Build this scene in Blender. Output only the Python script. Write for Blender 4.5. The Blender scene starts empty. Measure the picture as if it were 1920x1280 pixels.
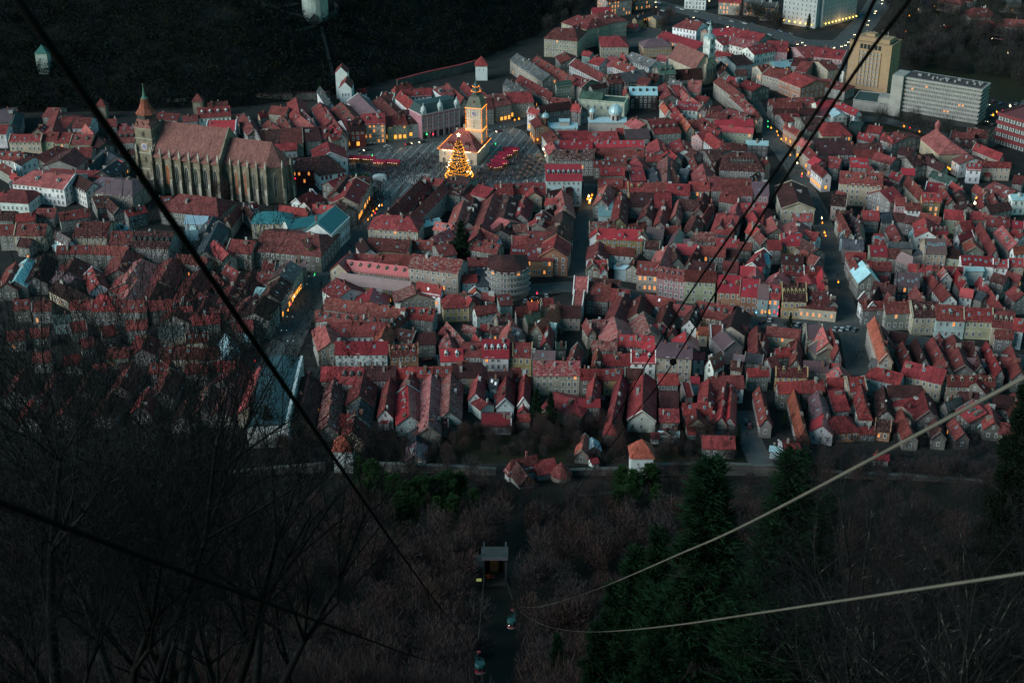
import bpy, math, random
import numpy as np
from mathutils import Vector, Matrix
from mathutils.bvhtree import BVHTree
R = random.Random(7)
S = bpy.context.scene
COL = S.collection
rad = math.radians

# ------------------------------------------------------------------ camera, sky, sun, exposure
CAMH, PITCH, FPX = 294.0, rad(27.0), 2667.0
cd = bpy.data.cameras.new('camera'); cam = bpy.data.objects.new('camera', cd); COL.objects.link(cam)
cam.location = (0, 0, CAMH); cam.rotation_euler = (rad(90) - PITCH, 0, 0)
cd.sensor_width = 36; cd.lens = FPX / 1920 * 36; cd.clip_start = 0.5; cd.clip_end = 6000
cd.dof.use_dof = True; cd.dof.focus_distance = 800; cd.dof.aperture_fstop = 2.8
S.camera = cam
W = bpy.data.worlds.new('World'); S.world = W; W.use_nodes = True
wn = W.node_tree.nodes; wl = W.node_tree.links
sky = wn.new('ShaderNodeTexSky'); sky.sky_type = 'NISHITA'; sky.sun_disc = False
SUN_EL, SUN_AZ = rad(10), rad(-119)          # low winter sun already veiled, off to the left of the view
sky.sun_elevation = SUN_EL; sky.sun_rotation = SUN_AZ; sky.air_density = 1.4; sky.ozone_density = 2.5; sky.dust_density = 0.6
bg = wn['Background']; bg.inputs['Strength'].default_value = 0.095
tint = wn.new('ShaderNodeMix'); tint.data_type = 'RGBA'; tint.blend_type = 'MULTIPLY'
tint.inputs[0].default_value = 1.0; tint.inputs[7].default_value = (0.50, 1.0, 0.94, 1)   # cold teal dusk
wl.new(sky.outputs[0], tint.inputs[6]); wl.new(tint.outputs[2], bg.inputs['Color'])
sd = bpy.data.lights.new('sun', 'SUN'); sun = bpy.data.objects.new('sun', sd); COL.objects.link(sun)
sd.energy = 1.8; sd.angle = rad(38); sd.color = (0.97, 0.97, 0.97)
sun.rotation_euler = Vector((-0.80, -0.44, 0.40)).to_track_quat('Z', 'Y').to_euler()
S.view_settings.view_transform = 'Standard'; S.view_settings.look = 'None'
S.view_settings.exposure = 0.92; S.view_settings.gamma = 1.0
S.cycles.max_bounces = 4; S.cycles.diffuse_bounces = 1; S.cycles.glossy_bounces = 2; S.cycles.transparent_max_bounces = 4
S.cycles.use_denoising = True; S.cycles.sample_clamp_indirect = 3.0

# ------------------------------------------------------------------ photo pixel -> place
CP, SP = math.cos(PITCH), math.sin(PITCH)
def ray(u, v):
    a, b = (u - 960) / FPX, (640 - v) / FPX
    return Vector((a, CP + b * SP, -SP + b * CP))
def P(u, v, h=0.0):
    d = ray(u, v); t = (h - CAMH) / d.z
    return Vector((d.x * t, d.y * t, h))
def PD(u, v, depth):
    return Vector((0, 0, CAMH)) + ray(u, v) * depth
def proj(p):
    dx, dy, dz = p[0], p[1], p[2] - CAMH
    zc = dy * CP - dz * SP; yc = dy * SP + dz * CP
    return 960 + FPX * dx / zc, 640 - FPX * yc / zc, zc

# ------------------------------------------------------------------ terrain
PROF = [(-400, 330), (-60, 300), (0, 286), (14, 279), (30, 266), (60, 239), (100, 201), (150, 153), (200, 109), (250, 73), (300, 45), (355, 30), (400, 18), (440, 7), (466, 0.6), (480, 0), (5000, 0)]
PX, PZ = [p[0] for p in PROF], [p[1] for p in PROF]
HB = [P(*q) for q in [(-700, 226), (-200, 218), (120, 214), (420, 208), (600, 190), (760, 151), (880, 124), (960, 96), (1020, 68), (1070, 36), (1110, 6), (1160, -60), (1230, -170)]]
HBX = np.array([(p.x, p.y) for p in HB])
def hill_h(x, y):
    best, side = 1e9, -1
    for i in range(len(HBX) - 1):
        ax, ay = HBX[i]; bx, by = HBX[i + 1]
        dx, dy = bx - ax, by - ay; L2 = dx * dx + dy * dy
        t = max(0, min(1, ((x - ax) * dx + (y - ay) * dy) / L2))
        ex, ey = x - ax - t * dx, y - ay - t * dy
        d = math.hypot(ex, ey)
        if d < best: best = d; side = dx * (y - ay) - dy * (x - ax)
    if side <= 0: return 0.0
    return 0.50 * best * (best / (best + 18)) + 3.0 * math.sin(x * .03 + 1) * math.sin(y * .027) * min(1, best / 60)
def gz(x, y):
    z = float(np.interp(y, PX, PZ))
    if 60 < y < 430: z += 1.6 * math.sin(x * .05 + y * .013) * math.sin(y * .031 + x * .02)
    if y > 600: z += hill_h(x, y)
    return z
def PT(u, v):
    d = ray(u, v); t = 200.0
    while t < 2600:
        p = Vector((0, 0, CAMH)) + d * t
        if p.z < gz(p.x, p.y): return p
        t += 2.0
    return p

# ------------------------------------------------------------------ materials
def mat(name):
    m = bpy.data.materials.new(name); m.use_nodes = True
    return m, m.node_tree.nodes, m.node_tree.links, m.node_tree.nodes['Principled BSDF']
def mixn(N, Lk, a, b, fac, mode='MIX'):
    n = N.new('ShaderNodeMix'); n.data_type = 'RGBA'; n.blend_type = mode
    for sock, v in ((0, fac), (6, a), (7, b)):
        if hasattr(v, 'is_linked'): Lk.new(v, n.inputs[sock])
        elif isinstance(v, (int, float)): n.inputs[sock].default_value = v
        else: n.inputs[sock].default_value = (*v[:3], 1)
    return n.outputs[2]
def ramp(N, Lk, src, stops):
    r = N.new('ShaderNodeValToRGB'); Lk.new(src, r.inputs[0])
    e = r.color_ramp.elements
    e[0].position, e[0].color = stops[0][0], (*[stops[0][1]] * 3, 1)
    e[1].position, e[1].color = stops[-1][0], (*[stops[-1][1]] * 3, 1)
    for p, c in stops[1:-1]:
        k = e.new(p); k.color = (c, c, c, 1)
    return r.outputs[0]
def noise(N, Lk, scale, vec=None, detail=3, scl3=None, rough=.6):
    n = N.new('ShaderNodeTexNoise'); n.inputs['Scale'].default_value = scale; n.inputs['Detail'].default_value = detail
    n.inputs['Roughness'].default_value = rough
    if vec is not None:
        if scl3:
            mp = N.new('ShaderNodeMapping'); mp.inputs['Scale'].default_value = scl3
            Lk.new(vec, mp.inputs[0]); vec = mp.outputs[0]
        Lk.new(vec, n.inputs['Vector'])
    return n.outputs['Fac']
def surf(name, rough=.85, worn=0.0, streak=True, metal=0.0, lo=.62, hi=1.3, spec=.25, col=None, patch=(.62, .5, .46)):
    """Material taking its colour from the object colour (or col), broken up with stains, streaks and worn patches."""
    m, N, Lk, B = mat(name)
    tc = N.new('ShaderNodeTexCoord'); geo = N.new('ShaderNodeNewGeometry')
    if col is None:
        oi = N.new('ShaderNodeObjectInfo'); base = oi.outputs['Color']
    else:
        c = N.new('ShaderNodeRGB'); c.outputs[0].default_value = (*col, 1); base = c.outputs[0]
    f = ramp(N, Lk, noise(N, Lk, .22, geo.outputs['Position'], 4), [(.3, lo), (.7, hi)])
    c1 = mixn(N, Lk, base, f, 1.0, 'MULTIPLY')
    if streak:
        f2 = ramp(N, Lk, noise(N, Lk, 1.0, tc.outputs['Object'], 4, (1.5, .22, .22), .7), [(.32, .55), (.5, 1.0), (.72, 1.35)])
        c1 = mixn(N, Lk, c1, f2, 1.0, 'MULTIPLY')
        f3 = ramp(N, Lk, noise(N, Lk, .9, geo.outputs['Position'], 3, None, .7), [(.35, .72), (.65, 1.2)])
        c1 = mixn(N, Lk, c1, f3, .8, 'MULTIPLY')
        f5 = ramp(N, Lk, noise(N, Lk, 2.6, tc.outputs['Object'], 2, (1, .6, .6), .6), [(.3, .62), (.7, 1.34)])
        c1 = mixn(N, Lk, c1, f5, 1.0, 'MULTIPLY')
    if worn > 0:
        f4 = ramp(N, Lk, noise(N, Lk, .8, tc.outputs['Object'], 5, (1.1, .9, .9), .85), [(.58 - worn * .10, 0), (.66 - worn * .10, .7)])
        c1 = mixn(N, Lk, c1, patch, f4)
    Lk.new(c1, B.inputs['Base Color']); B.inputs['Roughness'].default_value = rough
    B.inputs['Metallic'].default_value = metal; B.inputs['Specular IOR Level'].default_value = spec
    return m
def plain(name, col, rough=.7, metal=0.0, spec=.4):
    m, N, Lk, B = mat(name)
    geo = N.new('ShaderNodeNewGeometry')
    f = ramp(N, Lk, noise(N, Lk, 1.3, geo.outputs['Position'], 3), [(.3, .8), (.7, 1.15)])
    Lk.new(mixn(N, Lk, col, f, 1.0, 'MULTIPLY'), B.inputs['Base Color'])
    B.inputs['Roughness'].default_value = rough; B.inputs['Metallic'].default_value = metal; B.inputs['Specular IOR Level'].default_value = spec
    return m
def glow(name, col, st):
    m, N, Lk, B = mat(name)
    B.inputs['Base Color'].default_value = (*[q * .15 for q in col], 1); B.inputs['Emission Color'].default_value = (*col, 1); B.inputs['Emission Strength'].default_value = st
    return m
M_TILE = surf('roof_tiles'); M_WORN = surf('worn_roof_tiles', worn=.35, patch=(.30, .17, .14)); M_BADLY = surf('flaking_roof', worn=.75, patch=(.33, .27, .24))
M_SHEET = surf('sheet_metal_roof', rough=.42, streak=False, lo=.8, hi=1.15, spec=.5)
M_WALL = surf('plaster', rough=.9, streak=False, lo=.7, hi=1.15); M_STONE = surf('old_stone', rough=.95, lo=.6, hi=1.3)
M_FRAME = plain('window_frame_paint', (.55, .56, .55)); M_GLASS = plain('window_glass', (.025, .035, .04), .12, 0, .6)
M_BRICK = surf('chimney_masonry', rough=.9, streak=False)
M_SKY = plain('skylight_glass', (.07, .16, .2), .08, 0, .9)
M_LITW = glow('lit_window_warm', (1, .32, .04), .6); M_LITY = glow('lit_window_yellow', (1, .38, .06), .85)
M_ORANGE = glow('orange_bulbs', (1, .25, .015), 2.0); M_YEL = glow('yellow_bulbs', (1, .34, .02), 1.7); M_WHT = glow('white_bulbs', (1, .74, .42), 4.0)
M_RED = glow('red_lamp', (1, .02, .06), 2.0); M_GRN = glow('green_lamp', (.03, .9, .2), 1.6); M_BLU = glow('blue_lamp', (.1, .6, 1), 1.6); M_COOL = glow('white_lamp', (.85, 1, .9), 3.0)
M_STEEL = plain('dark_steel', (.03, .035, .035), .5, .6); M_CARG = plain('car_glass', (.02, .025, .03), .1, 0, .6); M_PAINT = surf('car_paint', rough=.3, streak=False, lo=.9, hi=1.1, spec=.5)
M_CLOTH = surf('clothing', streak=False, lo=.8, hi=1.2); M_SKIN = plain('skin', (.5, .32, .25))
M_COPPER = surf('painted_metal', rough=.5, streak=False, spec=.5)

# ------------------------------------------------------------------ mesh helpers
class MB:
    """Collects shapes; build() links them as ONE mesh object."""
    def __init__(s): s.v, s.f, s.m = [], [], []
    def add(s, vs, fs, mi=0):
        o = len(s.v); s.v += [tuple(q) for q in vs]; s.f += [tuple(i + o for i in f) for f in fs]; s.m += [mi] * len(fs)
    def box(s, x0, x1, y0, y1, z0, z1, mi=0):
        s.add([(x0, y0, z0), (x1, y0, z0), (x1, y1, z0), (x0, y1, z0), (x0, y0, z1), (x1, y0, z1), (x1, y1, z1), (x0, y1, z1)],
              [(0, 3, 2, 1), (4, 5, 6, 7), (0, 1, 5, 4), (1, 2, 6, 5), (2, 3, 7, 6), (3, 0, 4, 7)], mi)
    def ring(s, prof, n=12, c=(0, 0), mi=0, rot=0.0, cap=True, sx=1, sy=1):
        vs = []
        for r, z in prof:
            for k in range(n):
                a = 2 * math.pi * (k + rot) / n; vs.append((c[0] + sx * r * math.cos(a), c[1] + sy * r * math.sin(a), z))
        fs = [(i * n + k, i * n + (k + 1) % n, (i + 1) * n + (k + 1) % n, (i + 1) * n + k) for i in range(len(prof) - 1) for k in range(n)]
        if cap: fs += [tuple(range(n))[::-1], tuple((len(prof) - 1) * n + k for k in range(n))]
        s.add(vs, fs, mi)
    def gable(s, x0, x1, y0, y1, e, h, z0=0.0, mi=0, along='x'):
        if along == 'x':
            ym = (y0 + y1) / 2
            v = [(x0, y0, z0), (x1, y0, z0), (x1, y1, z0), (x0, y1, z0), (x0, y0, e), (x1, y0, e), (x1, y1, e), (x0, y1, e), (x0, ym, h), (x1, ym, h)]
            s.add(v, [(0, 3, 2, 1), (0, 1, 5, 4), (2, 3, 7, 6), (1, 2, 6, 9, 5), (3, 0, 4, 8, 7), (4, 5, 9, 8), (6, 7, 8, 9)], mi)
        else:
            xm = (x0 + x1) / 2
            v = [(x0, y0, z0), (x1, y0, z0), (x1, y1, z0), (x0, y1, z0), (x0, y0, e), (x1, y0, e), (x1, y1, e), (x0, y1, e), (xm, y0, h), (xm, y1, h)]
            s.add(v, [(0, 3, 2, 1), (1, 2, 6, 5), (3, 0, 4, 7), (0, 1, 5, 8, 4), (2, 3, 7, 9, 6), (5, 6, 9, 8), (7, 4, 8, 9)], mi)
    def bar(s, a, b, r0, r1=None, n=4, mi=0):
        a, b = Vector(a), Vector(b); r1 = r0 if r1 is None else r1
        d = (b - a).normalized(); u = d.orthogonal().normalized(); w = d.cross(u)
        vs = [tuple(p + (u * math.cos(2 * math.pi * k / n) + w * math.sin(2 * math.pi * k / n)) * r) for p, r in ((a, r0), (b, r1)) for k in range(n)]
        s.add(vs, [(k, (k + 1) % n, n + (k + 1) % n, n + k) for k in range(n)] + [tuple(range(n))[::-1], tuple(range(n, 2 * n))], mi)
    def octa(s, c, r, mi=0):
        x, y, z = c
        s.add([(x + r, y, z), (x - r, y, z), (x, y + r, z), (x, y - r, z), (x, y, z + r), (x, y, z - r)],
              [(0, 2, 4), (2, 1, 4), (1, 3, 4), (3, 0, 4), (2, 0, 5), (1, 2, 5), (3, 1, 5), (0, 3, 5)], mi)
    def mesh(s, name, mats, smooth=False):
        me = bpy.data.meshes.new(name); me.from_pydata(s.v, [], s.f)
        for q in (mats if isinstance(mats, (list, tuple)) else [mats]): me.materials.append(q)
        me.polygons.foreach_set('material_index', s.m)
        if smooth: me.polygons.foreach_set('use_smooth', [True] * len(s.f))
        me.update(); return me
    def build(s, name, mats, parent=None, col=None, smooth=False, loc=None):
        return put(name, s.mesh(name, mats, smooth), parent, col, loc)
def put(name, me, parent=None, col=None, loc=None, rz=None, scale=None):
    o = bpy.data.objects.new(name, me); COL.objects.link(o)
    if parent is not None: o.parent = parent
    if col is not None: o.color = (*col[:3], 1)
    if loc is not None: o.location = loc
    if rz is not None: o.rotation_euler = (0, 0, rz)
    if scale is not None: o.scale = scale
    return o
def empty(name, loc, rz=0.0):
    o = bpy.data.objects.new(name, None); COL.objects.link(o); o.location = loc; o.rotation_euler = (0, 0, rz); o.empty_display_size = .5
    return o
def tag(o, label, cat, group=None, kind=None):
    if label: o['label'] = label
    if cat: o['category'] = cat
    if group: o['group'] = group
    if kind: o['kind'] = kind
    return o
def copy_tree(o, parent=None):
    c = o.copy(); COL.objects.link(c)
    if parent is not None: c.parent = parent
    for ch in o.children: copy_tree(ch, c)
    return c
def npmesh(name, V, F, mats, mi=None):
    """Fast mesh from numpy arrays of vertices and triangles / quads."""
    me = bpy.data.meshes.new(name); nv, nf, k = len(V), len(F), F.shape[1]
    me.vertices.add(nv); me.vertices.foreach_set('co', V.astype(np.float32).ravel())
    me.loops.add(nf * k); me.loops.foreach_set('vertex_index', F.astype(np.int32).ravel())
    me.polygons.add(nf); me.polygons.foreach_set('loop_start', np.arange(0, nf * k, k, dtype=np.int32))
    for q in mats: me.materials.append(q)
    if mi is not None: me.polygons.foreach_set('material_index', np.asarray(mi, dtype=np.int32))
    me.update(calc_edges=True); return me
ORD = 'first second third fourth fifth sixth seventh eighth ninth tenth eleventh twelfth thirteenth fourteenth fifteenth sixteenth seventeenth eighteenth nineteenth twentieth'.split()
def ordn(i):
    if i < 20: return ORD[i]
    t, u = divmod(i + 1, 10)
    T = {2: 'twenty', 3: 'thirty', 4: 'forty', 5: 'fifty', 6: 'sixty'}
    return (T[t] + '-' + ORD[u - 1]) if u else {3: 'thirtieth', 4: 'fortieth', 5: 'fiftieth', 6: 'sixtieth'}[t]

# ------------------------------------------------------------------ the setting
def ground_mat(name, c1, c2, sc=.12, rough=.95, fine=1.5):
    m, N, Lk, B = mat(name); geo = N.new('ShaderNodeNewGeometry')
    f = ramp(N, Lk, noise(N, Lk, sc, geo.outputs['Position'], 5, None, .7), [(.35, 0), (.65, 1)])
    c = mixn(N, Lk, c1, c2, f)
    f2 = ramp(N, Lk, noise(N, Lk, fine, geo.outputs['Position'], 4, None, .8), [(.3, .6), (.7, 1.3)])
    Lk.new(mixn(N, Lk, c, f2, 1.0, 'MULTIPLY'), B.inputs['Base Color'])
    B.inputs['Roughness'].default_value = rough; B.inputs['Specular IOR Level'].default_value = .2
    return m
M_GROUND = ground_mat('yard_ground', (.016, .019, .019), (.032, .033, .031))
M_FLOOR = ground_mat('leaf_litter', (.022, .017, .014), (.013, .015, .010), .08)
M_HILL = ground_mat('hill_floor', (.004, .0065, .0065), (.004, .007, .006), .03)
M_STREET = ground_mat('asphalt', (.062, .076, .077), (.085, .10, .10), .2)
M_LAWN = ground_mat('lawn', (.010, .017, .007), (.024, .023, .012), .15)
M_PAVE = ground_mat('pavement', (.07, .075, .072), (.10, .10, .095), .2)
M_GRAVEL = ground_mat('gravel_path', (.05, .048, .043), (.075, .07, .062), .2)

def grid(name, xs, ys, zf, m):
    X, Y = np.meshgrid(xs, ys); V = np.stack([X.ravel(), Y.ravel(), np.array([zf(a, b) for a, b in zip(X.ravel(), Y.ravel())])], 1)
    nx = len(xs); i = np.arange(len(ys) - 1)[:, None] * nx + np.arange(nx - 1)[None]
    F = np.stack([i, i + 1, i + nx + 1, i + nx], -1).reshape(-1, 4)
    o = put(name, npmesh(name, V, F, [m])); o['kind'] = 'structure'; return o
grid('mountain_slope', np.arange(-420, 421, 10.0), np.arange(-300, 471, 7.0), gz, M_FLOOR)
def tg(x, y): return -0.02
grid('town_ground', np.linspace(-1800, 1800, 13), np.linspace(466, 5000, 13), tg, M_GROUND)
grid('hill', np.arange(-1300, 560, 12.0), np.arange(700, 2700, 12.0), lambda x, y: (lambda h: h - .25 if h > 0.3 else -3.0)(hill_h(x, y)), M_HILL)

def ribbon(name, pts, width, m, z=0.03, follow=False):
    """A street or path: a strip of paving along world points, with raised kerb pavements when it is a street."""
    p = [Vector((q[0], q[1], 0)) for q in pts]; b = MB()
    L = []
    for i, q in enumerate(p):
        d = (p[min(i + 1, len(p) - 1)] - p[max(i - 1, 0)]).normalized(); n = Vector((-d.y, d.x, 0))
        L.append((q, n))
    def strip(o0, o1, zz, mi):
        vs = []
        for q, n in L:
            for o in (o0, o1):
                a = q + n * o; vs.append((a.x, a.y, (gz(a.x, a.y) if follow else 0) + zz))
        b.add(vs, [(2 * i, 2 * i + 1, 2 * i + 3, 2 * i + 2) for i in range(len(L) - 1)], mi)
    strip(-width / 2, width / 2, z, 0)
    if not follow:
        for s in (-1, 1):
            strip(s * width / 2, s * (width / 2 + 2.2), z + .13, 1); 
            vs = []
            for q, n in L:
                a = q + n * s * width / 2; vs += [(a.x, a.y, z), (a.x, a.y, z + .13)]
            b.add(vs, [(2 * i, 2 * i + 1, 2 * i + 3, 2 * i + 2) for i in range(len(L) - 1)], 1)
    o = b.build(name, [m, M_PAVE]); o['kind'] = 'structure'; return o
def pxs(pts, h=0.0): return [P(u, v, h) for u, v in pts]
STREETS = {
    'pedestrian_street': ([(1400, 165), (1422, 215), (1450, 262), (1487, 312), (1510, 355), (1532, 395), (1546, 432), (1562, 500), (1580, 565), (1600, 640), (1612, 705)], 7),
    'church_street': ([(1112, 345), (1104, 385), (1093, 425), (1087, 470), (1082, 522)], 5.5),
    'wide_street': ([(735, 345), (702, 410), (668, 452), (625, 492), (592, 545), (556, 605), (530, 660), (500, 705)], 11),
    'castle_street': ([(985, 545), (1060, 538), (1160, 548), (1290, 580), (1420, 604), (1560, 612), (1640, 625), (1760, 648), (1930, 680)], 8),
    'wall_lane': ([(1392, 770), (1404, 820), (1424, 862), (1446, 905)], 5.5),
    'boulevard': ([(1150, -15), (1230, 8), (1320, 30), (1430, 58), (1500, 80), (1585, 84)], 16),
    'avenue': ([(1560, 96), (1590, 76), (1618, 48), (1640, 20), (1662, -20)], 16),
    'hotel_drive': ([(1560, 225), (1650, 224), (1760, 252), (1850, 272), (1905, 232), (1935, 190)], 8),
    'square_street': ([(560, 306), (640, 292), (720, 276), (800, 262), (880, 250), (965, 232), (1000, 222)], 9),
}
for i, (nm, (pp, w)) in enumerate(STREETS.items()): ribbon(nm, pxs(pp), w, M_STREET, .04 + i * .014)
SSEG = [(a, b, w) for nm, (pp, w) in STREETS.items() if nm not in ('boulevard', 'avenue', 'hotel_drive') for a, b in zip(pxs(pp)[:-1], pxs(pp)[1:])]
def clear_of_streets(mid, rot, L, w):
    """Moves a house sideways until its plan no longer stands on a street."""
    c, s = math.cos(rot), math.sin(rot); tot = 0
    for _ in range(3):
        best, mv = .05, None
        pts = [(mid.x + c * x - s * y, mid.y + s * x + c * y) for x in (-L / 2, 0, L / 2) for y in (-w, 0, w)]
        for a, b, sw in SSEG:
            d = b - a; l2 = d.x * d.x + d.y * d.y; ln = math.sqrt(l2); nx, ny = -d.y / ln, d.x / ln
            tm = ((mid.x - a.x) * d.x + (mid.y - a.y) * d.y) / l2
            if tm < -1.5 or tm > 2.5: continue
            side = 1 if (mid.x - a.x) * nx + (mid.y - a.y) * ny > 0 else -1
            for x, y in pts:
                tt = ((x - a.x) * d.x + (y - a.y) * d.y) / l2
                if not 0 <= tt <= 1: continue
                need = sw / 2 + 1.3 - side * ((x - a.x) * nx + (y - a.y) * ny)
                if need > best: best, mv = need, (side * nx, side * ny)
        if mv is None or best > 14: break
        q = min(best, 6); mid = mid + Vector((mv[0] * q, mv[1] * q, 0)); tot += q
        if tot > 8: break
    return mid
# the market square with its pale diagonal paving bands
SQ = [(636, 298), (720, 281), (800, 267), (880, 255), (962, 239), (982, 246), (1004, 268), (1022, 300), (1028, 345), (940, 362), (860, 366), (780, 368), (738, 372), (690, 425), (668, 412), (712, 352), (640, 338)]
SQW = [P(u, v) for u, v in SQ]
m, N, Lk, B = mat('square_paving'); geo = N.new('ShaderNodeNewGeometry')
a_, b_ = P(775, 312), P(803, 283); dd = (b_ - a_).normalized(); nn = Vector((-dd.y, dd.x, 0))
dot = N.new('ShaderNodeVectorMath'); dot.operation = 'DOT_PRODUCT'; dot.inputs[1].default_value = nn; Lk.new(geo.outputs['Position'], dot.inputs[0])
mo = N.new('ShaderNodeMath'); mo.operation = 'PINGPONG'; mo.inputs[1].default_value = 2.6; Lk.new(dot.outputs['Value'], mo.inputs[0])
lt = N.new('ShaderNodeMath'); lt.operation = 'LESS_THAN'; lt.inputs[1].default_value = .36; Lk.new(mo.outputs[0], lt.inputs[0])
f = ramp(N, Lk, noise(N, Lk, .3, geo.outputs['Position'], 4), [(.3, .75), (.7, 1.2)])
c = mixn(N, Lk, mixn(N, Lk, (.095, .112, .112), (.26, .28, .27), lt.outputs[0]), f, 1.0, 'MULTIPLY')
Lk.new(c, B.inputs['Base Color']); B.inputs['Roughness'].default_value = .7
mb = MB(); mb.add([(p.x, p.y, .18) for p in SQW], [tuple(range(len(SQW)))[::-1]])
mb.build('square_paving', m)['kind'] = 'structure'
# gardens, lawns
def patch(name, px, m, z=.05, follow=False, kind='structure'):
    b = MB(); w = pxs(px); b.add([(p.x, p.y, z) for p in w], [tuple(range(len(w)))]); o = b.build(name, m); o['kind'] = kind; return o
patch('garden', [(640, 868), (640, 800), (760, 812), (890, 800), (1100, 790), (1260, 800), (1390, 800), (1400, 868)], M_LAWN, .02)
patch('park_lawn', [(1690, 232), (1560, 250), (1540, 285), (1700, 300), (1850, 290), (1860, 262)], M_LAWN, .02)
patch('park_lawn', [(1690, 120), (1640, 60), (1700, -30), (2000, -30), (2000, 200), (1880, 190)], M_LAWN, .02)
patch('schoolyard', [(1150, 60), (1235, 48), (1262, 80), (1180, 90)], M_PAVE, .03)
# paths on the hill and below the town wall
def tpath(name, px, w, m): ribbon(name, [PT(u, v) for u, v in px], w, m, .35, True)
tpath('hill_path', [(480, 9), (512, 18), (545, 29), (578, 33), (612, 33), (632, 22), (630, 8)], 3, M_GRAVEL)
tpath('hill_path', [(478, 2), (520, 14), (560, 8)], 3, M_GRAVEL)
tpath('hill_path', [(556, 60), (592, 52), (618, 42), (632, 26)], 2.6, M_GRAVEL)
tpath('hill_stair', [(602, 52), (610, 85), (618, 115), (627, 155)], 2.6, M_GRAVEL)
tpath('wall_walk', [(1060, 935), (1160, 925), (1260, 930)], 3, M_GRAVEL)

# ------------------------------------------------------------------ houses
RC = dict(r=(.165, .039, .037), d=(.056, .021, .021), b=(.36, .034, .043), k=(.25, .040, .042), m=(.15, .092, .10), p=(.36, .10, .095), g=(.085, .095, .10),
          t=(.035, .15, .18), w=(.36, .58, .62), n=(.055, .10, .085), o=(.36, .09, .06), z=(.045, .06, .07))
RN = dict(r='rust brown', d='dark brown', b='bright red', k='brick red', m='mauve grey', p='pinkish red', g='slate grey', t='teal metal', w='pale blue metal', n='mossy green', o='orange red', z='dark slate')
WC = dict(w=(.78, .82, .80), c=(.40, .355, .28), y=(.42, .32, .17), g=(.21, .21, .195), p=(.42, .26, .27), v=(.31, .34, .24), b=(.36, .48, .50), s=(.16, .145, .12), o=(.38, .21, .14), d=(.10, .09, .085), u=(.22, .06, .055))
WN = dict(w='white', c='cream', y='ochre', g='grey', p='pink', v='pale green', b='pale blue', s='stone', o='terracotta', d='dark', u='dark red')
HOUSES = []; WINS = []; FOOT = []
def roof_mesh(L, w, e, h, hip1, hip2, ov=.45, th=.22, sag=.12):
    sl = (h - e) / w; n = max(1, int(L / 5)); he = min(w * .85, 6)
    ex0 = -L / 2 - (he if hip1 else 0) - ov; ex1 = L / 2 + (he if hip2 else 0) + ov
    rx0 = -L / 2 - (0 if hip1 else ov); rx1 = L / 2 + (0 if hip2 else ov)
    ze = e - ov * sl; top = []
    for j in range(n + 1):
        t = j / n; ex, rx = ex0 + (ex1 - ex0) * t, rx0 + (rx1 - rx0) * t; mx = (ex + rx) / 2
        jr = R.uniform(-sag, sag) if 0 < j < n else 0
        zm = (ze + h) / 2 - R.uniform(0, sag)
        top += [(ex, -w - ov, ze + R.uniform(-.05, .05)), (mx, -(w + ov) / 2, zm), (rx, 0, h + jr), (mx, (w + ov) / 2, zm), (ex, w + ov, ze + R.uniform(-.05, .05))]
    b = MB(); nt = len(top); vs = top + [(x, y, z - th) for x, y, z in top]; fs = []
    for j in range(n):
        for i in range(4):
            a = j * 5 + i; fs.append((a, a + 5, a + 6, a + 1)); fs.append((nt + a, nt + a + 1, nt + a + 6, nt + a + 5))
        a = j * 5; fs.append((a, nt + a, nt + a + 5, a + 5)); a += 4; fs.append((a, a + 5, nt + a + 5, nt + a))
    for j, hp in ((0, hip1), (n, hip2)):
        r = [j * 5 + i for i in range(5)]
        fs += [(r[i], r[i + 1], nt + r[i + 1], nt + r[i]) if j == 0 else (r[i + 1], r[i], nt + r[i], nt + r[i + 1]) for i in range(4)]
        if hp:
            fs += [tuple(r), tuple(nt + q for q in r[::-1])] if j == 0 else [tuple(r[::-1]), tuple(nt + q for q in r)]
    b.add(vs, fs); return b
def wall_mesh(L, w, e, h, hip1, hip2):
    he = min(w * .85, 6); x0, x1 = -L / 2 - (he if hip1 else 0), L / 2 + (he if hip2 else 0); hh = h - .16
    v = [(x0, -w, -.4), (x1, -w, -.4), (x1, w, -.4), (x0, w, -.4), (x0, -w, e - .1), (x1, -w, e - .1), (x1, w, e - .1), (x0, w, e - .1)]
    f = [(0, 1, 5, 4), (2, 3, 7, 6)]
    if hip1: f.append((3, 0, 4, 7))
    else: v.append((x0, 0, hh)); f.append((3, 0, 4, len(v) - 1, 7))
    if hip2: f.append((1, 2, 6, 5))
    else: v.append((x1, 0, hh)); f.append((1, 2, 6, len(v) - 1, 5))
    b = MB(); b.add(v, f); return b, x0, x1
# shared small parts
def win_mesh(name, gm, fm):
    b = MB(); b.box(-.62, .62, -.12, .03, -.14, 0, 0); b.box(-.55, -.38, -.05, .02, 0, 1.5, 0); b.box(.38, .55, -.05, .02, 0, 1.5, 0); b.box(-.6, .6, -.09, .03, 1.5, 1.72, 0)
    b.box(-.04, .04, -.035, .02, 0, 1.5, 0); b.box(-.4, .4, -.03, .02, .95, 1.02, 0); b.add([(-.4, -.015, 0), (.4, -.015, 0), (.4, -.015, 1.5), (-.4, -.015, 1.5)], [(0, 1, 2, 3)], 1)
    return b.mesh(name, [fm, gm])
ME_WIN = win_mesh('window', M_GLASS, M_FRAME); ME_WLIT = win_mesh('window_lit', M_LITW, M_FRAME)
ME_WRED = win_mesh('window_red', M_GLASS, plain('red_window_paint', (.35, .03, .05)))
b = MB(); b.box(-.8, .8, -.06, .02, 0, 2.2, 0); b.add([(-.7, -.075, .15), (.7, -.075, .15), (.7, -.075, 2.05), (-.7, -.075, 2.05)], [(0, 1, 2, 3)], 1); ME_SHOP = b.mesh('shop_window', [M_STEEL, M_LITY])
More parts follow.
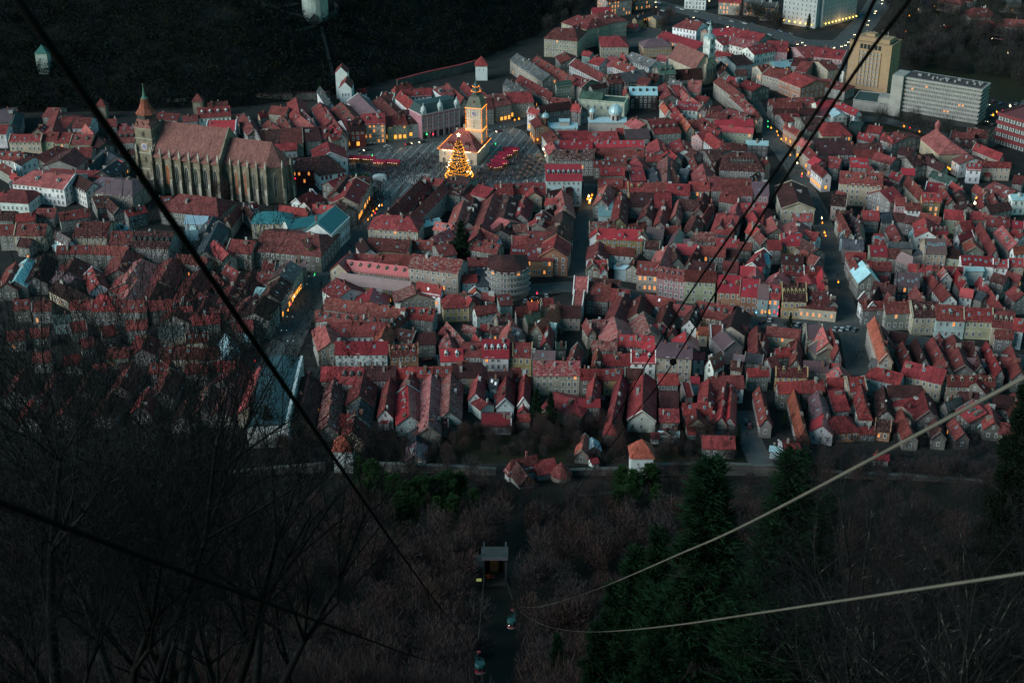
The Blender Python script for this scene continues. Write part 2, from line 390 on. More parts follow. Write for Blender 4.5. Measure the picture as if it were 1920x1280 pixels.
b = MB(); b.box(-.35, .35, -.3, .3, -1.2, 1.15); b.box(-.43, .43, -.38, .38, 1.15, 1.35); b.box(-.2, .2, -.15, .15, 1.35, 1.6); ME_CHIM = b.mesh('chimney', [M_BRICK])
b = MB(); b.box(-.5, .5, -1.1, 1.1, -1.2, .75); b.box(-.58, .58, -1.2, 1.2, .75, .92); ME_CHIM2 = b.mesh('chimney', [M_BRICK])
b = MB(); b.box(-.5, .5, -.7, .7, 0, .10, 0); b.box(-.42, .42, -.62, .62, .10, .13, 1); ME_SKYL = b.mesh('skylight', [M_FRAME, M_SKY])
b = MB(); b.box(-.62, .62, -.1, 1.9, -.9, .95, 0); b.gable(-.8, .8, -.3, 2.2, .95, 1.65, .93, 1, 'y'); b.add([(-.42, -.11, -.2), (.42, -.11, -.2), (.42, -.11, .85), (-.42, -.11, .85)], [(0, 1, 2, 3)], 2)
b_dorm = b
b = MB(); b.ring([(.05, -.05), (.34, .02), (.42, .14)], 10, cap=False); b.ring([(.04, -.6), (.04, 0)], 5); b.bar((0, 0, 0), (0, 0, .35), .03); ME_DISH = b.mesh('satellite_dish', [M_FRAME])
ME_DORM = {}
def dormer_me(c):
    if c not in ME_DORM:
        mm = M_WALL
        ME_DORM[c] = b_dorm.mesh('dormer', [mm, M_TILE, M_GLASS])
    return ME_DORM[c]
def lay(zone, r1, r2, ep, h, e, rc, wcol, fl='', worn=0, near=None):
    """One house from its ridge (two places at height h), a point on its visible eave (height e), roof and wall colours, flags."""
    d = (r2 - r1); d.z = 0; L = max(2.0, d.length); d.normalize(); mid = (r1 + r2) / 2
    n = Vector((-d.y, d.x, 0)); w = abs((ep - mid).dot(n)) - .4; w = max(1.8, min(w, 15.0))
    mid = clear_of_streets(mid, math.atan2(d.y, d.x), L, w)
    return house(zone, mid, math.atan2(d.y, d.x), L, w, h, e, rc, wcol, fl)
def house(zone, mid, rot, L, w, h, e, rc, wcol, fl='', cat='house'):
    h1, h2 = ('H' in fl or 'i' in fl), ('H' in fl or 'j' in fl)
    e = min(e, h - .8)
    t = empty('house' if cat == 'house' else cat, (mid.x, mid.y, 0), rot)
    wb, x0, x1 = wall_mesh(L, w, e, h, h1, h2); v = R.uniform(.62, 1.08)
    wc = [c * v * R.uniform(.94, 1.06) for c in WC[wcol]]
    wo = wb.build('wall', M_STONE if wcol in 's' else M_WALL, t, wc)
    rb = roof_mesh(L, w, e, h, h1, h2)
    v = R.choice((.5, .65, .8, .9, 1.0, 1.0, 1.15)); col = [c * v * R.uniform(.93, 1.07) for c in RC[rc]]
    mt = M_SHEET if rc in 'btwm' else M_TILE
    if rc in 'rdkpo' and 'N' not in fl and R.random() < .4: mt = M_WORN
    if 'X' in fl: mt = M_BADLY
    ro = rb.build('roof', mt, t, col)
    info = dict(o=t, zone=zone, rc=rc, wc=wcol, fl=fl, L=L, w=w, h=h, e=e, rot=rot, mid=mid, worn=mt is not M_TILE and mt is not M_SHEET, nd=0, ns=0)
    HOUSES.append(info)
    if e >= 9 and 'n' not in fl:
        s0 = 1 if (s_ := math.sin(rot) * mid.x - math.cos(rot) * mid.y) > 0 else -1
        for nm, zz0, zz1, qq in (('cornice', e - .75, e - .25, .28), ('string_course', e * .42, e * .42 + .22, .14), ('plinth', -.3, .9, .08)):
            cb = MB(); cb.box(x0 - .02, x1 + .02, min(s0 * w, s0 * (w + qq)), max(s0 * w, s0 * (w + qq)), zz0, zz1)
            cb.build(nm, M_WALL, t, [q_ * (.8 if wcol in 'wc' else 1.25) for q_ in wc])
    # parapet fire walls standing proud of the tiles
    if not (h1 and h2) and ('P' in fl or R.random() < .22) and rc not in 'tw':
        for s, hp in ((-1, h1), (1, h2)):
            if hp or R.random() < .3: continue
            pb = MB(); xx = s * (L / 2 + .1); zz = h + .35; ze = e - .3 + .3
            pb.add([(xx - .22, -w - .3, ze - .6), (xx - .22, 0, zz - .75), (xx - .22, w + .3, ze - .6), (xx - .22, w + .3, ze + .25), (xx - .22, 0, zz + .1), (xx - .22, -w - .3, ze + .25),
                    (xx + .22, -w - .3, ze - .6), (xx + .22, 0, zz - .75), (xx + .22, w + .3, ze - .6), (xx + .22, w + .3, ze + .25), (xx + .22, 0, zz + .1), (xx + .22, -w - .3, ze + .25)],
                   [(0, 1, 4, 5), (1, 2, 3, 4), (7, 6, 11, 10), (8, 7, 10, 9), (5, 4, 10, 11), (4, 3, 9, 10), (0, 5, 11, 6), (2, 8, 9, 3), (1, 0, 6, 7), (2, 1, 7, 8)])
            pb.build('parapet', M_WALL, t, [c * 1.05 for c in wc])
    # chimneys
    k = fl.find('C'); nc = int(fl[k + 1]) if k >= 0 else (R.choice((1, 1, 2, 2)) if L > 8 else R.choice((0, 1))) + (1 if L > 22 else 0)
    for i in range(nc):
        x = R.uniform(-L / 2 + .6, L / 2 - .6) if L > 3 else 0; y = R.uniform(-.75, .75) * w * .6
        z = h - abs(y) * (h - e) / w
        put('chimney', R.choice((ME_CHIM, ME_CHIM, ME_CHIM2)), ro, R.choice(((.40, .40, .38), (.22, .09, .07), (.17, .10, .08), (.14, .06, .05), (.27, .25, .23), (.24, .19, .16))), (x, y, z + .1), R.choice((0, 1.57)), (R.uniform(.85, 1.25),) * 2 + (R.uniform(.8, 1.4),))
    if R.random() < .07:
        o = put('satellite_dish', ME_DISH, ro, None, (R.uniform(-.4, .4) * L, 0, h + .7), None, (1.1,) * 3); o.rotation_euler = (rad(55), 0, R.uniform(0, 6.28))
    if cat == 'house' and e < 9 and L > 7 and R.random() < .42 and 'n' not in fl:
        sy = -1 if (math.sin(rot) * mid.x - math.cos(rot) * mid.y) < 0 else 1; sy = R.choice((sy, -sy)); xa = R.uniform(-L / 2, L / 2 - 4); xb = xa + R.uniform(3, 5); dq, zt_, zb = R.uniform(1.2, 2.2), R.uniform(3.2, e - 1), R.uniform(2.2, 2.8)
        ya, yb = sy * w, sy * (w + dq); lb_ = MB(); lb_.add([(xa, ya, -.2), (xb, ya, -.2), (xb, yb, -.2), (xa, yb, -.2), (xa, ya, zt_), (xb, ya, zt_), (xb, yb, zb), (xa, yb, zb)], [(0, 1, 5, 4), (1, 2, 6, 5), (2, 3, 7, 6), (3, 0, 4, 7), (4, 5, 6, 7)]); lt_ = lb_.build('lean_to', M_WALL, t, [q * .8 for q in wc])
        lb_ = MB(); v_ = [(xa - .2, ya, zt_ + .1), (xb + .2, ya, zt_ + .1), (xb + .2, yb + sy * .3, zb + .02), (xa - .2, yb + sy * .3, zb + .02)]; lb_.add(v_ + [(x, y, z - .14) for x, y, z in v_], [(0, 1, 2, 3), (7, 6, 5, 4), (0, 4, 5, 1), (1, 5, 6, 2), (2, 6, 7, 3), (3, 7, 4, 0)]); lb_.build('lean_to_roof', R.choice((M_TILE, M_SHEET, M_WORN)), lt_, RC[R.choice('rrdkmzw')])
    # which long side looks at the camera
    c, s = math.cos(rot), math.sin(rot); tocam = Vector((-mid.x, -mid.y, 0)); ly = -s * tocam.x + c * tocam.y
    sd_ = 1 if ly > 0 else -1; pitch = math.atan2(h - e, w)
    for key, me_, nme in (('D', None, 'dormer'), ('S', ME_SKYL, 'skylight')):
        k = fl.find(key); cnt = int(fl[k + 1]) if k >= 0 else 0
        if k < 0 and key == 'S' and rc in 'kbmrp' and R.random() < .30 and L > 6: cnt = R.choice((1, 2, 2, 3))
        if k < 0 and key == 'D' and rc in 'rdk' and R.random() < .09 and L > 9 and w > 4: cnt = R.choice((2, 3))
        info['nd' if key == 'D' else 'ns'] += cnt
        for i in range(cnt):
            x = -L / 2 + L * (i + .5) / cnt + (R.uniform(-.4, .4) if key == 'S' else 0); fr = .42 if key == 'D' else R.choice((.4, .55, .62)); sg = sd_
            y = sg * (w * (1 - fr)); z = e + (h - e) * fr
            if key == 'D': put('dormer', dormer_me(wcol if wcol == 'w' else 'c'), ro, [q * .75 for q in WC[wcol]], (x, y, z + .15), 0 if sg < 0 else math.pi)
            else:
                o = put('skylight', ME_SKYL, ro, None, (x, y, z + .02)); o.rotation_euler = (-pitch * sg, 0, 0)
    # windows
    if 'n' in fl: return info
    sc = 1.15 if h < 12.5 else 1.3
    rows = max(1, min(5, int((e - .6) / 3.05)))
    fh = e / rows
    walls = [(x0, x1, -w, 0.0, 'y'), (x0, x1, w, math.pi, 'y')]
    def facing(nx, ny): return (c * nx - s * ny) * tocam.x + (s * nx + c * ny) * tocam.y > 0
    lit = .16 if 'l' in fl else (.5 if 'J' in fl else .018)
    def putrow(wx, n_, nx, ny, rz, span, lo):
        for r in range(rows):
            for i in range(n_):
                a = span[0] + (span[1] - span[0]) * (i + .5) / n_
                shop = 'L' in fl and r == 0
                if R.random() < (.42 if shop else .1): continue
                z = r * fh + fh * .34
                lp = (a, ny * (w + .03), z) if nx == 0 else (wx + nx * .03, a, z)
                WINS.append((t, lp, rz, sc, 'shop' if shop else ('lit' if R.random() < lit else ('red' if 'Q' in fl else 'win'))))
    Lx = x1 - x0
    for ny, rz in ((-1, 0.0), (1, math.pi)):
        if facing(0, ny) : putrow(0, max(1, min(16, int(Lx / 2.6))), 0, ny, rz, (x0 + .5, x1 - .5), 0)
    for nx, rz in ((-1, -math.pi / 2), (1, math.pi / 2)):
        if facing(nx, 0): putrow(x0 if nx < 0 else x1, max(1, min(6, int(2 * w / 3.0))), nx, 0, rz, (-w + .4, w - .4), 0)
        if facing(nx, 0) and not (h1 if nx < 0 else h2) and h - e > 3.2:
            WINS.append((t, ((x0 if nx < 0 else x1) + nx * .03, 0, e + .2), rz, .8, 'win'))
    return info
TO = dict(A=120, B=400, C=660, D=0)
def Z(zone, tile, txt, dh=None):
    ox, oy = int(tile[1]) * 480, TO[tile[0]]
    for ln in txt.replace('\n', ';').split(';'):
        q = ln.split()
        if not q: continue
        n = [float(a) for a in q[:8]]; code = q[8]; fl = q[9] if len(q) > 9 else ''
        x = [ox + a / 4 for a in n[0:6:2]]; y = [oy + a / 4 for a in n[1:6:2]]
        lay(zone, P(x[0], y[0], n[6]), P(x[1], y[1], n[6]), P(x[2], y[2], n[7]), n[6], n[7], code[0], code[1], fl)

# ------------------------------------------------------------------ the houses, row by row (ridge end, ridge end, eave point, ridge and eave height, colours, extras)
Z('row below the white corner building', 'C1', """
380 112 490 105 430 175 12 8 zb n;495 105 640 105 560 215 12 8 kg;645 105 808 110 720 240 12 8 kg;815 100 1045 100 930 210 12.5 8.5 dg C3;1052 112 1205 106 1120 180 12 8 kg S1
1212 110 1322 108 1265 172 12 8.5 kg;1328 105 1468 100 1390 165 12 8.5 rg;1478 82 1688 76 1575 190 12.5 8.5 dc C3;1745 145 1915 140 1830 200 11 8 dg""")
Z('front wings left of the white gabled barn', 'C1', """
405 150 330 490 248 470 9 5.5 do;590 168 545 450 478 440 9 5 rg X;560 440 530 540 465 535 8 4.5 rg X;814 125 772 320 672 370 10.5 6 kg S1;790 330 760 470 865 500 9 5 zb;740 470 718 610 640 600 8.5 4.5 kc S1P
640 462 748 462 690 545 7.5 5 kc;1008 178 965 420 915 425 9.5 5.5 rw;945 452 1010 455 970 530 5 3.6 bw n;1160 135 1128 245 1088 215 10 6 pw S1;1140 245 1150 470 1045 500 9.6 5.4 bb S4
1318 140 1290 560 1205 500 9.5 5.5 pg Xn;1466 112 1445 440 1358 390 9.8 5.6 rb X;1310 478 1438 475 1370 565 7 5 dg D1;1690 80 1645 300 1605 260 9.5 6 kw;1670 330 1735 380 1665 420 7 5 kw n
1700 462 1912 462 1800 555 6.5 4.2 bw n;1880 150 1868 350 1798 390 9.5 5.5 kb P;1205 560 1198 655 1128 640 6.5 4 zg;1206 660 1195 770 1116 785 6 3.6 mg;1760 190 1815 200 1770 260 9 6 zb S2""")
Z('front street row right of the pines', 'C2', """
98 145 85 340 38 370 9.5 5.5 kw P;86 370 82 420 42 425 6 4 kg n;40 462 130 460 85 515 5.5 3.8 kc n;165 62 505 62 330 172 14 10 kc XC4;515 122 680 125 600 195 12 8.5 kg;685 125 828 122 760 190 12 8.5 ry
850 118 990 122 910 190 12 8.5 dg;892 0 1075 0 985 78 14 10 bw S0;1100 160 1240 158 1170 240 11 8 kg;1500 178 1728 172 1610 270 11 7.5 rw;1345 180 1400 180 1370 190 8 6 bw n;0 115 60 112 30 170 11 8 rg""")
Z('front wings behind the white square tower', 'C2', """
625 165 595 335 552 328 10 6 kg S4;500 350 655 350 575 402 9.6 7.4 bg S1;375 325 470 345 410 455 9 6 kc HS1;420 385 475 400 420 455 7.5 5 kc;836 125 745 520 700 520 10 6 kg jS6;985 145 975 440 862 465 10 5.5 kw S1C3
1110 288 1240 288 1175 410 9 4 db n;1108 420 1245 422 1175 522 8 5 kg S1;1105 588 1250 592 1175 630 4.5 3.2 wb n;1045 600 1100 600 1065 640 4.4 3 bw n;1285 380 1495 378 1380 462 10 6.5 kc;1380 420 1388 490 1300 482 9 5.5 kc
1312 512 1445 512 1375 572 6.5 4.4 kb;1485 462 1632 462 1560 530 7.5 5 kb;1480 192 1465 370 1390 360 9.5 6 kg;1612 192 1590 330 1522 320 9.5 6 kg;1590 330 1570 480 1520 470 9 5.5 kg;1690 250 1680 480 1628 430 9 5.5 bg
1650 170 1725 185 1690 280 10 6.5 bg n;1430 622 1665 628 1545 722 7.5 4.8 kg;1850 250 1905 490 1835 480 9.5 6 rg S4;1275 230 1330 225 1300 330 9 6 kg n;548 612 520 735 476 712 6 3.2 og;600 640 615 700 560 760 5 3 wg n
590 800 635 790 612 822 4 3 bw n;1150 600 1170 560 1120 600 5 4 rg n""")
Z('front wings at right behind bare branches', 'C3', """
75 220 238 214 150 300 12 8.5 kg;250 210 410 205 330 300 12 8.5 kg;192 265 270 575 175 480 9.5 5.5 og jS0C2;375 285 412 450 322 460 9.5 6 mg S2;420 450 405 545 312 545 9 5.5 bw;510 478 575 474 540 600 9 5 ko H
590 185 720 180 650 290 12 8.5 kc;695 235 738 400 648 370 10.5 6 kw jS1;868 250 892 430 812 440 9.5 6 dg;1160 270 1210 440 1075 430 10.5 5.5 kg;905 245 1150 248 1000 325 12 8.5 dg;1035 62 1335 130 1180 208 13 9 kc D0C3
812 110 1012 160 890 222 12 8.5 kb i;1350 170 1700 175 1500 248 12 8.5 rc D5;1440 290 1580 300 1500 395 10 6 dg;1330 370 1440 330 1350 440 9 6 gg;1700 310 1840 330 1760 420 10 6 dg;100 680 232 680 165 772 6 4 bw;5 700 90 712 45 730 5 4 wb n
800 758 902 765 850 810 5 3.6 bw;690 556 800 552 740 600 6 4 kg;812 496 925 510 865 590 8 5 do J;1095 330 1010 400 1060 560 8 5 kc n;1540 360 1640 450 1500 520 9 5.5 kg;1660 380 1700 520 1600 520 9 5.5 kg;1560 220 1620 150 1700 240 11 7 kg
1000 420 1080 600 980 590 8.5 5 rg;1260 480 1290 600 1210 590 8 5 dg;1400 490 1470 600 1380 610 8 5 rg;450 190 560 190 500 240 10 7 kg;455 290 560 285 500 440 8.5 5 kg;1850 300 1900 420 1790 440 9 5.5 rg;1750 520 1860 540 1790 620 8 5 rg""")
Z('block behind the bare branches at left', 'B0', """
0 82 110 80 55 160 13 9 rg;122 76 350 75 240 165 13 9 rc;582 62 830 62 700 180 14 10 rc C2;842 130 1010 132 920 232 13 9 rg;1010 134 1300 142 1150 262 14 10 dg D7;420 130 530 190 440 190 10 7 mw;150 180 240 190 180 250 9 6 dg
430 240 700 236 560 300 11 8 rg;700 236 960 250 830 310 11 8 rg;1605 200 1715 300 1600 300 11 8 kc;1730 190 1915 205 1820 300 13 9 rc;1390 130 1480 120 1420 180 11 7 wg;1640 60 1530 280 1500 230 10 7 zg;1330 300 1560 330 1440 380 11 8 rg""")
Z('slanting wings seen through branches at left', 'B0', """
950 270 880 420 800 400 10 6 rg;1060 340 930 520 860 500 10 6 pg X;1040 480 900 690 860 640 9.5 6 pg X;1290 330 1200 500 1130 480 10 6 rg;1180 520 1090 690 1020 650 9.5 5.5 rg;1500 420 1400 600 1330 580 10 6 rg;1390 610 1300 760 1240 730 9.5 6 rg
690 400 740 520 620 470 10 6 kw S1;450 430 560 480 440 540 9.5 6 mg;430 500 640 610 480 640 9 5.5 dc;330 300 250 470 200 440 10 6 dg;210 330 110 500 80 470 9.5 6 wg;120 360 40 520 10 480 9.5 6 rg;560 330 500 430 430 420 10 6 rg
750 600 880 640 780 700 9 6 kg;880 500 960 540 860 590 9 6 kg;1600 430 1680 520 1600 560 10 6 rg;1700 380 1800 440 1720 480 10 6.5 rg;1580 700 1690 740 1620 790 9 6 rg;1450 560 1560 620 1440 660 9 6 kg;1560 590 1490 760 1430 720 9 6 rg
1790 460 1700 640 1640 600 10 6 rg;1900 420 1800 620 1750 580 10 6 rg;1880 620 1760 760 1720 720 10 6 rg""")
Z('rows low at left behind the branches', 'B0', """
530 650 690 645 600 720 11 8 rg;700 648 880 640 800 730 11 8 kg;890 650 1110 650 1000 740 11 8 rg;1120 655 1270 640 1200 720 11 8 rg;1285 650 1440 640 1360 740 11 8 kg;1440 760 1640 740 1540 830 11 8 kg;1650 700 1830 680 1740 790 11 8 rg
100 650 220 640 160 720 10 7 rg;240 660 380 650 300 730 10 7 rg;400 760 520 750 460 820 9 6 nb;520 820 640 800 580 880 9 6 rg;760 850 860 830 800 920 9 6 kg;950 800 1100 790 1020 870 10 7 rg;1090 900 1060 1010 990 980 9 5.5 kg
1190 850 1380 830 1290 920 11 8 gc;1390 900 1560 890 1480 960 11 8 rc;1200 1000 1480 1000 1340 1070 12 8 rc;1490 1010 1640 1000 1560 1080 12 8 rb;1690 900 1740 1010 1640 990 9 5 wb;230 860 360 850 290 920 9 6 rg;600 940 700 920 650 1000 9 6 rg
800 1010 960 1000 880 1080 9 6 rg;1640 1100 1810 1110 1720 1180 11 8 kg;1400 1120 1560 1130 1480 1200 10 7 rg;1130 1120 1260 1120 1190 1200 10 7 rg;900 1120 1000 1110 950 1190 9 6 dg;250 1040 380 1030 310 1110 9 6 rg;480 1060 600 1050 540 1130 9 6 kg
60 880 180 870 120 950 9 6 kg;700 1130 800 1120 750 1200 9 6 rg;1760 800 1890 790 1820 880 11 8 rc""")
Z('low wings left of the grey hall', 'C0', """
1580 230 1500 420 1440 440 9 5.5 pg X;1730 240 1640 420 1590 400 9 5 rg X;1440 330 1360 470 1320 450 8.5 5 dg;1280 120 1200 300 1150 270 9 5.5 rg;1120 260 1050 400 1010 380 8.5 5 kg;1800 90 1690 190 1660 160 10 6 rg;980 100 890 260 850 240 9 5.5 rg
840 300 760 440 720 420 8.5 5 rg;700 120 620 280 580 260 9 5.5 dg;560 320 470 450 440 430 8.5 5 rg;440 140 360 300 320 280 9 5.5 rg;280 320 200 460 160 440 8.5 5 kg;180 120 100 280 60 260 9 5.5 rg;1560 80 1650 60 1600 120 10 7 kg""")
Z('left side of the wide street', 'B1', """
272 356 190 462 335 455 14 10.5 mc L;188 470 95 600 225 605 13.5 10 dg LS2;60 620 -20 740 110 785 13.5 10 dg;62 125 470 160 300 318 14 9 rg jC3;60 350 150 352 90 430 11 8 rg;20 440 160 460 60 520 10.5 7.5 rg S2;10 550 90 560 30 640 10 7 wg
0 600 60 640 10 700 10 7 dg;400 195 470 240 395 225 13 11 dy;240 345 380 345 300 380 12 9 mg n""")
Z('red block right of the wide street', 'B1', """
688 345 1150 400 860 440 13.5 9.5 bc D7S0;690 285 600 370 760 350 14 10 bc;742 298 940 312 850 358 13 9.5 rg;952 300 1172 312 1060 382 13 9.5 rg;1180 300 1550 345 1350 430 18.5 14.5 kc XS1;640 442 1160 510 930 560 12 8 my iC3;605 485 710 560 520 595 11.5 7.5 kw
880 558 850 650 745 640 10 6 bc;1172 515 1200 600 1020 605 11 7 rc X;1212 510 1390 540 1300 598 14 10 kw D0;530 625 1120 705 700 738 12.5 8.5 rg C5;450 730 925 778 700 812 12 8.5 rg D7;1150 698 1340 715 1300 800 11.5 8 kg;1000 830 1140 710 1080 830 11 8 rg""")
Z('white corner building block', 'B1', """
560 815 985 812 770 920 14 9.5 rw;512 815 560 960 420 900 13.5 10 pc;600 958 985 955 750 1055 14 10.5 bw S2C2;985 820 935 930 890 910 13 9.5 ow;1002 850 1200 880 1100 960 11 8 dg S3;1000 985 1210 972 1100 1062 13 9.5 ro D4P;1190 895 1340 888 1262 980 10 7 dg
1438 900 1470 1005 1375 1010 10 6 pg S3;1385 1015 1546 1010 1462 1106 12 8.5 bw S2D2;1550 970 1698 970 1620 1075 12.5 9.5 rg D1;1702 940 1892 940 1795 1082 15 10 bw D4;1895 970 1920 970 1905 1075 13 9.5 ky;1400 850 1430 890 1370 910 9 6 rg;1430 810 1560 950 1470 960 10 6 rg X
1560 832 1650 850 1600 880 9 7 rc X;1640 900 1690 960 1620 960 9 6 kg""")
Z('small houses around the ochre hip roofed house', 'B1', """
1490 605 1570 600 1530 705 11 7.5 ky HP;1560 580 1620 640 1540 640 11.5 8.5 kc;1640 550 1655 592 1595 598 10 7.5 ow;1640 702 1790 672 1720 752 10 7 rw;1700 590 1790 600 1750 640 10 7.5 rg;1800 770 1900 740 1850 800 10 7.5 rc X;1540 462 1650 455 1592 516 11 8.5 kb;1650 422 1735 420 1692 545 11 7 zb
1810 610 1900 600 1860 690 10 7 rb S2;1920 800 1880 930 1820 930 11 6 pg;1760 850 1850 840 1800 880 8 6 rg X;1690 830 1760 830 1720 860 8 6 kg""")
Z('block behind the big dark conifer', 'B1', """
850 178 1160 200 1000 288 12 8.5 rv C2;800 180 850 260 740 230 11.5 8 dw;1182 195 1330 205 1260 262 11 7.5 rg;1320 175 1450 112 1430 220 12 8 pg;1350 60 1470 80 1400 130 12 9 pg;1345 240 1460 220 1420 320 11 8 rg;1640 200 1830 230 1720 290 11 8 rg D2;1650 90 1820 170 1650 160 12 8.5 rw
1830 30 1905 60 1850 170 12 8 pg;1720 30 1650 170 1640 100 12 8 rg;1740 330 1830 330 1780 390 10 7.5 rg;1590 330 1740 330 1660 390 11 8 rg;1790 400 1920 350 1850 430 14 12 kc;1440 340 1540 340 1490 380 12 9 rc""")
Z('long roofed court below the square', 'A1', """
1245 852 985 1105 1130 1110 16 11 kc C3S1;1402 885 1150 1135 1290 1110 15 11 kg jS2;945 1128 1150 1140 1050 1245 15 10 kc H;1440 850 1600 870 1540 990 14 10 dg;1250 850 1400 862 1330 900 15 12 kg D1;1120 980 1260 990 1180 1080 11 8 kg;1240 1180 1370 1150 1310 1210 8 6 wg n
1490 960 1610 900 1500 1100 11 7 rg;1560 1020 1480 1240 1450 1160 11 7 pc;1670 900 1780 930 1700 1000 13 9.5 kg;1790 900 1920 895 1850 980 14 10 kg;1800 930 1690 1200 1650 1100 11 7 pg S2;1640 1000 1590 1180 1550 1120 11 7 dg;1900 990 1830 1240 1750 1200 11 7 dg""")
Z('row leading up to the square at left', 'A1', """
885 862 800 1015 955 985 14 10 kc LD0S2;690 830 878 850 800 910 13 9 dg S2;690 836 600 950 720 950 13 9 dg D0;560 960 760 980 640 1030 11 8 rg;780 1030 850 1080 760 1120 12 8.5 dc;700 1062 820 1130 790 1160 12 8.5 rv;430 1050 600 1062 510 1110 12 8.5 kg;180 1055 390 1085 290 1120 11 8 kg
300 1010 420 940 390 1030 10.5 7.5 kw;360 1030 470 970 460 1050 10.5 7.5 kw;540 880 640 840 600 930 11 8 kg""")
Z('facades along the square', 'A1', """
570 540 645 525 610 580 12 9 kc L;640 430 705 420 676 500 15 11.5 rw L;705 440 822 430 766 515 15 11.5 du LD2;816 392 985 384 912 470 17 13 kc JC3;985 410 1135 396 1068 482 13.5 10 rv L;1106 368 1212 355 1190 470 14 9.5 db LS5""")
Z('wings behind the facades of the square', 'A1', """
765 222 930 386 742 345 14 9.5 mw;930 240 1080 385 860 320 14 9.5 rg C4;1090 195 1310 178 1215 242 17 13 kw;1085 200 1200 300 1130 330 17 13 kw n;1330 192 1405 166 1410 252 16 12.5 pw S3;1050 160 1150 142 1100 200 13 9.5 rg H;640 285 745 405 565 345 13 9 rg C3;520 320 650 500 560 480 13 9 rc
480 290 560 430 440 380 12 8.5 rg;480 165 560 290 490 260 11 8 zw n;300 250 330 390 250 390 12 8.5 kw;120 312 240 322 180 380 12 8.5 rc;340 335 440 430 360 420 12 8.5 mw;200 380 275 490 180 470 12 8.5 rg;330 385 440 470 320 480 12 8.5 pg;90 420 180 480 80 490 11 8 rg;560 455 640 520 520 500 12 8.5 bw S4
945 215 1040 225 1000 270 12 9 dw;760 190 820 180 790 210 9 6.5 kw n;1430 140 1560 250 1400 190 13 9 rg C3;1560 130 1660 230 1530 180 13 9 rg;1620 150 1780 260 1640 240 13 9 rg;1720 270 1780 265 1750 350 15 11 rg;1780 260 1900 240 1850 340 15 11.5 rc LD1;20 360 70 350 40 400 10 7 kg""")
Z('dark roofs right of the old church choir', 'A1', """
70 500 180 492 125 600 13 9 dg;182 490 345 482 262 600 13 9 rv;345 480 462 470 400 580 13 9 dg;478 535 500 620 375 690 14 9 kw;120 640 345 626 232 688 9 6.5 kw;205 700 470 700 330 800 13 9 du QJ;480 690 532 682 510 835 15 9 dw HQ;0 500 70 490 30 580 12 8.5 dg;460 470 570 480 510 560 12 9 rg;160 690 300 690 230 720 6 4 kw n
100 580 190 590 120 640 9 7 dv""")
Z('roofs around the clock tower of the church', 'A0', """
0 455 62 455 30 524 13 9.5 kw;80 525 316 525 200 582 13 10 kc l;322 510 440 510 380 580 13 9.5 rv;440 515 542 515 490 592 12 9 kc l;546 526 700 526 620 604 13 9.5 rv;0 345 100 340 50 440 12 8.5 mg;120 350 90 450 60 420 11 8 zg;362 326 446 330 400 400 11 8 rg;445 340 390 500 350 450 11 7 rg
460 392 560 400 500 480 11 8 rg;570 400 690 400 630 480 12 8.5 rw;640 450 700 520 610 500 11 7.5 pc;800 412 872 408 835 470 12 9 rg;890 446 950 450 920 470 9 7 bw n;900 470 1016 465 955 500 10 7.5 bw n;890 500 1022 496 955 590 13 9.5 rg;900 640 1020 640 960 660 12 10 ds;710 530 790 590 700 620 11 8 dg
1190 362 1350 372 1270 420 11 8.5 rg;1230 390 1310 370 1290 420 10 7 ow;1370 388 1476 380 1420 430 11 8.5 rg;1482 328 1720 312 1600 400 13 9 kw D4;1556 424 1770 420 1660 500 13 9 bw;1780 380 1830 370 1800 420 10 7.5 kg;1830 372 1910 490 1790 440 12 8.5 rg;1560 290 1700 275 1640 310 9 7 rg n;280 480 330 450 260 500 10 7 kg n""")
Z('houses left of the old church', 'A0', """
0 650 180 662 95 722 12 8.5 rw;180 660 250 700 150 760 11 8 dw;262 690 430 612 320 770 11 7 rg j;440 720 560 625 620 740 12 8 dg;560 625 690 620 640 700 12 8.5 rg;660 760 800 650 690 790 12 8 zw;780 640 870 690 830 640 12 8 zw;760 800 880 720 950 790 12 8 zd S3J;820 690 920 730 880 740 10 8 bw n
382 782 764 802 560 842 11 8 rg;245 798 560 832 340 925 14.5 10.5 pw iD2;570 820 700 890 620 950 14 10 dw;762 845 860 855 750 942 14 10 mc H;862 860 990 872 930 985 14 10 mc HC1;100 945 190 950 120 1040 9.5 6.5 rw H;0 960 50 960 20 1010 8 6 kg;110 850 190 840 150 900 9 6 rg""")
Z('roofs in front of the old church', 'A0', """
700 1000 800 985 720 1085 11 8 dg S2;800 990 890 1080 820 1100 11 8 dg;940 1095 1080 1062 1010 1130 10.5 8 kg S2;1340 972 1620 1000 1480 1130 14 8 rg HC1;1200 990 1290 990 1240 1060 11 8 rg;1780 1050 1700 1160 1740 1200 12 8 rc;1830 1040 1900 1110 1840 1120 11 8 dg;1400 1130 1560 1140 1480 1200 10 7 wb
1600 1140 1540 1250 1520 1200 10 7 zg;440 1110 660 1080 560 1160 10 7 rg;660 1180 830 1180 740 1240 11 8 rg;120 1120 260 1110 190 1180 10 7 kg;0 1100 110 1100 50 1170 10 7 dg;280 1080 420 1080 340 1150 9 6 rg;900 1190 960 1230 880 1240 8 6 wb n;1890 1040 1920 1030 1900 1080 12 9 kw
0 730 90 780 20 800 10 7 rg;90 800 150 850 100 860 9 6 kg""")
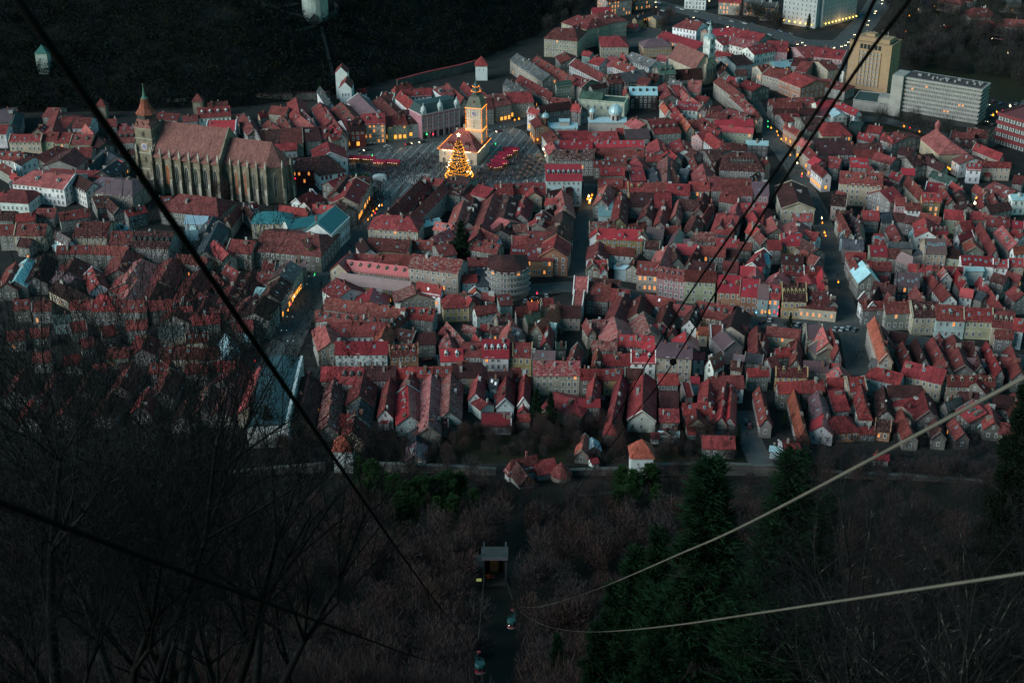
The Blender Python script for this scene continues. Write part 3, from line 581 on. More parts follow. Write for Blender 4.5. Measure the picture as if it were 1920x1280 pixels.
Z('strip roofs right of the square', 'A2', """
130 322 205 345 75 350 15 12 kw L;190 395 225 450 140 440 13 10.5 ro L;200 312 450 275 330 352 13 9.5 dg C3;455 300 525 312 450 340 13 9.5 kg;295 490 345 560 240 560 12 9 rw;346 500 568 500 450 582 12 8.5 kg;570 510 780 502 680 590 12 8.5 kg S2;360 572 600 575 480 635 11 8 bg S4;600 575 990 572 800 620 11 8 bg S8;300 580 330 640 240 620 11 8 pg
310 640 612 640 450 720 14 10 dg XS0;620 632 990 640 800 690 12 8.5 rg;845 490 1020 485 930 560 12 8.5 mg;780 480 840 480 800 510 12 9 kc;1012 430 1215 416 1118 528 13 9.5 kg D4P;910 402 1000 450 860 460 12 9 pg;1090 560 1110 640 1010 660 12 8 kg;1110 570 1170 660 1100 680 11 8 kg;1260 560 1290 640 1190 640 11 8 kw
1290 600 1390 660 1300 680 11 8 dg;700 690 860 700 780 740 10 7.5 rg;930 690 980 760 870 740 10 7 kg;1010 680 1120 676 1060 720 11 8 kg;1180 640 1240 690 1150 690 11 8 kg;1220 700 1270 640 1290 700 9 7 gg n;620 720 750 730 690 770 11 8 rg""")
Z('row beside the red hotel', 'A2', """
302 755 566 755 420 878 20 15.5 bb D7;572 770 746 770 660 830 14 11 kg;572 852 748 850 655 915 13.5 10 ro JS2;752 760 868 760 810 860 11 8 rg;868 778 976 775 920 876 11 8 kg S2;75 890 256 890 165 975 13 9 kc S3;150 880 165 960 100 1000 12 9 kc;0 900 60 895 20 970 13 9 kg;752 870 870 872 810 930 12 9 kg
870 888 978 888 920 958 12.5 9.5 ky D2;978 890 1170 890 1070 960 12.5 9.5 rg;1176 895 1330 900 1250 985 12.5 9 kg D1;1332 880 1476 880 1404 950 13 9.5 kc J;1480 850 1564 850 1520 950 13 9.5 rg;1568 858 1790 862 1680 985 14 9.5 rp;1800 880 1920 884 1860 985 13.5 9.5 mp S1""")
Z('yards behind the red hotel', 'A2', """
1170 690 1160 880 1080 860 11 7 rg X;1195 740 1250 880 1165 850 11 7 dg;1430 745 1462 870 1350 860 11 7 pg S3;1270 780 1330 790 1290 830 9 7 gb n;1640 660 1820 668 1730 800 16 9 dg HD8;1500 760 1570 700 1540 790 11 8 rg;1850 800 1780 850 1800 880 12 9 rg;1880 710 1920 720 1890 770 13 10 ro;1360 690 1390 760 1330 740 10 7 rg
1060 770 1100 870 1010 850 10 7 zg;1450 650 1560 640 1500 730 12 9 dg;1390 520 1470 500 1440 570 11 8 kp;1480 510 1590 600 1470 600 11 8 kw;1570 600 1640 590 1600 640 11 8 rg;1640 590 1760 600 1700 640 11 8 dg;1760 570 1920 575 1850 600 10 8 wg""")
Z('roofs below the dome church', 'A2', """
1150 140 1190 230 1100 240 12 8.5 rg;1180 165 1275 155 1230 240 13 9.5 kg;1275 195 1430 310 1255 250 12 8.5 pg S6;1240 275 1430 290 1330 345 12 8.5 kw S8;1330 125 1420 130 1340 210 12 8.5 pc;1390 230 1480 250 1420 290 11 8 kg;1200 290 1290 400 1160 350 12 8.5 kc;1260 370 1340 460 1240 430 12 8.5 oc S2;1310 420 1430 420 1370 480 12 8.5 rc
1430 400 1540 470 1420 470 11 8 kg;1130 280 1180 350 1110 310 11 8 ow;1440 340 1560 310 1520 380 12 9 rg;1460 350 1620 370 1540 410 12 9 rg;1620 330 1770 380 1690 430 12 9 rg;1520 420 1800 410 1660 470 12 9 bg C4;1560 460 1810 480 1690 500 11 8.5 bv;1420 450 1560 500 1480 510 11 8 kg;1480 340 1510 300 1470 380 10 7 kg""")
Z('wings under the red hotel row', 'A2', """
700 898 650 1010 610 1000 12 8 pg;650 1060 765 1062 700 1010 8 7 wb n;775 900 870 880 820 940 11 8 kc n;826 960 800 1150 742 1150 12 8 ky S4;890 965 1062 972 970 1070 11 7.5 dg S1;1072 965 1190 968 1120 1080 11.5 8 kg S1;1255 1010 1225 1120 1195 1100 10.5 6.5 pg;1262 1010 1400 1020 1340 1100 11 7.5 dg
1440 960 1400 1090 1440 1150 10 7 rg;1500 1030 1430 1150 1460 1190 10 7 kg;1570 970 1700 990 1640 1040 11 8 rg;1700 1030 1640 1190 1610 1150 10.5 7 pg;1720 1040 1910 1045 1830 1110 11 8 kg;1800 1090 1860 1200 1760 1160 10 7 kg;445 940 480 1100 388 1090 11.5 7.5 pg S4;480 1100 470 1260 390 1200 11.5 7.5 dg;280 950 440 920 380 980 12 9 dg
260 1000 340 1010 280 1060 11 8 kg;240 1100 190 1200 160 1160 10 7 rg;320 1050 250 1100 260 1140 10 7 dg;100 990 60 1120 30 1060 10.5 7 kg;1050 1010 1000 1130 960 1120 10 7 rg;1150 1030 1110 1180 1080 1130 10 7 rg;1390 1130 1340 1240 1300 1210 10 7 rg;1600 1100 1560 1200 1540 1160 10 7 rg;1900 1060 1880 1200 1830 1160 10 7 kg""")
Z('rows left of the avenue of lights', 'A3', """
20 20 172 60 90 112 13 9.5 rc;195 58 358 120 285 195 13 9.5 ko;0 265 150 255 70 300 12 8.5 rg;150 250 340 250 240 310 12 8.5 rg;0 300 210 282 100 345 11 8 rg;355 283 500 266 430 330 12 9 bw;512 272 680 345 600 365 12 9 bw;345 340 430 330 380 400 9 7 bw;500 330 545 370 490 400 10 8 ww
0 335 330 335 170 380 11 8 dg;90 380 220 370 160 430 10 8 kg;100 440 205 500 95 490 12 9 ro L;178 560 250 590 180 620 12.5 9.5 pc L;230 610 310 680 220 680 12 9 rc L;300 690 350 720 265 745 12 9 bp L;310 740 390 810 290 800 12 9 kw L;240 410 410 400 330 500 12 8.5 dg;455 440 530 440 485 540 13 9 kc HJ
690 510 800 540 730 570 10 7 kg S2;760 455 860 470 810 520 11 8 kg;870 510 940 570 860 560 10 7 kg;550 510 600 590 530 550 10 7 dg;350 580 610 580 480 680 11 8 dg S2;615 595 845 590 730 660 11 8 dg;460 690 550 700 500 780 11.5 8 kg;620 700 745 705 680 775 11.5 8 bg S6;350 690 450 700 400 790 11 8 dg
645 640 850 640 750 700 10 7 rg;960 505 1050 540 900 590 11 8 rg;1000 620 1100 640 1050 690 10 7 dg;820 660 960 700 870 740 11 8 rg;1040 700 1230 670 1150 760 11 8 dg;1170 680 1330 760 1190 750 11 8 dg""")
Z('houses around the ochre arched facade', 'A3', """
545 798 862 822 700 905 17.5 13 rc D3C5;335 875 400 1040 470 960 13 9.5 dc;400 970 510 980 445 1062 12.5 9 dc;520 950 580 962 548 1012 11.5 8.5 rc;840 950 935 918 890 1045 13 9 kg S1;958 1000 1032 1002 990 1060 11.5 8.5 rp;1036 1038 1146 1042 1090 1090 10.5 7.5 rw l;1158 960 1294 962 1222 1030 14 10 ky J;1050 832 1165 950 1032 890 13 8.5 rc
1195 882 1330 900 1200 950 11 8 bw S2;1290 890 1380 1010 1300 1000 11 8 rg;1005 780 1095 782 1050 830 10.5 8 bg n;930 800 1012 835 940 850 10 7 kg;1240 795 1420 860 1290 870 11 8 ng;880 860 960 900 880 930 10 7.5 kg;770 760 860 870 800 850 11 8 rc;1380 880 1460 930 1400 940 10 7.5 kb;1440 940 1500 1060 1370 1020 11 7 dg
1490 670 1545 705 1415 740 11.5 8.5 pw;1500 740 1600 745 1560 780 12 9 kw;1580 725 1820 735 1700 770 11 8.5 kc;1380 500 1550 520 1450 590 12 8.5 rg;1500 480 1660 500 1590 550 12 8.5 rg;1400 560 1560 560 1480 630 11 8 dg;1560 590 1760 670 1600 650 12 8.5 kc;1700 880 1860 950 1740 990 11 8 rg;1820 975 1920 972 1870 1020 11 9 ww
1640 1060 1800 1030 1720 1110 11 8 dg;1560 900 1640 960 1560 960 10 7 rg;1600 980 1620 1060 1570 1050 10 7.5 kc;1330 1088 1480 1100 1400 1165 12 8.5 kv P;1500 1100 1640 1110 1570 1160 10.5 7.5 kg;1640 1150 1810 1160 1730 1220 11 8 rg;1680 950 1720 1030 1640 1000 10 7 rg;1850 830 1920 840 1880 900 11 8 rg;1150 1110 1300 1150 1200 1180 10 7 rg
940 1110 1030 1120 980 1180 10 7 dg;710 1095 830 1100 770 1170 11 7.5 kg S1;600 1110 700 1180 620 1200 10 7 mg;480 1090 600 1100 540 1170 11 8 dg;1040 1130 1140 1150 1080 1200 10 7 dg;840 1110 920 1110 880 1190 10 7 zg;1440 1180 1520 1170 1490 1240 10 7 kc;1820 1170 1920 1180 1870 1230 10 7.5 bg S1""")
Z('pink roofs by the long straight street', 'B3', """
215 50 222 130 108 130 12 8.5 pb;30 20 70 110 -20 120 11 8 pg;100 146 248 150 172 240 12.5 9 by S3;255 175 390 260 260 280 11.5 8 dg;285 120 380 150 340 200 11 8 kw;0 196 100 200 45 270 12 8.5 kg;108 300 262 308 190 380 11.5 8 dg S2;255 270 390 330 270 360 11.5 8 rg;120 390 266 395 192 465 11.5 8.5 kg;270 392 402 396 335 466 11.5 8.5 kw S1D1
405 410 425 560 375 585 12 8.5 bc;395 590 470 610 430 660 11 8 dg;95 432 20 520 0 480 11.5 8 pg S1;0 532 95 540 48 640 14 9.5 kb JD2;108 540 286 545 195 682 15 9.5 dy D6C2;290 548 355 600 290 640 11 8 kg;300 655 440 668 390 800 12 6.5 rc HJ;440 580 490 650 400 640 11 8 dg;190 1 330 0 260 50 11 8 pb;280 440 330 520 230 540 9 7 kg""")
Z('row right of the long straight street', 'B3', """
440 -30 520 130 425 40 13 9.5 rc;545 282 590 390 505 310 13 9.5 rc;608 350 668 440 755 525 14.5 9.5 wg P;640 622 700 700 602 690 12 8.5 dw;645 346 775 352 712 400 10.5 8 bg;720 430 790 480 740 500 11 8 kb;490 190 640 200 560 265 10 8 gg n;560 130 640 160 530 180 10.5 8 gb n;515 70 600 80 560 120 11 8 rg;680 15 692 150 632 120 12 8 mg S4
800 150 862 150 765 230 12 8 kg S6;768 235 886 240 826 322 12 9 bv S2;890 262 985 264 940 335 11 8.5 rg;780 360 920 362 850 430 11 8 rg;900 210 1080 215 990 260 10 8 gc;940 70 1000 190 910 190 11 7.5 rg;1180 30 1200 130 1090 110 11 7.5 kw S1;1250 100 1345 100 1295 150 11 8 bg D3;590 290 730 292 660 340 11 8 kg""")
Z('houses around the mauve roofed white house', 'B3', """
1172 185 1328 190 1235 300 16.5 11.5 mc S9;1000 285 1090 325 1040 380 12 8 mg H;1335 262 1440 272 1390 335 12 9 dv;1452 312 1690 322 1570 390 12.5 9.5 bw S6;1480 400 1610 400 1540 430 9 8 ww n;1690 342 1800 346 1745 402 12 9 kw;1812 332 1920 336 1865 395 12 9 kc;965 438 1132 450 1040 550 12.5 8.5 md S5J;1110 540 1178 670 1058 610 11 7 rg
900 590 985 690 880 640 11 7 rg;800 505 960 540 870 590 11.5 8 dg;1200 420 1275 510 1165 475 11 7.5 rg;1312 390 1345 450 1262 445 11 7.5 pw S1;1415 408 1490 520 1385 480 11.5 7.5 bg P;1300 520 1370 610 1245 590 10.5 7 rw;1452 556 1540 570 1490 620 11 8 bw;1670 570 1775 720 1640 650 11 7 rg;1060 375 1230 390 1150 430 11 8.5 kg;1250 385 1460 400 1360 420 11 9 kg
1420 170 1530 130 1500 190 10 7 kw;1440 70 1510 60 1480 130 10 7 kg;1530 190 1560 250 1460 240 10 7 og;1590 60 1710 260 1580 160 11 7 rg;1760 90 1870 220 1720 180 11.5 7.5 pg S5;1850 110 1920 150 1860 190 11 8 kw;1840 250 1920 240 1870 300 11 8 ow;1640 10 1810 30 1720 60 11 8 rg;1700 440 1800 470 1720 520 11 8 dg;1800 430 1900 460 1840 500 11 8 rg
1850 540 1920 600 1830 640 11 7.5 rg;1590 470 1660 560 1560 520 10.5 7 kg;1560 560 1640 600 1570 640 10.5 7.5 zg;840 520 780 640 800 690 10 7 dg;1180 260 1150 300 1100 290 9 7 zg n;1330 160 1400 250 1310 230 11 8 rg""")
Z('street row behind branches at far right', 'B3', """
690 716 840 712 760 770 12 9 rg;845 716 1046 712 950 800 12.5 9 rg;1060 680 1252 680 1156 800 14 9.5 dc D3;1258 682 1470 690 1365 802 14 9.5 rb D1;1472 702 1685 712 1575 806 14 9.5 kv S3;1690 722 1850 740 1770 860 13 9.5 rc D4;1850 780 1925 790 1880 880 13 9.5 kb S1;692 766 778 1045 660 920 15 11 oc D0C3;830 820 905 960 775 910 11 7.5 rc""")
Z('yard wings at right of the narrow lane', 'B3', """
1010 960 1062 1080 955 1040 10.5 6.5 rg;1110 930 1178 1075 1060 1010 10.5 6.5 dg;1240 925 1350 1140 1180 1010 10.5 6.5 rg S1;1390 905 1478 1140 1320 1060 10.5 6.5 rg;1545 960 1600 1140 1510 1060 10 6.5 dg;1640 955 1750 1160 1610 1040 10.5 6.5 kg;1835 950 1905 1150 1780 1050 10.5 6.5 rg;860 1010 920 1100 830 1080 9.5 6.5 dg;920 880 1040 900 960 960 10 7 dg
1290 900 1300 990 1230 960 9.5 6.5 rg;1440 960 1540 960 1490 1020 10 7 dg;1700 900 1830 910 1760 960 10 7 rg;1500 1080 1620 1090 1560 1150 9 6 mg;1720 1070 1840 1080 1780 1150 9 6 rg;780 1080 890 1110 830 1150 10 7 gs""")
Z('houses left of the narrow lane', 'B3', """
0 840 240 868 120 925 11 8 rc;285 830 405 832 330 940 12 8 mc;412 848 452 960 358 1010 12 7.5 pc S2;470 850 530 1010 540 1040 12 7 rg;165 960 232 940 180 1000 10 7 rg;218 950 210 1085 160 1080 10.5 7 rg S1;60 1010 160 1000 110 1060 10 7 kg;275 1100 450 1108 360 1180 11 8 mg;62 1150 296 1154 180 1208 11 8 ry D2;530 1142 560 1210 425 1180 10.5 7 pg
0 1080 60 1060 20 1160 11 7.5 pg;470 1120 540 1130 500 1180 10 7 kg;380 950 440 1010 350 1050 9 6.5 mc""")
Z('gables right of the central street', 'B2', """
572 62 762 56 670 105 12 9 rc X;640 108 982 122 800 195 13.5 10 by C4;655 95 642 135 572 195 13 9.5 bw n;838 122 842 155 812 192 12.5 9.5 bw C0;962 118 966 155 900 195 13 9.5 bw C1;655 208 640 300 560 295 12 8.5 rw;700 240 920 262 810 302 11.5 8.5 rw;965 300 905 380 870 385 10 7 dg;625 312 600 395 560 380 11.5 8 rg;640 330 690 400 640 400 10 7 bw n
580 398 692 395 625 470 11.5 8.5 kc LS2;690 420 890 436 790 498 11.5 8.5 dw;902 390 1066 402 985 500 13.5 9.5 rc JS4;1075 425 1286 460 1178 530 14.5 10.5 rp D5;1290 430 1520 442 1400 520 15.5 12 rv;1515 502 1702 512 1605 642 14 9.5 bo D2;1706 502 1846 512 1775 642 14 9.5 bo S3;1850 528 1925 532 1885 640 14 9.5 mb J;770 385 900 390 830 410 8 7 wb n""")
Z('courts behind the pale green house', 'B2', """
1168 240 1095 400 1018 410 13 8.5 pg;1210 240 1240 330 1180 420 13 8.5 dg n;1242 226 1398 236 1310 300 13 9 bg n;1395 242 1330 350 1270 420 12.5 9 kg;1396 240 1600 252 1500 320 12.5 9 rg;1330 350 1530 378 1430 430 12 8.5 dg;1150 95 1262 88 1205 140 11 8 rg;1372 138 1525 142 1448 185 12 8.5 rc X;1255 115 1212 205 1190 180 11 8 mg;1290 190 1370 190 1330 220 11 8 mg
1540 182 1700 190 1620 250 11 8 kg;1605 262 1705 272 1650 330 10.5 7.5 dg;1590 352 1700 362 1640 440 11 8 rg;1720 392 1872 402 1800 470 12 8.5 bg;1832 400 1822 510 1752 510 12 8 pg;1890 262 1800 370 1790 330 12 8.5 kw;1700 210 1800 220 1750 270 11 8 rg;1880 300 1920 300 1900 380 11 8.5 tb;1850 130 1910 190 1830 200 11 8 rg;1000 200 1110 210 1050 240 10 7 dg
1020 100 1140 110 1080 190 11 8 mg;880 80 1000 60 940 110 11 8.5 rg;1540 0 1700 20 1620 170 11 6 kg;1780 70 1860 120 1760 130 11 7 kg""")
Z('block left of the central street', 'B2', """
368 60 300 230 450 170 13 9 dg;345 160 316 262 425 355 15 10 ko;108 246 312 250 205 352 13 9 ro S5J;0 240 104 245 50 340 12.5 9 kg S4;120 132 320 136 215 235 12 8.5 rg;0 166 125 165 60 230 11.5 8 rc;10 82 118 78 60 130 11 8 rc X;200 30 180 80 120 70 11 8 kg;240 60 350 60 300 110 10 7 rg""")
Z('twisted roofs left of the pink building', 'B2', """
470 470 572 475 430 600 15 9 pw;470 575 540 580 500 690 13 8.5 pw n;582 500 745 512 660 645 12 7.5 rg S1;745 560 882 572 810 660 11.5 8 kg S1;842 592 775 762 700 770 11.5 7 rg;768 770 800 920 650 930 11 6.5 pg X;972 612 935 740 862 720 11.5 7.5 rc;985 742 1042 890 885 830 11.5 7 pg XP;1010 602 1222 645 1110 690 11.5 8 rw;1185 655 1125 800 1078 780 11.5 7.5 rg S1
1040 830 1142 830 1090 890 9.5 6.5 bw;1218 676 1345 692 1280 750 11.5 7.5 bg D1S1;1395 650 1330 790 1312 740 12 8 dw S4;1400 648 1660 690 1540 790 12.5 8.5 rg S4D3;1690 690 1640 840 1790 790 11.5 7.5 dc;345 655 185 830 165 845 12 7 og;335 690 512 692 420 780 10.5 7 dc;30 700 110 690 70 760 10.5 7 rg;120 660 190 660 150 720 10 7 kg;220 640 300 630 260 670 10 7.5 rc
0 850 70 868 30 960 11 7 zg S3;560 785 600 860 535 860 10.5 7.5 rc;610 792 695 795 650 870 10.5 7.5 rc X;275 830 255 950 220 930 10 6.5 kg;330 965 402 965 365 1000 8 6 ng;490 970 455 1080 425 1060 10 6.5 rg;602 950 785 958 690 1010 11 8 rg X;200 800 330 820 250 850 9 6.5 wg X;1200 880 1210 830 1180 860 9 6 rg;100 760 200 740 150 820 9 6 ng n""")
Z('street row above the front wings', 'B2', """
0 964 150 968 75 1078 13 9.5 ky S2;152 1022 320 1028 235 1085 12.5 9.5 mg;795 905 1060 918 930 965 12 8 kd S4P;1068 920 1078 1020 970 1020 12 8 bw S1;690 1052 886 1048 780 1130 12.5 8.5 kg D1;645 1000 625 1130 608 1120 11.5 8 og;895 1024 1075 1026 985 1118 14.5 10.5 bw D2;1088 962 1348 972 1215 1082 16.5 13 mc C3;1300 885 1310 965 1198 965 11.5 7.5 bg S2
1490 836 1576 836 1510 935 11 7 rw;1582 870 1665 960 1600 1040 11 7.5 mg n;1400 850 1465 850 1420 900 9 6.5 oc J;1840 840 1845 1030 1768 1030 10.5 6.5 rg;1485 1080 1565 1030 1470 1195 12 7.5 bw S2;1650 1098 1730 1110 1690 1160 10 7 dc;1755 1040 1885 1060 1820 1110 10.5 7.5 zg;1770 1158 1920 1154 1845 1200 10.5 8 kg;1670 1050 1740 1060 1700 1090 9.5 7 mg;1900 900 1880 1000 1920 1020 10 6.5 rg
1700 820 1770 850 1720 920 9.5 6 dg;1360 1040 1440 1040 1400 1080 10 8 bw;420 1075 500 1075 460 1130 9 6.5 rg n""")
Z('rows above the dome church', 'D2', """
40 400 285 560 60 500 14 10 gc D4;185 422 480 588 235 530 14 10 rg D4C4;400 390 440 440 350 460 12 9 rg;475 442 705 562 530 540 13 9.5 rw;622 420 702 442 640 490 13 9.5 kw;720 430 790 432 730 500 12 9 pw;785 442 930 505 760 500 13.5 9.5 rw;902 390 1085 452 960 485 14 10 gw XD3;60 560 310 700 60 630 14 10 rg C3;-40 590 125 690 10 690 14 10 gg
0 710 182 700 92 788 14 10.5 kc L;462 560 592 600 500 650 14 10.5 rc;590 640 700 620 660 660 12 10 dg;540 380 600 390 560 420 9 6.5 kb n;830 390 860 450 820 440 12 9 kc n;700 562 800 550 750 630 14.5 10 rs D2;800 548 985 520 900 618 14.5 10 gs;1012 545 1112 562 1060 620 13 9 ds;1085 495 1200 485 1140 560 17 13 ns D3;1212 522 1420 510 1310 590 14 8 dg;1105 410 1180 420 1130 460 9 6.5 pw
882 650 1085 650 985 712 14 10 wd D4;860 690 860 640 830 700 13 10 kc n;960 580 1040 590 1000 640 12 9 rg;1180 640 1280 650 1230 700 12 8.5 rg;1200 590 1280 620 1210 650 12 9 gg;330 610 440 600 390 640 15 12 nv;300 730 440 740 370 790 12 9 rg;460 760 530 800 450 820 12 9 kg""")
Z('rows by the church with the white spire', 'D2', """
1140 235 1440 320 1300 345 13 9.5 bg;1305 145 1430 165 1330 222 17 12.5 rw i;1450 225 1660 205 1560 270 15 11.5 bc S3;1660 210 1900 255 1750 290 15 11.5 kc C3;1530 292 1640 270 1560 345 14 11 kw S2;1640 270 1830 315 1720 355 14 11 pw S4;1765 352 1925 318 1850 405 16 12 kw S5;1602 430 1735 408 1670 500 14 10.5 db l;1540 380 1650 400 1590 440 13 10 kg;1570 460 1600 540 1540 530 12 9 dg
1560 578 1712 690 1530 630 14 11 rc;1690 672 1740 720 1650 700 12.5 9.5 kw;1740 690 1870 800 1720 750 12.5 9.5 rc D3;1680 520 1760 520 1720 560 11 8 dg;1700 570 1780 590 1740 630 11 8 bb;1760 600 1870 640 1780 680 11 8 kg;1880 820 1920 860 1850 850 12 9 rc;1830 800 1890 820 1820 850 12 9 pg;1840 490 1920 480 1880 540 13 10 rc;600 60 740 50 660 90 12 8.5 bc;1640 590 1700 640 1660 660 12 9 rg""")
Z('school wings with red hipped roofs', 'D2', """
340 205 470 215 400 302 19 14 rc H;495 112 600 140 560 222 20 15 rc H;640 100 740 85 700 180 20 15 rc H;720 272 805 272 740 352 13 9 kc H;1030 292 1125 288 1060 352 12 8 my H;450 200 520 170 500 250 17 13 rc;620 170 640 120 660 190 18 14 rc;920 130 1050 90 980 140 9 7 gy;1050 120 1100 110 1080 150 9 7 gy;850 170 950 180 900 210 6 4 kg n""")
Z('roofs left of the ochre tower block', 'D3', """
0 302 152 310 80 392 15 11 kp;210 365 380 352 300 440 13 10 kp;382 358 592 382 480 440 14 11 kp D2;20 465 225 440 140 500 12 9.5 wg;200 430 300 440 250 500 13 10 rg;250 460 330 470 290 560 13 10 rg;420 590 560 620 470 660 10 7 rg H;0 500 120 540 30 570 12 9 rc;60 500 170 530 120 580 12 9 rc;520 490 570 480 545 540 12 9.5 gw;380 460 460 450 420 530 14 11 rc""")
Z('villas in the park at top right', 'D3', """
1545 60 1640 58 1590 130 13 8 rc H;1790 140 1920 150 1840 205 12 8 rc H;1150 -10 1260 -30 1200 20 12 8 gg;1750 -20 1900 -10 1830 30 12 8 gc; 1330 -30 1440 -10 1380 30 12 8 rc H; 1640 150 1700 160 1650 200 9 6 kc H; 1480 -30 1560 -20 1500 10 11 8 kw""")
Z('blocks beyond the boulevard at the top', 'D2', """
680 -40 860 -60 770 10 17 13 rc J; 900 -60 1040 -80 970 -20 15 11 ro J; 1560 -30 1720 -20 1640 20 14 10.5 kc J; 1750 -20 1900 0 1820 30 14 10.5 gc J; 1300 -60 1460 -50 1380 -20 14 10 rw; 1880 10 1990 20 1940 60 14 11 gw J""")

# ------------------------------------------------------------------ landmarks
class Frame:
    """A thing's own axes: origin at a place on the ground, x along its front towards the second place, y away from the viewer."""
    def __init__(s, name, p0, p1):
        d = p1 - p0; s.L = math.hypot(d.x, d.y); s.rot = math.atan2(d.y, d.x); s.o = empty(name, p0, s.rot); s.p0 = p0
        s.x = Vector((d.x, d.y, 0)).normalized(); s.y = Vector((-s.x.y, s.x.x, 0))
    def loc(s, p): q = p - s.p0; return q.dot(s.x), q.dot(s.y)
LAND = []
def land(o, label, cat, group=None): tag(o, label, cat, group); LAND.append(o); return o
def bulbs(b, pts, step=.8, r=.17, mi=0, jit=.12):
    for a, c in zip(pts[:-1], pts[1:]):
        a, c = Vector(a), Vector(c); n = max(1, int((c - a).length / step))
        for i in range(n):
            p = a.lerp(c, (i + R.random() * .6) / n); b.octa((p.x + R.uniform(-jit, jit), p.y + R.uniform(-jit, jit), p.z + R.uniform(-jit, jit)), r * R.uniform(.7, 1.2), mi)
def gothic(w, h, n=5):
    pts = [(-w, 0), (w, 0), (w, h * .72)] + [(w * math.cos(a), h * .72 + h * .28 * math.sin(a)) for a in [math.pi / 2 * i / n for i in range(1, n)]] + [(0, h)] + [(-w * math.sin(a), h * .72 + h * .28 * math.cos(a)) for a in [math.pi / 2 * i / n for i in range(1, n)]] + [(-w, h * .72)]
    return pts
def arch_me(name, w, h, gm, fm):
    b = MB(); o = gothic(w, h); i = [(x * .74, .25 + y * .93) for x, y in o]; n = len(o)
    b.add([(x, -.22, y) for x, y in o] + [(x, -.22, y) for x, y in i], [(k, (k + 1) % n, n + (k + 1) % n, n + k) for k in range(n)], 0)
    b.add([(x, -.22, y) for x, y in o] + [(x, .1, y) for x, y in o], [(k, n + k, n + (k + 1) % n, (k + 1) % n) for k in range(n)], 0)
    b.add([(x, -.08, y) for x, y in i], [tuple(range(n))], 1); b.box(-.08, .08, -.2, -.05, .2, h * .9, 0)
    return b.mesh(name, [fm, gm])
M_SAND = surf('pale_sandstone', col=(.40, .38, .32), rough=.95, streak=False, lo=.5, hi=1.2)
M_DSTONE = surf('dark_sandstone', col=(.19, .165, .125), rough=.95, streak=False, lo=.55, hi=1.3)
M_ORWIN = glow('church_window_glow', (1, .22, .03), .07)
M_CHROOF = surf('church_tiles', col=(.20, .088, .078), rough=.9, lo=.8, hi=1.15)

# --- the great gothic church
r1, r2 = P(304, 226, 38), P(429, 241, 38)
F = Frame('gothic_church', Vector((r1.x, r1.y, 0)), Vector((r2.x, r2.y, 0))); L = F.L; W_ = 14.0; t = F.o
land(t, 'great gothic stone church with steep brown roof and clock tower beside the forested hill', 'church')
b = MB(); b.gable(0, L, -W_, W_, 21.4, 36.6); b.build('nave_wall', M_DSTONE, t)
rb = roof_mesh(L - 1.2, W_ + .4, 22, 38, False, False, .6, .3, .2); nr = rb.build('nave_roof', M_CHROOF, t, loc=(L / 2, 0, 0))
for xx in (.0, L):
    b = MB(); b.add([(-.5, -W_ - .8, 20), (-.5, W_ + .8, 20), (-.5, W_ + .8, 22.6), (-.5, 0, 39), (-.5, -W_ - .8, 22.6), (.5, -W_ - .8, 20), (.5, W_ + .8, 20), (.5, W_ + .8, 22.6), (.5, 0, 39), (.5, -W_ - .8, 22.6)],
        [(0, 4, 3, 2, 1), (5, 6, 7, 8, 9), (4, 9, 8, 3), (3, 8, 7, 2), (0, 5, 9, 4), (1, 2, 7, 6)]); b.build('gable_wall', M_DSTONE, t, loc=(xx, 0, 0))
CW, cx1 = 10.5, L + F.loc(P(492, 262, 33))[0] - F.loc(P(429, 241, 33))[0]
b = MB(); cz = 21.5; hp = [(L, -CW), (cx1, -CW), (cx1 + 7, -CW * .5), (cx1 + 9, 0), (cx1 + 7, CW * .5), (cx1, CW), (L, CW)]
vs = [(x, y, 0) for x, y in hp] + [(x, y, cz) for x, y in hp]; n = len(hp); b.add(vs, [(k, k + 1, n + k + 1, n + k) for k in range(n - 1)]); b.build('choir_wall', M_DSTONE, t)
b = MB(); ho = [(L, -CW - .7), (cx1, -CW - .7), (cx1 + 7.5, -CW * .52), (cx1 + 9.8, 0), (cx1 + 7.5, CW * .52), (cx1, CW + .7), (L, CW + .7)]
vs = [(x, y, cz - .3) for x, y in ho] + [(L, 0, 33), (cx1 - 1, 0, 33)]; b.add(vs, [(0, 1, 8, 7), (1, 2, 8), (2, 3, 8), (3, 4, 8), (4, 5, 8), (5, 6, 7, 8)]); b.build('choir_roof', M_CHROOF, t)
b = MB(); b.box(-.75, .75, -2.6, 0, 0, 9, 0); b.box(-.7, .7, -2.0, 0, 9, 17.5, 0); b.box(-.6, .6, -1.4, 0, 17.5, 22.5, 0); b.add([(-.75, -2.7, 9), (.75, -2.7, 9), (.75, 0, 10.5), (-.75, 0, 10.5)], [(0, 1, 2, 3)], 1)
b.box(-.5, .5, -1.5, -.5, 22.5, 24.2, 1); b.add([(-.62, -1.62, 24.2), (.62, -1.62, 24.2), (.62, -.38, 24.2), (-.62, -.38, 24.2), (0, -1, 27.6)], [(0, 1, 4), (1, 2, 4), (2, 3, 4), (3, 0, 4)], 1); b.box(-.78, .78, -2.65, -2.5, 0, 9, 1)
ME_BUT = b.mesh('buttress', [M_DSTONE, M_SAND])
ME_GW = arch_me('tall_window', 1.35, 12.5, M_GLASS, M_SAND); ME_GWL = arch_me('tall_window_lit', 1.35, 12.5, M_ORWIN, M_SAND)
nb = 7
for i in range(nb + 1):
    x = L * i / nb
    for s in (-1, 1): put('buttress', ME_BUT, t, None, (x, s * W_, 0), 0 if s < 0 else math.pi)
    if i < nb:
        put('tall_window', ME_GWL if i == 1 else ME_GW, t, None, (x + L / nb / 2, -W_, 5.5)); put('tall_window', ME_GW, t, None, (x + L / nb / 2, W_, 5.5), math.pi)
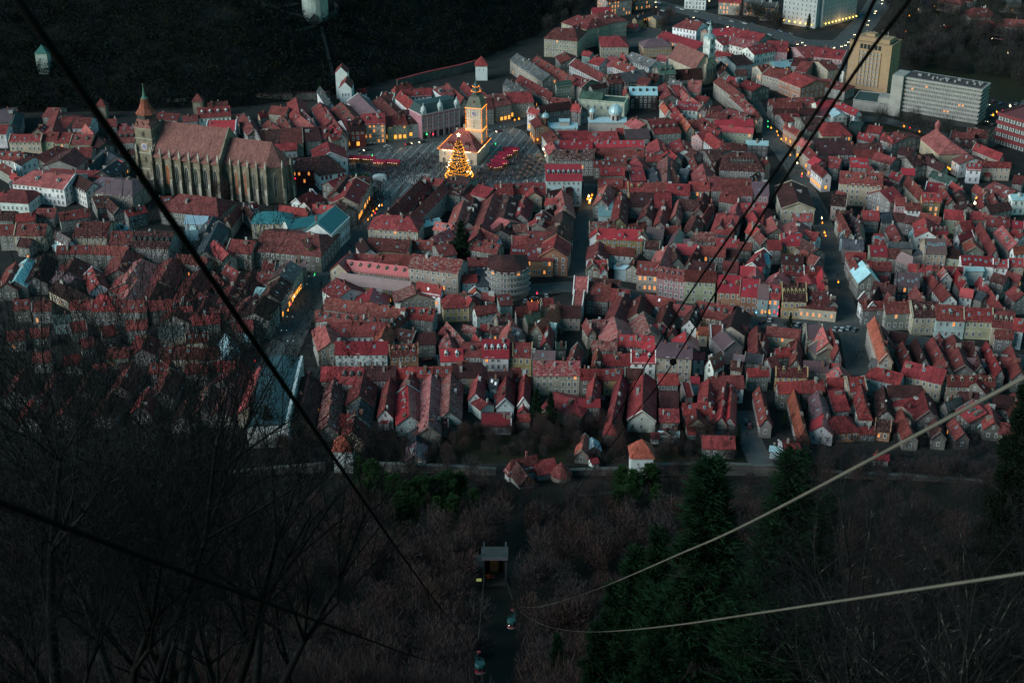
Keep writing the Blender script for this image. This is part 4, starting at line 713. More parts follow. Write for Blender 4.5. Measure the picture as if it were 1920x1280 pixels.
nc = max(3, int((cx1 - L) / 4.6))
for i in range(1, nc + 1):
    x = L + (cx1 - L) * i / nc
    put('buttress', ME_BUT, t, None, (x, -CW, 0), 0, (.8, .8, .93)); put('buttress', ME_BUT, t, None, (x, CW, 0), math.pi, (.8, .8, .93))
    put('tall_window', ME_GWL if i in (2, 3) else ME_GW, t, None, (x - (cx1 - L) / nc / 2, -CW, 3.5), 0, (.62, 1, 1.2))
for (xa, ya), (xb, yb) in zip(hp[1:5], hp[2:6]):
    a = math.atan2(yb - ya, xb - xa); put('tall_window', ME_GW, t, None, ((xa + xb) / 2, (ya + yb) / 2, 3.5), a, (.62, 1, 1.2)); put('buttress', ME_BUT, t, None, (xb, yb, 0), a + .3, (.8, .8, .93))
# its tower
tx0, tx1, ty0, ty1 = -11.2, -.6, -11.5, -1.0
b = MB(); b.box(tx0, tx1, ty0, ty1, 0, 36.4); b.build('tower_wall', M_DSTONE, t)
b = MB()
for zz in (12, 21.5, 30, 36.0): b.box(tx0 - .3, tx1 + .3, ty0 - .3, ty1 + .3, zz, zz + .5)
b.build('string_course', M_SAND, t)
cxm, cym, hw = (tx0 + tx1) / 2, (ty0 + ty1) / 2, (tx1 - tx0) / 2
b = MB(); b.ring([(hw * 1.53, 36.4), (hw * 1.28, 38.4), (hw * 1.02, 41.4)], 4, (cxm, cym), rot=.5); tr = b.build('tower_roof', M_CHROOF, t)
b = MB(); b.ring([(hw * .98, 41.4), (hw * .98, 43.2), (hw * 1.08, 43.3), (hw * 1.08, 43.7)], 8, (cxm, cym), rot=.5); b.build('gallery', plain('dark_timber', (.04, .045, .04)), t)
b = MB(); b.ring([(hw * 1.12, 43.7), (hw * .72, 46.6), (hw * .45, 50), (hw * .36, 52.4)], 8, (cxm, cym), rot=.5); b.build('spire', surf('spire_tiles', col=(.24, .075, .05)), t)
b = MB(); b.ring([(hw * .40, 52.3), (.9, 53.6), (.25, 58.5), (.12, 60)], 8, (cxm, cym)); b.build('spire_needle', plain('green_copper', (.06, .15, .11)), t)
b = MB(); b.octa((cxm, cym, 60.4), .5); b.build('finial', plain('gilded_ball', (.7, .5, .2), .3, .8), t)
for sx in (-.45, 0, .45):
    b = MB(); b.gable(-.7, .7, -1.2, 2.4, 1, 2, 0, 0, 'y'); b.build('tower_dormer', M_CHROOF, tr, loc=(cxm + sx * hw * 1.6, ty0 + 1.2, 37.8))
b = MB(); b.ring([(1.9, 0), (1.9, .25)], 20, mi=0); b.ring([(1.55, .25), (1.55, .33)], 20, mi=1); b.box(-.07, .07, 0, 1.3, .34, .4, 2); b.box(-.9, 0, -.06, .06, .34, .4, 2); b.ring([(.5, .33), (.5, .4)], 10, mi=3)
for k in range(12):
    a = k * math.pi / 6; b.box(1.68 * math.cos(a) - .09, 1.68 * math.cos(a) + .09, 1.68 * math.sin(a) - .09, 1.68 * math.sin(a) + .09, .25, .36, 2)
ME_CLOCK = b.mesh('clock_face', [plain('clock_white', (.72, .68, .66)), plain('clock_blue', (.20, .24, .40)), plain('clock_gold', (.6, .45, .2), .4, .6), plain('clock_red', (.45, .12, .14))])
o = put('clock_face', ME_CLOCK, t, None, (cxm, ty0 - .15, 25.5)); o.rotation_euler = (rad(90), 0, 0)
b = MB(); b.box(-2.6, 2.6, -.12, 0, -2.9, 2.9); b.build('clock_panel', surf('painted_panel', col=(.27, .2, .15)), t, loc=(cxm, ty0 - .01, 25.5))
for zz, hh in ((31.2, 3.2), (16, 3.6), (6, 5)):
    put('tower_window', arch_me('tower_window', .62, hh, M_GLASS, M_DSTONE), t, None, (cxm, ty0, zz)); put('tower_window', ME_GW, t, None, (tx1, cym, zz), math.pi / 2, (.45, 1, hh / 12.5))
for k, (bx, by) in enumerate(((tx0, ty0), (tx1, ty0))): put('buttress', ME_BUT, t, None, (bx, by, 0), 0, (1.1, .9, 1))

# --- the council house with its lit tower
A_, C_, D_ = P(824, 304), P(894, 311), P(921, 285)
F = Frame('council_house', A_, C_); L = F.L; D = max(18, min(30, F.loc(D_)[1])); t = F.o
land(t, 'pale council house with light strung clock tower in the middle of the square', 'town hall')
M_CREAM = surf('cream_plaster', col=(.52, .43, .33), streak=False, lo=.8, hi=1.1); M_CROOF = surf('council_tiles', col=(.21, .07, .07), lo=.85, hi=1.12)
b = MB(); b.box(0, L, 0, D, -.2, 9); b.build('wall', M_CREAM, t)
b = MB()
def hipv(x0, x1, y0, y1, z, xa, xb, ya, yb, z2): return [(x0, y0, z), (x1, y0, z), (x1, y1, z), (x0, y1, z), (xa, ya, z2), (xb, ya, z2), (xb, yb, z2), (xa, yb, z2)]
b.add(hipv(-.8, L + .8, -.8, D + .8, 8.6, 4.5, L - 4.5, 5, D - 5, 13.4), [(0, 1, 5, 4), (1, 2, 6, 5), (2, 3, 7, 6), (3, 0, 4, 7), (3, 2, 1, 0)])
b.add(hipv(3.8, L - 3.8, 4.2, D - 4.2, 13.4, L * .42, L * .6, D / 2 - .2, D / 2 + .2, 18.5), [(0, 1, 5, 4), (1, 2, 6, 5), (2, 3, 7, 6), (3, 0, 4, 7), (4, 5, 6, 7)])
ro = b.build('roof', M_CROOF, t)
b = MB(); b.box(-.5, .5, -.1, .9, -.6, 1.0, 0); b.add([(-.62, -.25, .9), (.62, -.25, .9), (0, -.25, 2.0), (-.62, 1.6, .9), (.62, 1.6, .9), (0, 1.6, 2.0)], [(0, 1, 2), (1, 4, 5, 2), (0, 2, 5, 3), (3, 5, 4)], 1); b.add([(-.3, -.12, -.2), (.3, -.12, -.2), (.3, -.12, .8), (0, -.12, 1.15), (-.3, -.12, .8)], [(0, 1, 2, 3, 4)], 2)
ME_PD = b.mesh('attic_dormer', [plain('pale_dormer', (.5, .45, .38)), M_CROOF, M_GLASS])
for fx in (.22, .30, .44, .66, .74): put('dormer', ME_PD, ro, None, (L * fx, 1.6, 10.8), 0, (1.15,) * 3)
for fx in (.15, .35, .6): put('window', ME_WIN, t, None, (L * fx, -.03, 5.2), 0, (1.2,) * 3)
for fx in (.2, .5, .8): put('window', ME_WIN, t, None, (L + .03, D * fx, 5.2), math.pi / 2, (1.2,) * 3)
for fx in (.12, .4, .62, .86): put('archway', arch_me('archway', .9, 3.2, M_GLASS, M_CREAM), t, None, (L * fx, -.02, .1))
put('chimney', ME_CHIM, ro, (.4, .33, .25), (L * .42, D * .75, 16), 0, (1.8, 1.8, 1.6)); put('chimney', ME_CHIM, ro, (.4, .33, .25), (L * .2, D * .8, 13), 0, (1.8, 1.8, 1.6))
TW = 9.6; ux1 = L - .3; ux0 = ux1 - TW; uy0 = D * .42; uy1 = uy0 + TW
b = MB(); b.box(ux0, ux1, uy0, uy1, 0, 18.5); b.box(ux0 + .2, ux1 - .2, uy0 + .2, uy1 - .2, 18.5, 32); b.build('tower_wall', M_CREAM, t)
b = MB(); b.box(ux0 - .5, ux1 + .5, uy0 - .5, uy1 + .5, 18.3, 19.0); b.box(ux0 - .3, ux1 + .3, uy0 - .3, uy1 + .3, 31.6, 32.2)
for px_ in (ux0 + .7, ux0 + 2.2, ux1 - 2.7, ux1 - 1.2): b.box(px_ - .3, px_ + .3, uy0 + .05, uy0 + .25, 25.3, 31.4)
b.box(ux0 + .1, ux1 - .1, uy0 + .05, uy0 + .25, 25.0, 25.4); b.build('tower_trim', plain('pale_trim', (.62, .57, .48)), t)
cm = ((ux0 + ux1) / 2, (uy0 + uy1) / 2)
b = MB(); q = TW * .7071; b.ring([(q * 1.08, 32.2), (q * .95, 33.6), (q * .82, 36), (q * .62, 38.3), (q * .42, 39)], 4, cm, rot=.5); tr = b.build('tower_roof', plain('green_tower_sheet', (.09, .10, .075), .55, .2), t)
b = MB(); b.ring([(2.3, 39), (2.3, 41.2), (2.7, 41.3), (1.9, 42.2), (1.5, 42.3), (1.5, 44), (1.9, 44.1), (1.2, 45.4), (.5, 46.6), (.15, 49)], 8, cm, rot=.5); b.build('lantern', plain('dark_lantern_sheet', (.05, .09, .08), .55, .2), t)
o = put('clock_face', ME_CLOCK, t, None, (cm[0], uy0 + .1, 28.6)); o.rotation_euler = (rad(90), 0, 0); o.scale = (.82,) * 3
o = put('clock_face', ME_CLOCK, t, None, (ux1 - .1, cm[1], 28.6)); o.rotation_euler = (rad(90), 0, rad(90)); o.scale = (.82,) * 3
for zz in (22.6, 20.0): put('tower_window', ME_WIN, t, None, (cm[0], uy0 + .16, zz), 0, (.7, 1, .7))
put('dormer', ME_PD, tr, None, (cm[0], uy0 + .4, 34.3), 0, (1.1, .8, 1.1))
b = MB()
for (ex, ey) in ((ux0 - .25, uy0 - .25), (ux1 + .3, uy0 - .3), (ux1 + .3, uy1 + .3)):
    bulbs(b, [(ex, ey, 10.5), (ex, ey, 32)], .55, .19)
for zz in (18.7, 32.1): bulbs(b, [(ux0 - .4, uy1 + .4, zz), (ux0 - .4, uy0 - .5, zz), (ux1 + .5, uy0 - .5, zz), (ux1 + .5, uy1 + .4, zz)], .42, .2)
bulbs(b, [(ux0 - .4, uy0 - .5, 18.0), (ux1 + .5, uy0 - .5, 18.0), (ux1 + .5, uy1 + .4, 18.0)], .5, .2)
for zz, rr in ((41.3, 2.9), (44.1, 2.1)): bulbs(b, [(cm[0] + rr * math.cos(a), cm[1] + rr * math.sin(a), zz) for a in [k * math.pi / 4 for k in range(9)]], .5, .18)
bulbs(b, [(-.9, D + .9, 8.7), (-.9, -.9, 8.7), (L + .9, -.9, 8.7), (L + .9, D + .9, 8.7)], .5, .17); bulbs(b, [(-.6, -.6, 9.0), (4.2, 4.8, 13.6)], .6, .16); bulbs(b, [(-.6, D * .6, 9), (3.5, D * .6, 13)], .6, .16)
o = b.build('light_string', M_ORANGE, t); o['kind'] = 'stuff'
b = MB()
for a0, a1 in ((.1, .22), (.26, .42), (.5, .62), (.68, .86)): bulbs(b, [(L * a0, -.5, 8.2), (L * a1, -.5, 8.2)], .5, .26)
bulbs(b, [(L + .5, .5, 8.2), (L + .5, D * .6, 8.2)], .7, .26)
o = b.build('eave_lights', M_WHT, t); o['kind'] = 'stuff'
for k in range(2):
    ld = bpy.data.lights.new('eave_lamp', 'POINT'); ld.energy = 385; ld.color = (1, .55, .25); ld.shadow_soft_size = .8
    lo = bpy.data.objects.new('eave_lamp', ld); COL.objects.link(lo); lo.parent = t; lo.location = (L * .3, -4.5, 6.8) if k == 0 else (L * .5, uy0 - 3.5, 22); ld.energy = (380, 700)[k]

# --- christmas tree
c0 = P(861, 333); t = empty('christmas_tree', c0)
land(t, 'tall conical christmas tree covered in golden lights with a star on top', 'christmas tree')
H = 24.5; rr = np.random.RandomState(3)
def prof(z): return (7.2 * (1 - z / H) ** .9 + .3) * (1 + .10 * math.sin(z * 2.6))
n = 5200; zz = H * (1 - np.sqrt(rr.rand(n))) ; th = rr.rand(n) * 6.283; rad_ = np.array([prof(z) for z in zz]) * (.55 + .45 * rr.rand(n))
C = np.stack([rad_ * np.cos(th), rad_ * np.sin(th), zz + .8], 1); A = rr.randn(n, 3) * .35; Bq = rr.randn(n, 3) * .35; A[:, 2] -= .15
V = np.stack([C, C + A, C + Bq], 1).reshape(-1, 3); put('foliage', npmesh('foliage', V, np.arange(3 * n).reshape(-1, 3), [plain('fir_needles', (.012, .03, .014))]), t)
b = MB(); b.bar((0, 0, 0), (0, 0, H), .5, .08, 6); b.build('trunk', plain('fir_bark', (.05, .035, .025)), t)
b = MB()
for k in range(13):
    z = .6 + (H - 2) * (k / 13) ** 1.08; q = prof(z) * 1.02; nb = max(6, int(6.283 * q / .95))
    for i in range(nb):
        a = 6.283 * i / nb + k; b.octa((q * math.cos(a), q * math.sin(a), z + .9 + .35 * math.sin(a * 3 + k)), R.uniform(.16, .26), 0)
for i in range(330):
    z = H * (1 - math.sqrt(R.random())) * .97; a = R.uniform(0, 6.283); q = prof(z) * R.uniform(.9, 1.04); b.octa((q * math.cos(a), q * math.sin(a), z + .8), R.uniform(.12, .22), 0)
for i in range(150):
    a = 6.283 * i / 150; b.octa((8.0 * math.cos(a), 8.0 * math.sin(a), 1.6 + .4 * math.sin(5 * a)), .2, 0)
o = b.build('light_garland', M_YEL, t); o['kind'] = 'stuff'
b = MB()
for i in range(26): z = R.uniform(1, 12); a = R.uniform(0, 6.283); q = prof(z) * 1.05; b.octa((q * math.cos(a), q * math.sin(a), z + .8), .34, 0)
o = b.build('bright_bulbs', M_WHT, t); o['kind'] = 'stuff'
b = MB(); vs = []
for k in range(10): a = math.pi / 2 + k * math.pi / 5; q = 1.5 if k % 2 == 0 else .6; vs.append((q * math.cos(a), 0, H + 1.6 + q * math.sin(a)))
b.add(vs + [(0, -.35, H + 1.6), (0, .35, H + 1.6)], [(k, (k + 1) % 10, 10) for k in range(10)] + [((k + 1) % 10, k, 11) for k in range(10)]); b.build('star', glow('star_light', (1, .75, .4), 3), t)
ld = bpy.data.lights.new('tree_glow', 'POINT'); ld.energy = 825; ld.color = (1, .6, .2); ld.shadow_soft_size = 6; lo = bpy.data.objects.new('tree_glow', ld); COL.objects.link(lo); lo.parent = t; lo.location = (0, -10.5, 5)

# --- rose palace on the square
F = Frame('rose_palace', P(792, 262), P(862, 247)); L = F.L; t = F.o; Dp = 15
land(t, 'rose pink palace with dark mansard roof and three pale domes facing the square', 'building')
M_ROSE = surf('rose_plaster', col=(.36, .17, .20), streak=False, lo=.85, hi=1.1); M_ROSEL = plain('pale_rose_trim', (.5, .36, .38))
b = MB(); b.box(0, L, 0, Dp, -.2, 16); b.build('wall', M_ROSE, t)
b = MB(); b.add(hipv(-.4, L + .4, -.4, Dp + .4, 16, 1.5, L - 1.5, 3.2, Dp - 3, 21.5), [(0, 1, 5, 4), (1, 2, 6, 5), (2, 3, 7, 6), (3, 0, 4, 7), (4, 5, 6, 7), (3, 2, 1, 0)]); b.build('mansard_roof', plain('dark_teal_sheet', (.035, .065, .065), .45), t)
b = MB(); b.box(-.6, L + .6, -.6, Dp + .5, 15.6, 16.4); b.box(-.3, L + .3, -.3, 0, 5.4, 5.9)
for k in range(8): b.box(L * k / 7 - .35, L * k / 7 + .35, -.22, 0, 0, 15.6)
b.build('cornice', M_ROSEL, t)
for fx in (.06, .5, .94):
    b = MB(); b.box(-1.5, 1.5, -.7, 2, 15.8, 18.4); b.ring([(1.7, 18.4), (1.75, 19.2), (1.5, 20.3), (.9, 21.2), (.35, 21.7), (.3, 22.6), (.08, 23.4)], 10, (0, .6)); b.build('dome', plain('pale_dome_sheet', (.42, .5, .5), .5), t, loc=(L * fx, 0, 0 if fx != .5 else .6))
for r in range(2):
    for k in range(12): put('window', ME_WIN, t, None, (L * (k + .5) / 12, -.05, 6.6 + r * 4.4), 0, (1.15, 1, 1.7))
for k in range(5):
    b = MB(); b.box(-2.0, 2.0, -.12, .05, 0, 4.4, 0); b.box(-2.2, 2.2, -.2, -.1, 4.4, 4.7, 1); b.build('gateway', [plain('dark_gateway', (.015, .02, .02)), M_ROSEL], t, loc=(L * (k + .5) / 5, 0, .1))

# --- domed church right of the square
c = P(1153, 250); t = empty('domed_church', c, 0)
land(t, 'white roofed domed church with large ribbed dome right of the square', 'church')
M_WSHEET = plain('pale_blue_sheet', (.42, .60, .64), .4, .15); M_BEIGE = surf('beige_plaster', col=(.48, .42, .38), streak=False, lo=.85, hi=1.1)
b = MB(); b.gable(-17, 6.5, -4.5, 4.5, 8.5, 10.5); b.build('wall', M_BEIGE, t)
b = MB(); b.gable(-17.4, 7, -5, 5, 8.7, 10.9, 8.5); b.build('roof', M_WSHEET, t)
def drum(nm, par, loc, r, z0, z1, m):
    b = MB(); b.ring([(r * .92, z0), (r * .92, z1), (r * 1.06, z1), (r * 1.06, z1 + .3)], 16, mi=0)
    for k in range(8):
        a = k * math.pi / 4 + .3; b.add([(r * .94 * math.cos(a + s), r * .94 * math.sin(a + s), z) for s, z in ((-.16, z0 + .6), (.16, z0 + .6), (.16, z1 - .7), (-.16, z1 - .7))], [(0, 1, 2, 3)], 1)
    b.build('drum', [m, M_GLASS], par, loc=loc)
    b = MB(); b.ring([(r * 1.05, z1 + .3), (r * 1.06, z1 + r * .4), (r * .9, z1 + r * .85), (r * .6, z1 + r * 1.2), (r * .2, z1 + r * 1.42), (.12, z1 + r * 1.5), (.1, z1 + r * 1.5 + 1.6)], 20)
    for k in range(10):
        a = k * math.pi / 5; pts = [(r * q * math.cos(a), r * q * math.sin(a), z1 + r * z) for q, z in ((1.09, .1), (1.09, .4), (.93, .86), (.62, 1.22), (.2, 1.46))]
        for p, q in zip(pts[:-1], pts[1:]): b.bar(p, q, .09)
    b.build(nm, M_WSHEET, par, loc=loc, smooth=False)
drum('dome', t, (0, 0, 0), 4.1, 8.5, 13.2, M_BEIGE); drum('small_dome', t, (-14.8, -1, 0), 2.0, 9, 14.2, M_BEIGE)
c = P(1022, 262); t = empty('domed_chapel', c, 0)
land(t, 'chapel with brown bell drum and pale metal roofs at the edge of the square', 'church')
b = MB(); b.box(-4, 20, -4, 6, -.2, 8.5); b.box(9, 15, -2, 4, 8.5, 12); b.build('wall', M_BEIGE, t)
b = MB(); b.gable(-4.4, 20.4, -4.4, 6.4, 8.7, 11, 8.5); b.box(8.6, 15.4, -2.4, 4.4, 12, 12.5); b.gable(8.6, 15.4, -2.4, 4.4, 12.5, 13.6, 12.4); b.build('roof', M_WSHEET, t)
drum('dome', t, (0, -1.5, 0), 2.1, 8.5, 15, surf('brown_brick', col=(.22, .12, .08)))

# --- blocks: offices and hotels
def block(name, a, b_, dep, h, wm, label, cat, roofm=None, par=.7):
    F = Frame(name, a, b_); L = F.L; t = F.o; land(t, label, cat)
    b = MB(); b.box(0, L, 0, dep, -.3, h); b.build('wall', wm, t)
    b = MB(); b.box(-.15, L + .15, -.15, dep + .15, h, h + .2); b.build('roof', roofm or M_STEEL, t)
    b = MB(); q = .35
    for x0, x1, y0, y1 in ((-.2, L + .2, -.2, q), (-.2, L + .2, dep - q, dep + .2), (-.2, q, q, dep - q), (L - q, L + .2, q, dep - q)): b.box(x0, x1, y0, y1, h + .2, h + par)
    b.build('parapet', wm, t); return F, L, t
M_HOTEL = surf('hotel_concrete', col=(.31, .305, .28), streak=False, lo=.75, hi=1.1); M_OCH = surf('ochre_render', col=(.33, .225, .135), streak=False, lo=.88, hi=1.1); M_BROWN = plain('brown_felt', (.055, .045, .045), .9)
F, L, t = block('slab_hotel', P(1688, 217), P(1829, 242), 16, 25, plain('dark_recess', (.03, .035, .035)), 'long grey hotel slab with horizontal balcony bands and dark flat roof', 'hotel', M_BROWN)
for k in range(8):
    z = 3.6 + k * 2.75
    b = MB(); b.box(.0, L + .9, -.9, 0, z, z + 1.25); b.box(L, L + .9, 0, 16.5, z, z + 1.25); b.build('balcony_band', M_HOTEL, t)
    for i in range(22):
        me = ME_WLIT if (k, i) in ((6, 6), (5, 2), (3, 16), (3, 17), (1, 12), (1, 13)) else ME_WIN
        put('window', me, t, None, (L * (i + .5) / 22, -.05, z + 1.25), 0, (1.5, 1, .9))
b = MB(); b.box(-.2, L + 1, -1, 17, 25.2, 26.4); b.build('roof_band', M_HOTEL, t)
b = MB(); b.box(-7.5, .05, -3.2, 11, 0, 27.3); b.build('end_slab', M_HOTEL, t)
b = MB(); b.box(.4, L - .4, .6, 15, 26.4, 26.6); b.build('roof_deck', M_BROWN, t)
M_UNIT = plain('roof_unit_paint', (.22, .23, .23))
for i in range(22):
    x = R.uniform(.12, .97) * L; y = R.uniform(2, 13); b = MB(); b.box(-.6, .6, -.5, .5, 0, 1.2); b.box(-.4, .4, -.3, .3, 1.2, 1.5); b.build('roof_unit', M_UNIT, t, loc=(x, y, 26.6))
F, L, t = block('hotel_podium', P(1598, 206), P(1688, 217), 22, 6.5, M_HOTEL, 'low hotel podium with dark roof and glass pyramid beside the grey slab', 'podium', plain('teal_felt', (.03, .06, .06), .9))
b = MB(); px0 = L * .80; b.add([(px0 - 5, 3, 6.8), (px0 + 5, 3, 6.8), (px0 + 5, 12, 6.8), (px0 - 5, 12, 6.8), (px0, 7.5, 12)], [(0, 1, 4), (1, 2, 4), (2, 3, 4), (3, 0, 4)]); py = b.build('glass_pyramid', plain('teal_glass', (.04, .14, .13), .1, 0, .8), t)
b = MB()
for i in range(4):
    for a, c in (((px0 - 5 + i * 2.5, 3, 6.8), (px0, 7.5, 12)), ((px0 + 5, 3 + i * 3, 6.8), (px0, 7.5, 12))): b.bar(a, c, .14)
b.bar((px0 - 5, 3, 6.8), (px0 + 5, 3, 6.8), .2); b.build('glazing_bar', M_FRAME, py)
b = MB(); b.box(L * .5, L * .97, 1, 12, 6.5, 10.5); b.build('raised_hall', M_HOTEL, t)
F, L, t = block('tower_hotel', P(1585, 163), P(1662, 176), 19, 33, M_OCH, 'tall ochre hotel tower with grid of windows and recessed top storey', 'hotel', plain('grey_felt', (.07, .07, .068), .9))
for i in range(7):
    x = L * (.24 + .52 * i / 6)
    b = MB(); b.box(x - .35, x + .35, -.6, 0, 3, 27.5); b.build('pier', M_OCH, t)
    if i < 6:
        for k in range(8): put('window', ME_WIN, t, None, (x + L * .52 / 12, -.06, 3.6 + k * 3.05), 0, (1.25, 1, .9))
for k in range(8): put('window', ME_WIN, t, None, (L * .1, -.06, 4 + k * 3.3), 0, (.7, 1, .6))
for k in range(8): put('window', ME_WIN, t, None, (L + .06, 5, 4 + k * 3.3), math.pi / 2, (.8, 1, .8)); put('window', ME_WIN, t, None, (L + .06, 12, 4 + k * 3.3), math.pi / 2, (.8, 1, .8))
for i in range(6):
    b = MB(); b.box(-1.0, 1.0, -.1, 0, 0, 3.2); b.build('loggia', M_GLASS, t, loc=(L * (.24 + .52 * (i + .5) / 6), -.02, 28.8))
b = MB(); b.box(L * .14, L * .9, 3, 15, 33.2, 36); b.box(L * .3, L * .5, 6, 12, 36, 38); b.build('roof_house', M_OCH, t)
for i in range(5): b = MB(); b.bar((0, 0, 33), (0, 0, R.uniform(36.5, 40)), .12); b.build('mast', M_FRAME, t, loc=(L * R.uniform(.1, .9), R.uniform(2, 16), 0))
M_PAL = surf('pale_palace_stone', col=(.38, .41, .41), streak=False, lo=.85, hi=1.1)
for (a, c_, dp, nw, lb) in (((1466, 44), (1528, 54), 20, 8, 'white palace block with arched lamp lit ground floor beside the boulevard'), ((1540, 52), (1604, 36), 16, 10, 'long white palace wing lit by a row of yellow lamps')):
    F, L, t = block('county_palace', P(*a), P(*c_), dp, 24, M_PAL, lb, 'palace', plain('palace_roof', (.2, .1, .09)))
    for r in range(5):
        for k in range(nw): put('window', ME_WIN, t, None, (L * (k + .5) / nw, -.05, 5 + r * 3.8), 0, (1.2, 1, 1.3))
        for k in range(4): put('window', ME_WIN, t, None, (L + .05, dp * (k + .5) / 4, 5 + r * 3.8), math.pi / 2, (1.2, 1, 1.3))
    for k in range(nw - (nw == 8) * 2):
        b = MB(); b.octa((L * (k + .5) / (nw - (nw == 8) * 2), -2.2, 3.2), .75); b.build('wall_lamp', glow('palace_lamp', (1, .62, .10), 3), t)
    ld = bpy.data.lights.new('palace_glow', 'POINT'); ld.energy = 495; ld.color = (1, .6, .3); ld.shadow_soft_size = 3; lo = bpy.data.objects.new('palace_glow', ld); COL.objects.link(lo); lo.parent = t; lo.location = (L * .5, -4, 3)
M_RBAND = plain('red_band', (.16, .025, .03), .6)
F, L, t = block('red_banded_store', P(1864, 268), P(1965, 300), 40, 19, plain('store_dark', (.05, .06, .06)), 'modern store with dark red horizontal bands at the right edge', 'store', M_RBAND)
for k in range(4):
    b = MB(); b.box(-.7, L, -.7, 0, k * 5 + 3, k * 5 + 5); b.box(-.7, 0, 0, 40, k * 5 + 3, k * 5 + 5); b.build('band', M_RBAND, t)
    for i in range(9): put('window', ME_WIN, t, None, (L * (i + .5) / 9, -.05, k * 5 + .6), 0, (2.6, 1, 1.45)); put('window', ME_WIN, t, None, (-.05, 3 + i * 4.2, k * 5 + .6), -math.pi / 2, (2.6, 1, 1.45))
# dark netting covered block
F, L, t = block('netted_building', P(1588, 268), P(1611, 271), 9, 11, plain('green_netting', (.012, .03, .032), .9), 'small block wrapped in dark green scaffold netting among the roofs', 'building', plain('netting_top', (.015, .03, .03)))
# derelict pale green building
F, L, t = block('roofless_building', P(1084, 215), P(1170, 222), 13, 10, surf('pale_green_plaster', col=(.46, .50, .40), streak=False), 'half roofless pale green building with sagging green roof', 'building', surf('green_sheets', col=(.05, .10, .075)))
for k in range(7): put('window', ME_WIN, t, None, (L * (k + .5) / 7, -.05, 5), 0, (1.3, 1, 1.5))
b = MB(); b.gable(0, L * .5, 1, 12, 10.2, 14.5, 10.1); b.build('broken_roof', surf('green_torn_sheet', col=(.05, .095, .07)), t)
# curved apartment house
b = MB(); t = empty('curved_apartments', P(952, 548)); land(t, 'curved grey apartment house with white balcony rows at the small place', 'building')
M_APT = surf('apartment_render', col=(.19, .165, .145), streak=False)
def arcpts(r, n=9): return [(r * math.sin(a), -r * math.cos(a)) for a in np.linspace(rad(-70), rad(75), n)]
ap = arcpts(10.5); bk = [(9, 12), (-9, 12)]; ring = ap + bk; n = len(ring)
b.add([(x, y, 0) for x, y in ring] + [(x, y, 14.5) for x, y in ring], [(k, (k + 1) % n, n + (k + 1) % n, n + k) for k in range(n)]); b.build('wall', M_APT, t)
b = MB(); b.add([(x * 1.05, y * 1.05, 14.5) for x, y in ring] + [(x * .35, y * .35, 18) for x, y in ring], [(k, (k + 1) % n, n + (k + 1) % n, n + k) for k in range(n)] + [tuple(range(n, 2 * n))]); b.build('roof', M_TILE, t, RC['d'])
for k in range(4):
    z = 3.2 + k * 3; b = MB(); o_ = arcpts(11.6); i_ = arcpts(10.4)
    b.add([(x, y, z) for x, y in o_] + [(x, y, z + 1) for x, y in o_] + [(x, y, z + 1) for x, y in i_] + [(x, y, z) for x, y in i_], [(j, j + 1, 10 + j, 9 + j) for j in range(8)] + [(9 + j, 10 + j, 19 + j, 18 + j) for j in range(8)] + [(27 + j, 28 + j, j + 1, j) for j in range(8)]); b.build('balcony', plain('balcony_panel', (.21, .22, .22)), t)
    for j in range(8):
        x, y = (ap[j][0] + ap[j + 1][0]) / 2, (ap[j][1] + ap[j + 1][1]) / 2; a = math.atan2(ap[j + 1][1] - ap[j][1], ap[j + 1][0] - ap[j][0])
        put('window', ME_WLIT if (k, j) in ((3, 1), (3, 5)) else ME_WIN, t, None, (x * 1.01, y * 1.01, z + .9), a, (1.7, 1, 1.1))

# --- teal roofed museum, big grey hall
def bighouse(name, px, h, e, wc, rm, label, cat, ncol=8, nrow=2, fl=''):
    r1, r2, ep = P(*px[0], h), P(*px[1], h), P(*px[2], e)
    d = r2 - r1; L = d.length; rot = math.atan2(d.y, d.x); n = Vector((-d.y, d.x, 0)).normalized(); mid = (r1 + r2) / 2; w = abs((ep - mid).dot(n)) - .4
    t = empty(name, (mid.x, mid.y, 0), rot); land(t, label, cat); h1, h2 = 'i' in fl or 'H' in fl, 'j' in fl or 'H' in fl
    wb, x0, x1 = wall_mesh(L, w, e, h, h1, h2); wb.build('wall', M_WALL, t, wc); ro = roof_mesh(L, w, e, h, h1, h2).build('roof', rm, t)
    s = 1 if (-mid.x * -math.sin(rot) - mid.y * math.cos(rot)) > 0 else -1
    for r in range(nrow):
        for k in range(ncol): put('window', ME_WIN, t, None, (x0 + (x1 - x0) * (k + .5) / ncol, s * (w + .03), 1.8 + r * e / nrow), 0 if s < 0 else math.pi, (1.3, 1, 1.6))
    for sx, xx in ((-1, x0), (1, x1)):
        for r in range(nrow):
            for k in (-.5, 0, .5): put('window', ME_WIN, t, None, (xx + sx * .03, k * w, 1.8 + r * e / nrow), sx * math.pi / 2, (1.1, 1, 1.2))
    return t, ro, L, w, s, x0, x1
M_TEAL = plain('teal_roof_sheet', (.035, .17, .19), .45, .1)
t, ro, L, w, s, x0, x1 = bighouse('museum', ((594, 418), (628, 386), (641, 422)), 17.5, 12, (.56, .62, .62), M_TEAL, 'large pale museum with teal metal gabled roof at the end of the wide street', 'museum', 9, 2)
b = MB(); b.box(x0 - .3, x1 + .3, s * w - .4 * (s < 0), s * w + .4 * (s > 0), 11.2, 12.3); b.box(x0 - .3, x1 + .3, s * w - .3 * (s < 0), s * w + .3 * (s > 0), 5.6, 6.0); b.build('cornice', plain('pale_cornice', (.62, .66, .65)), t)
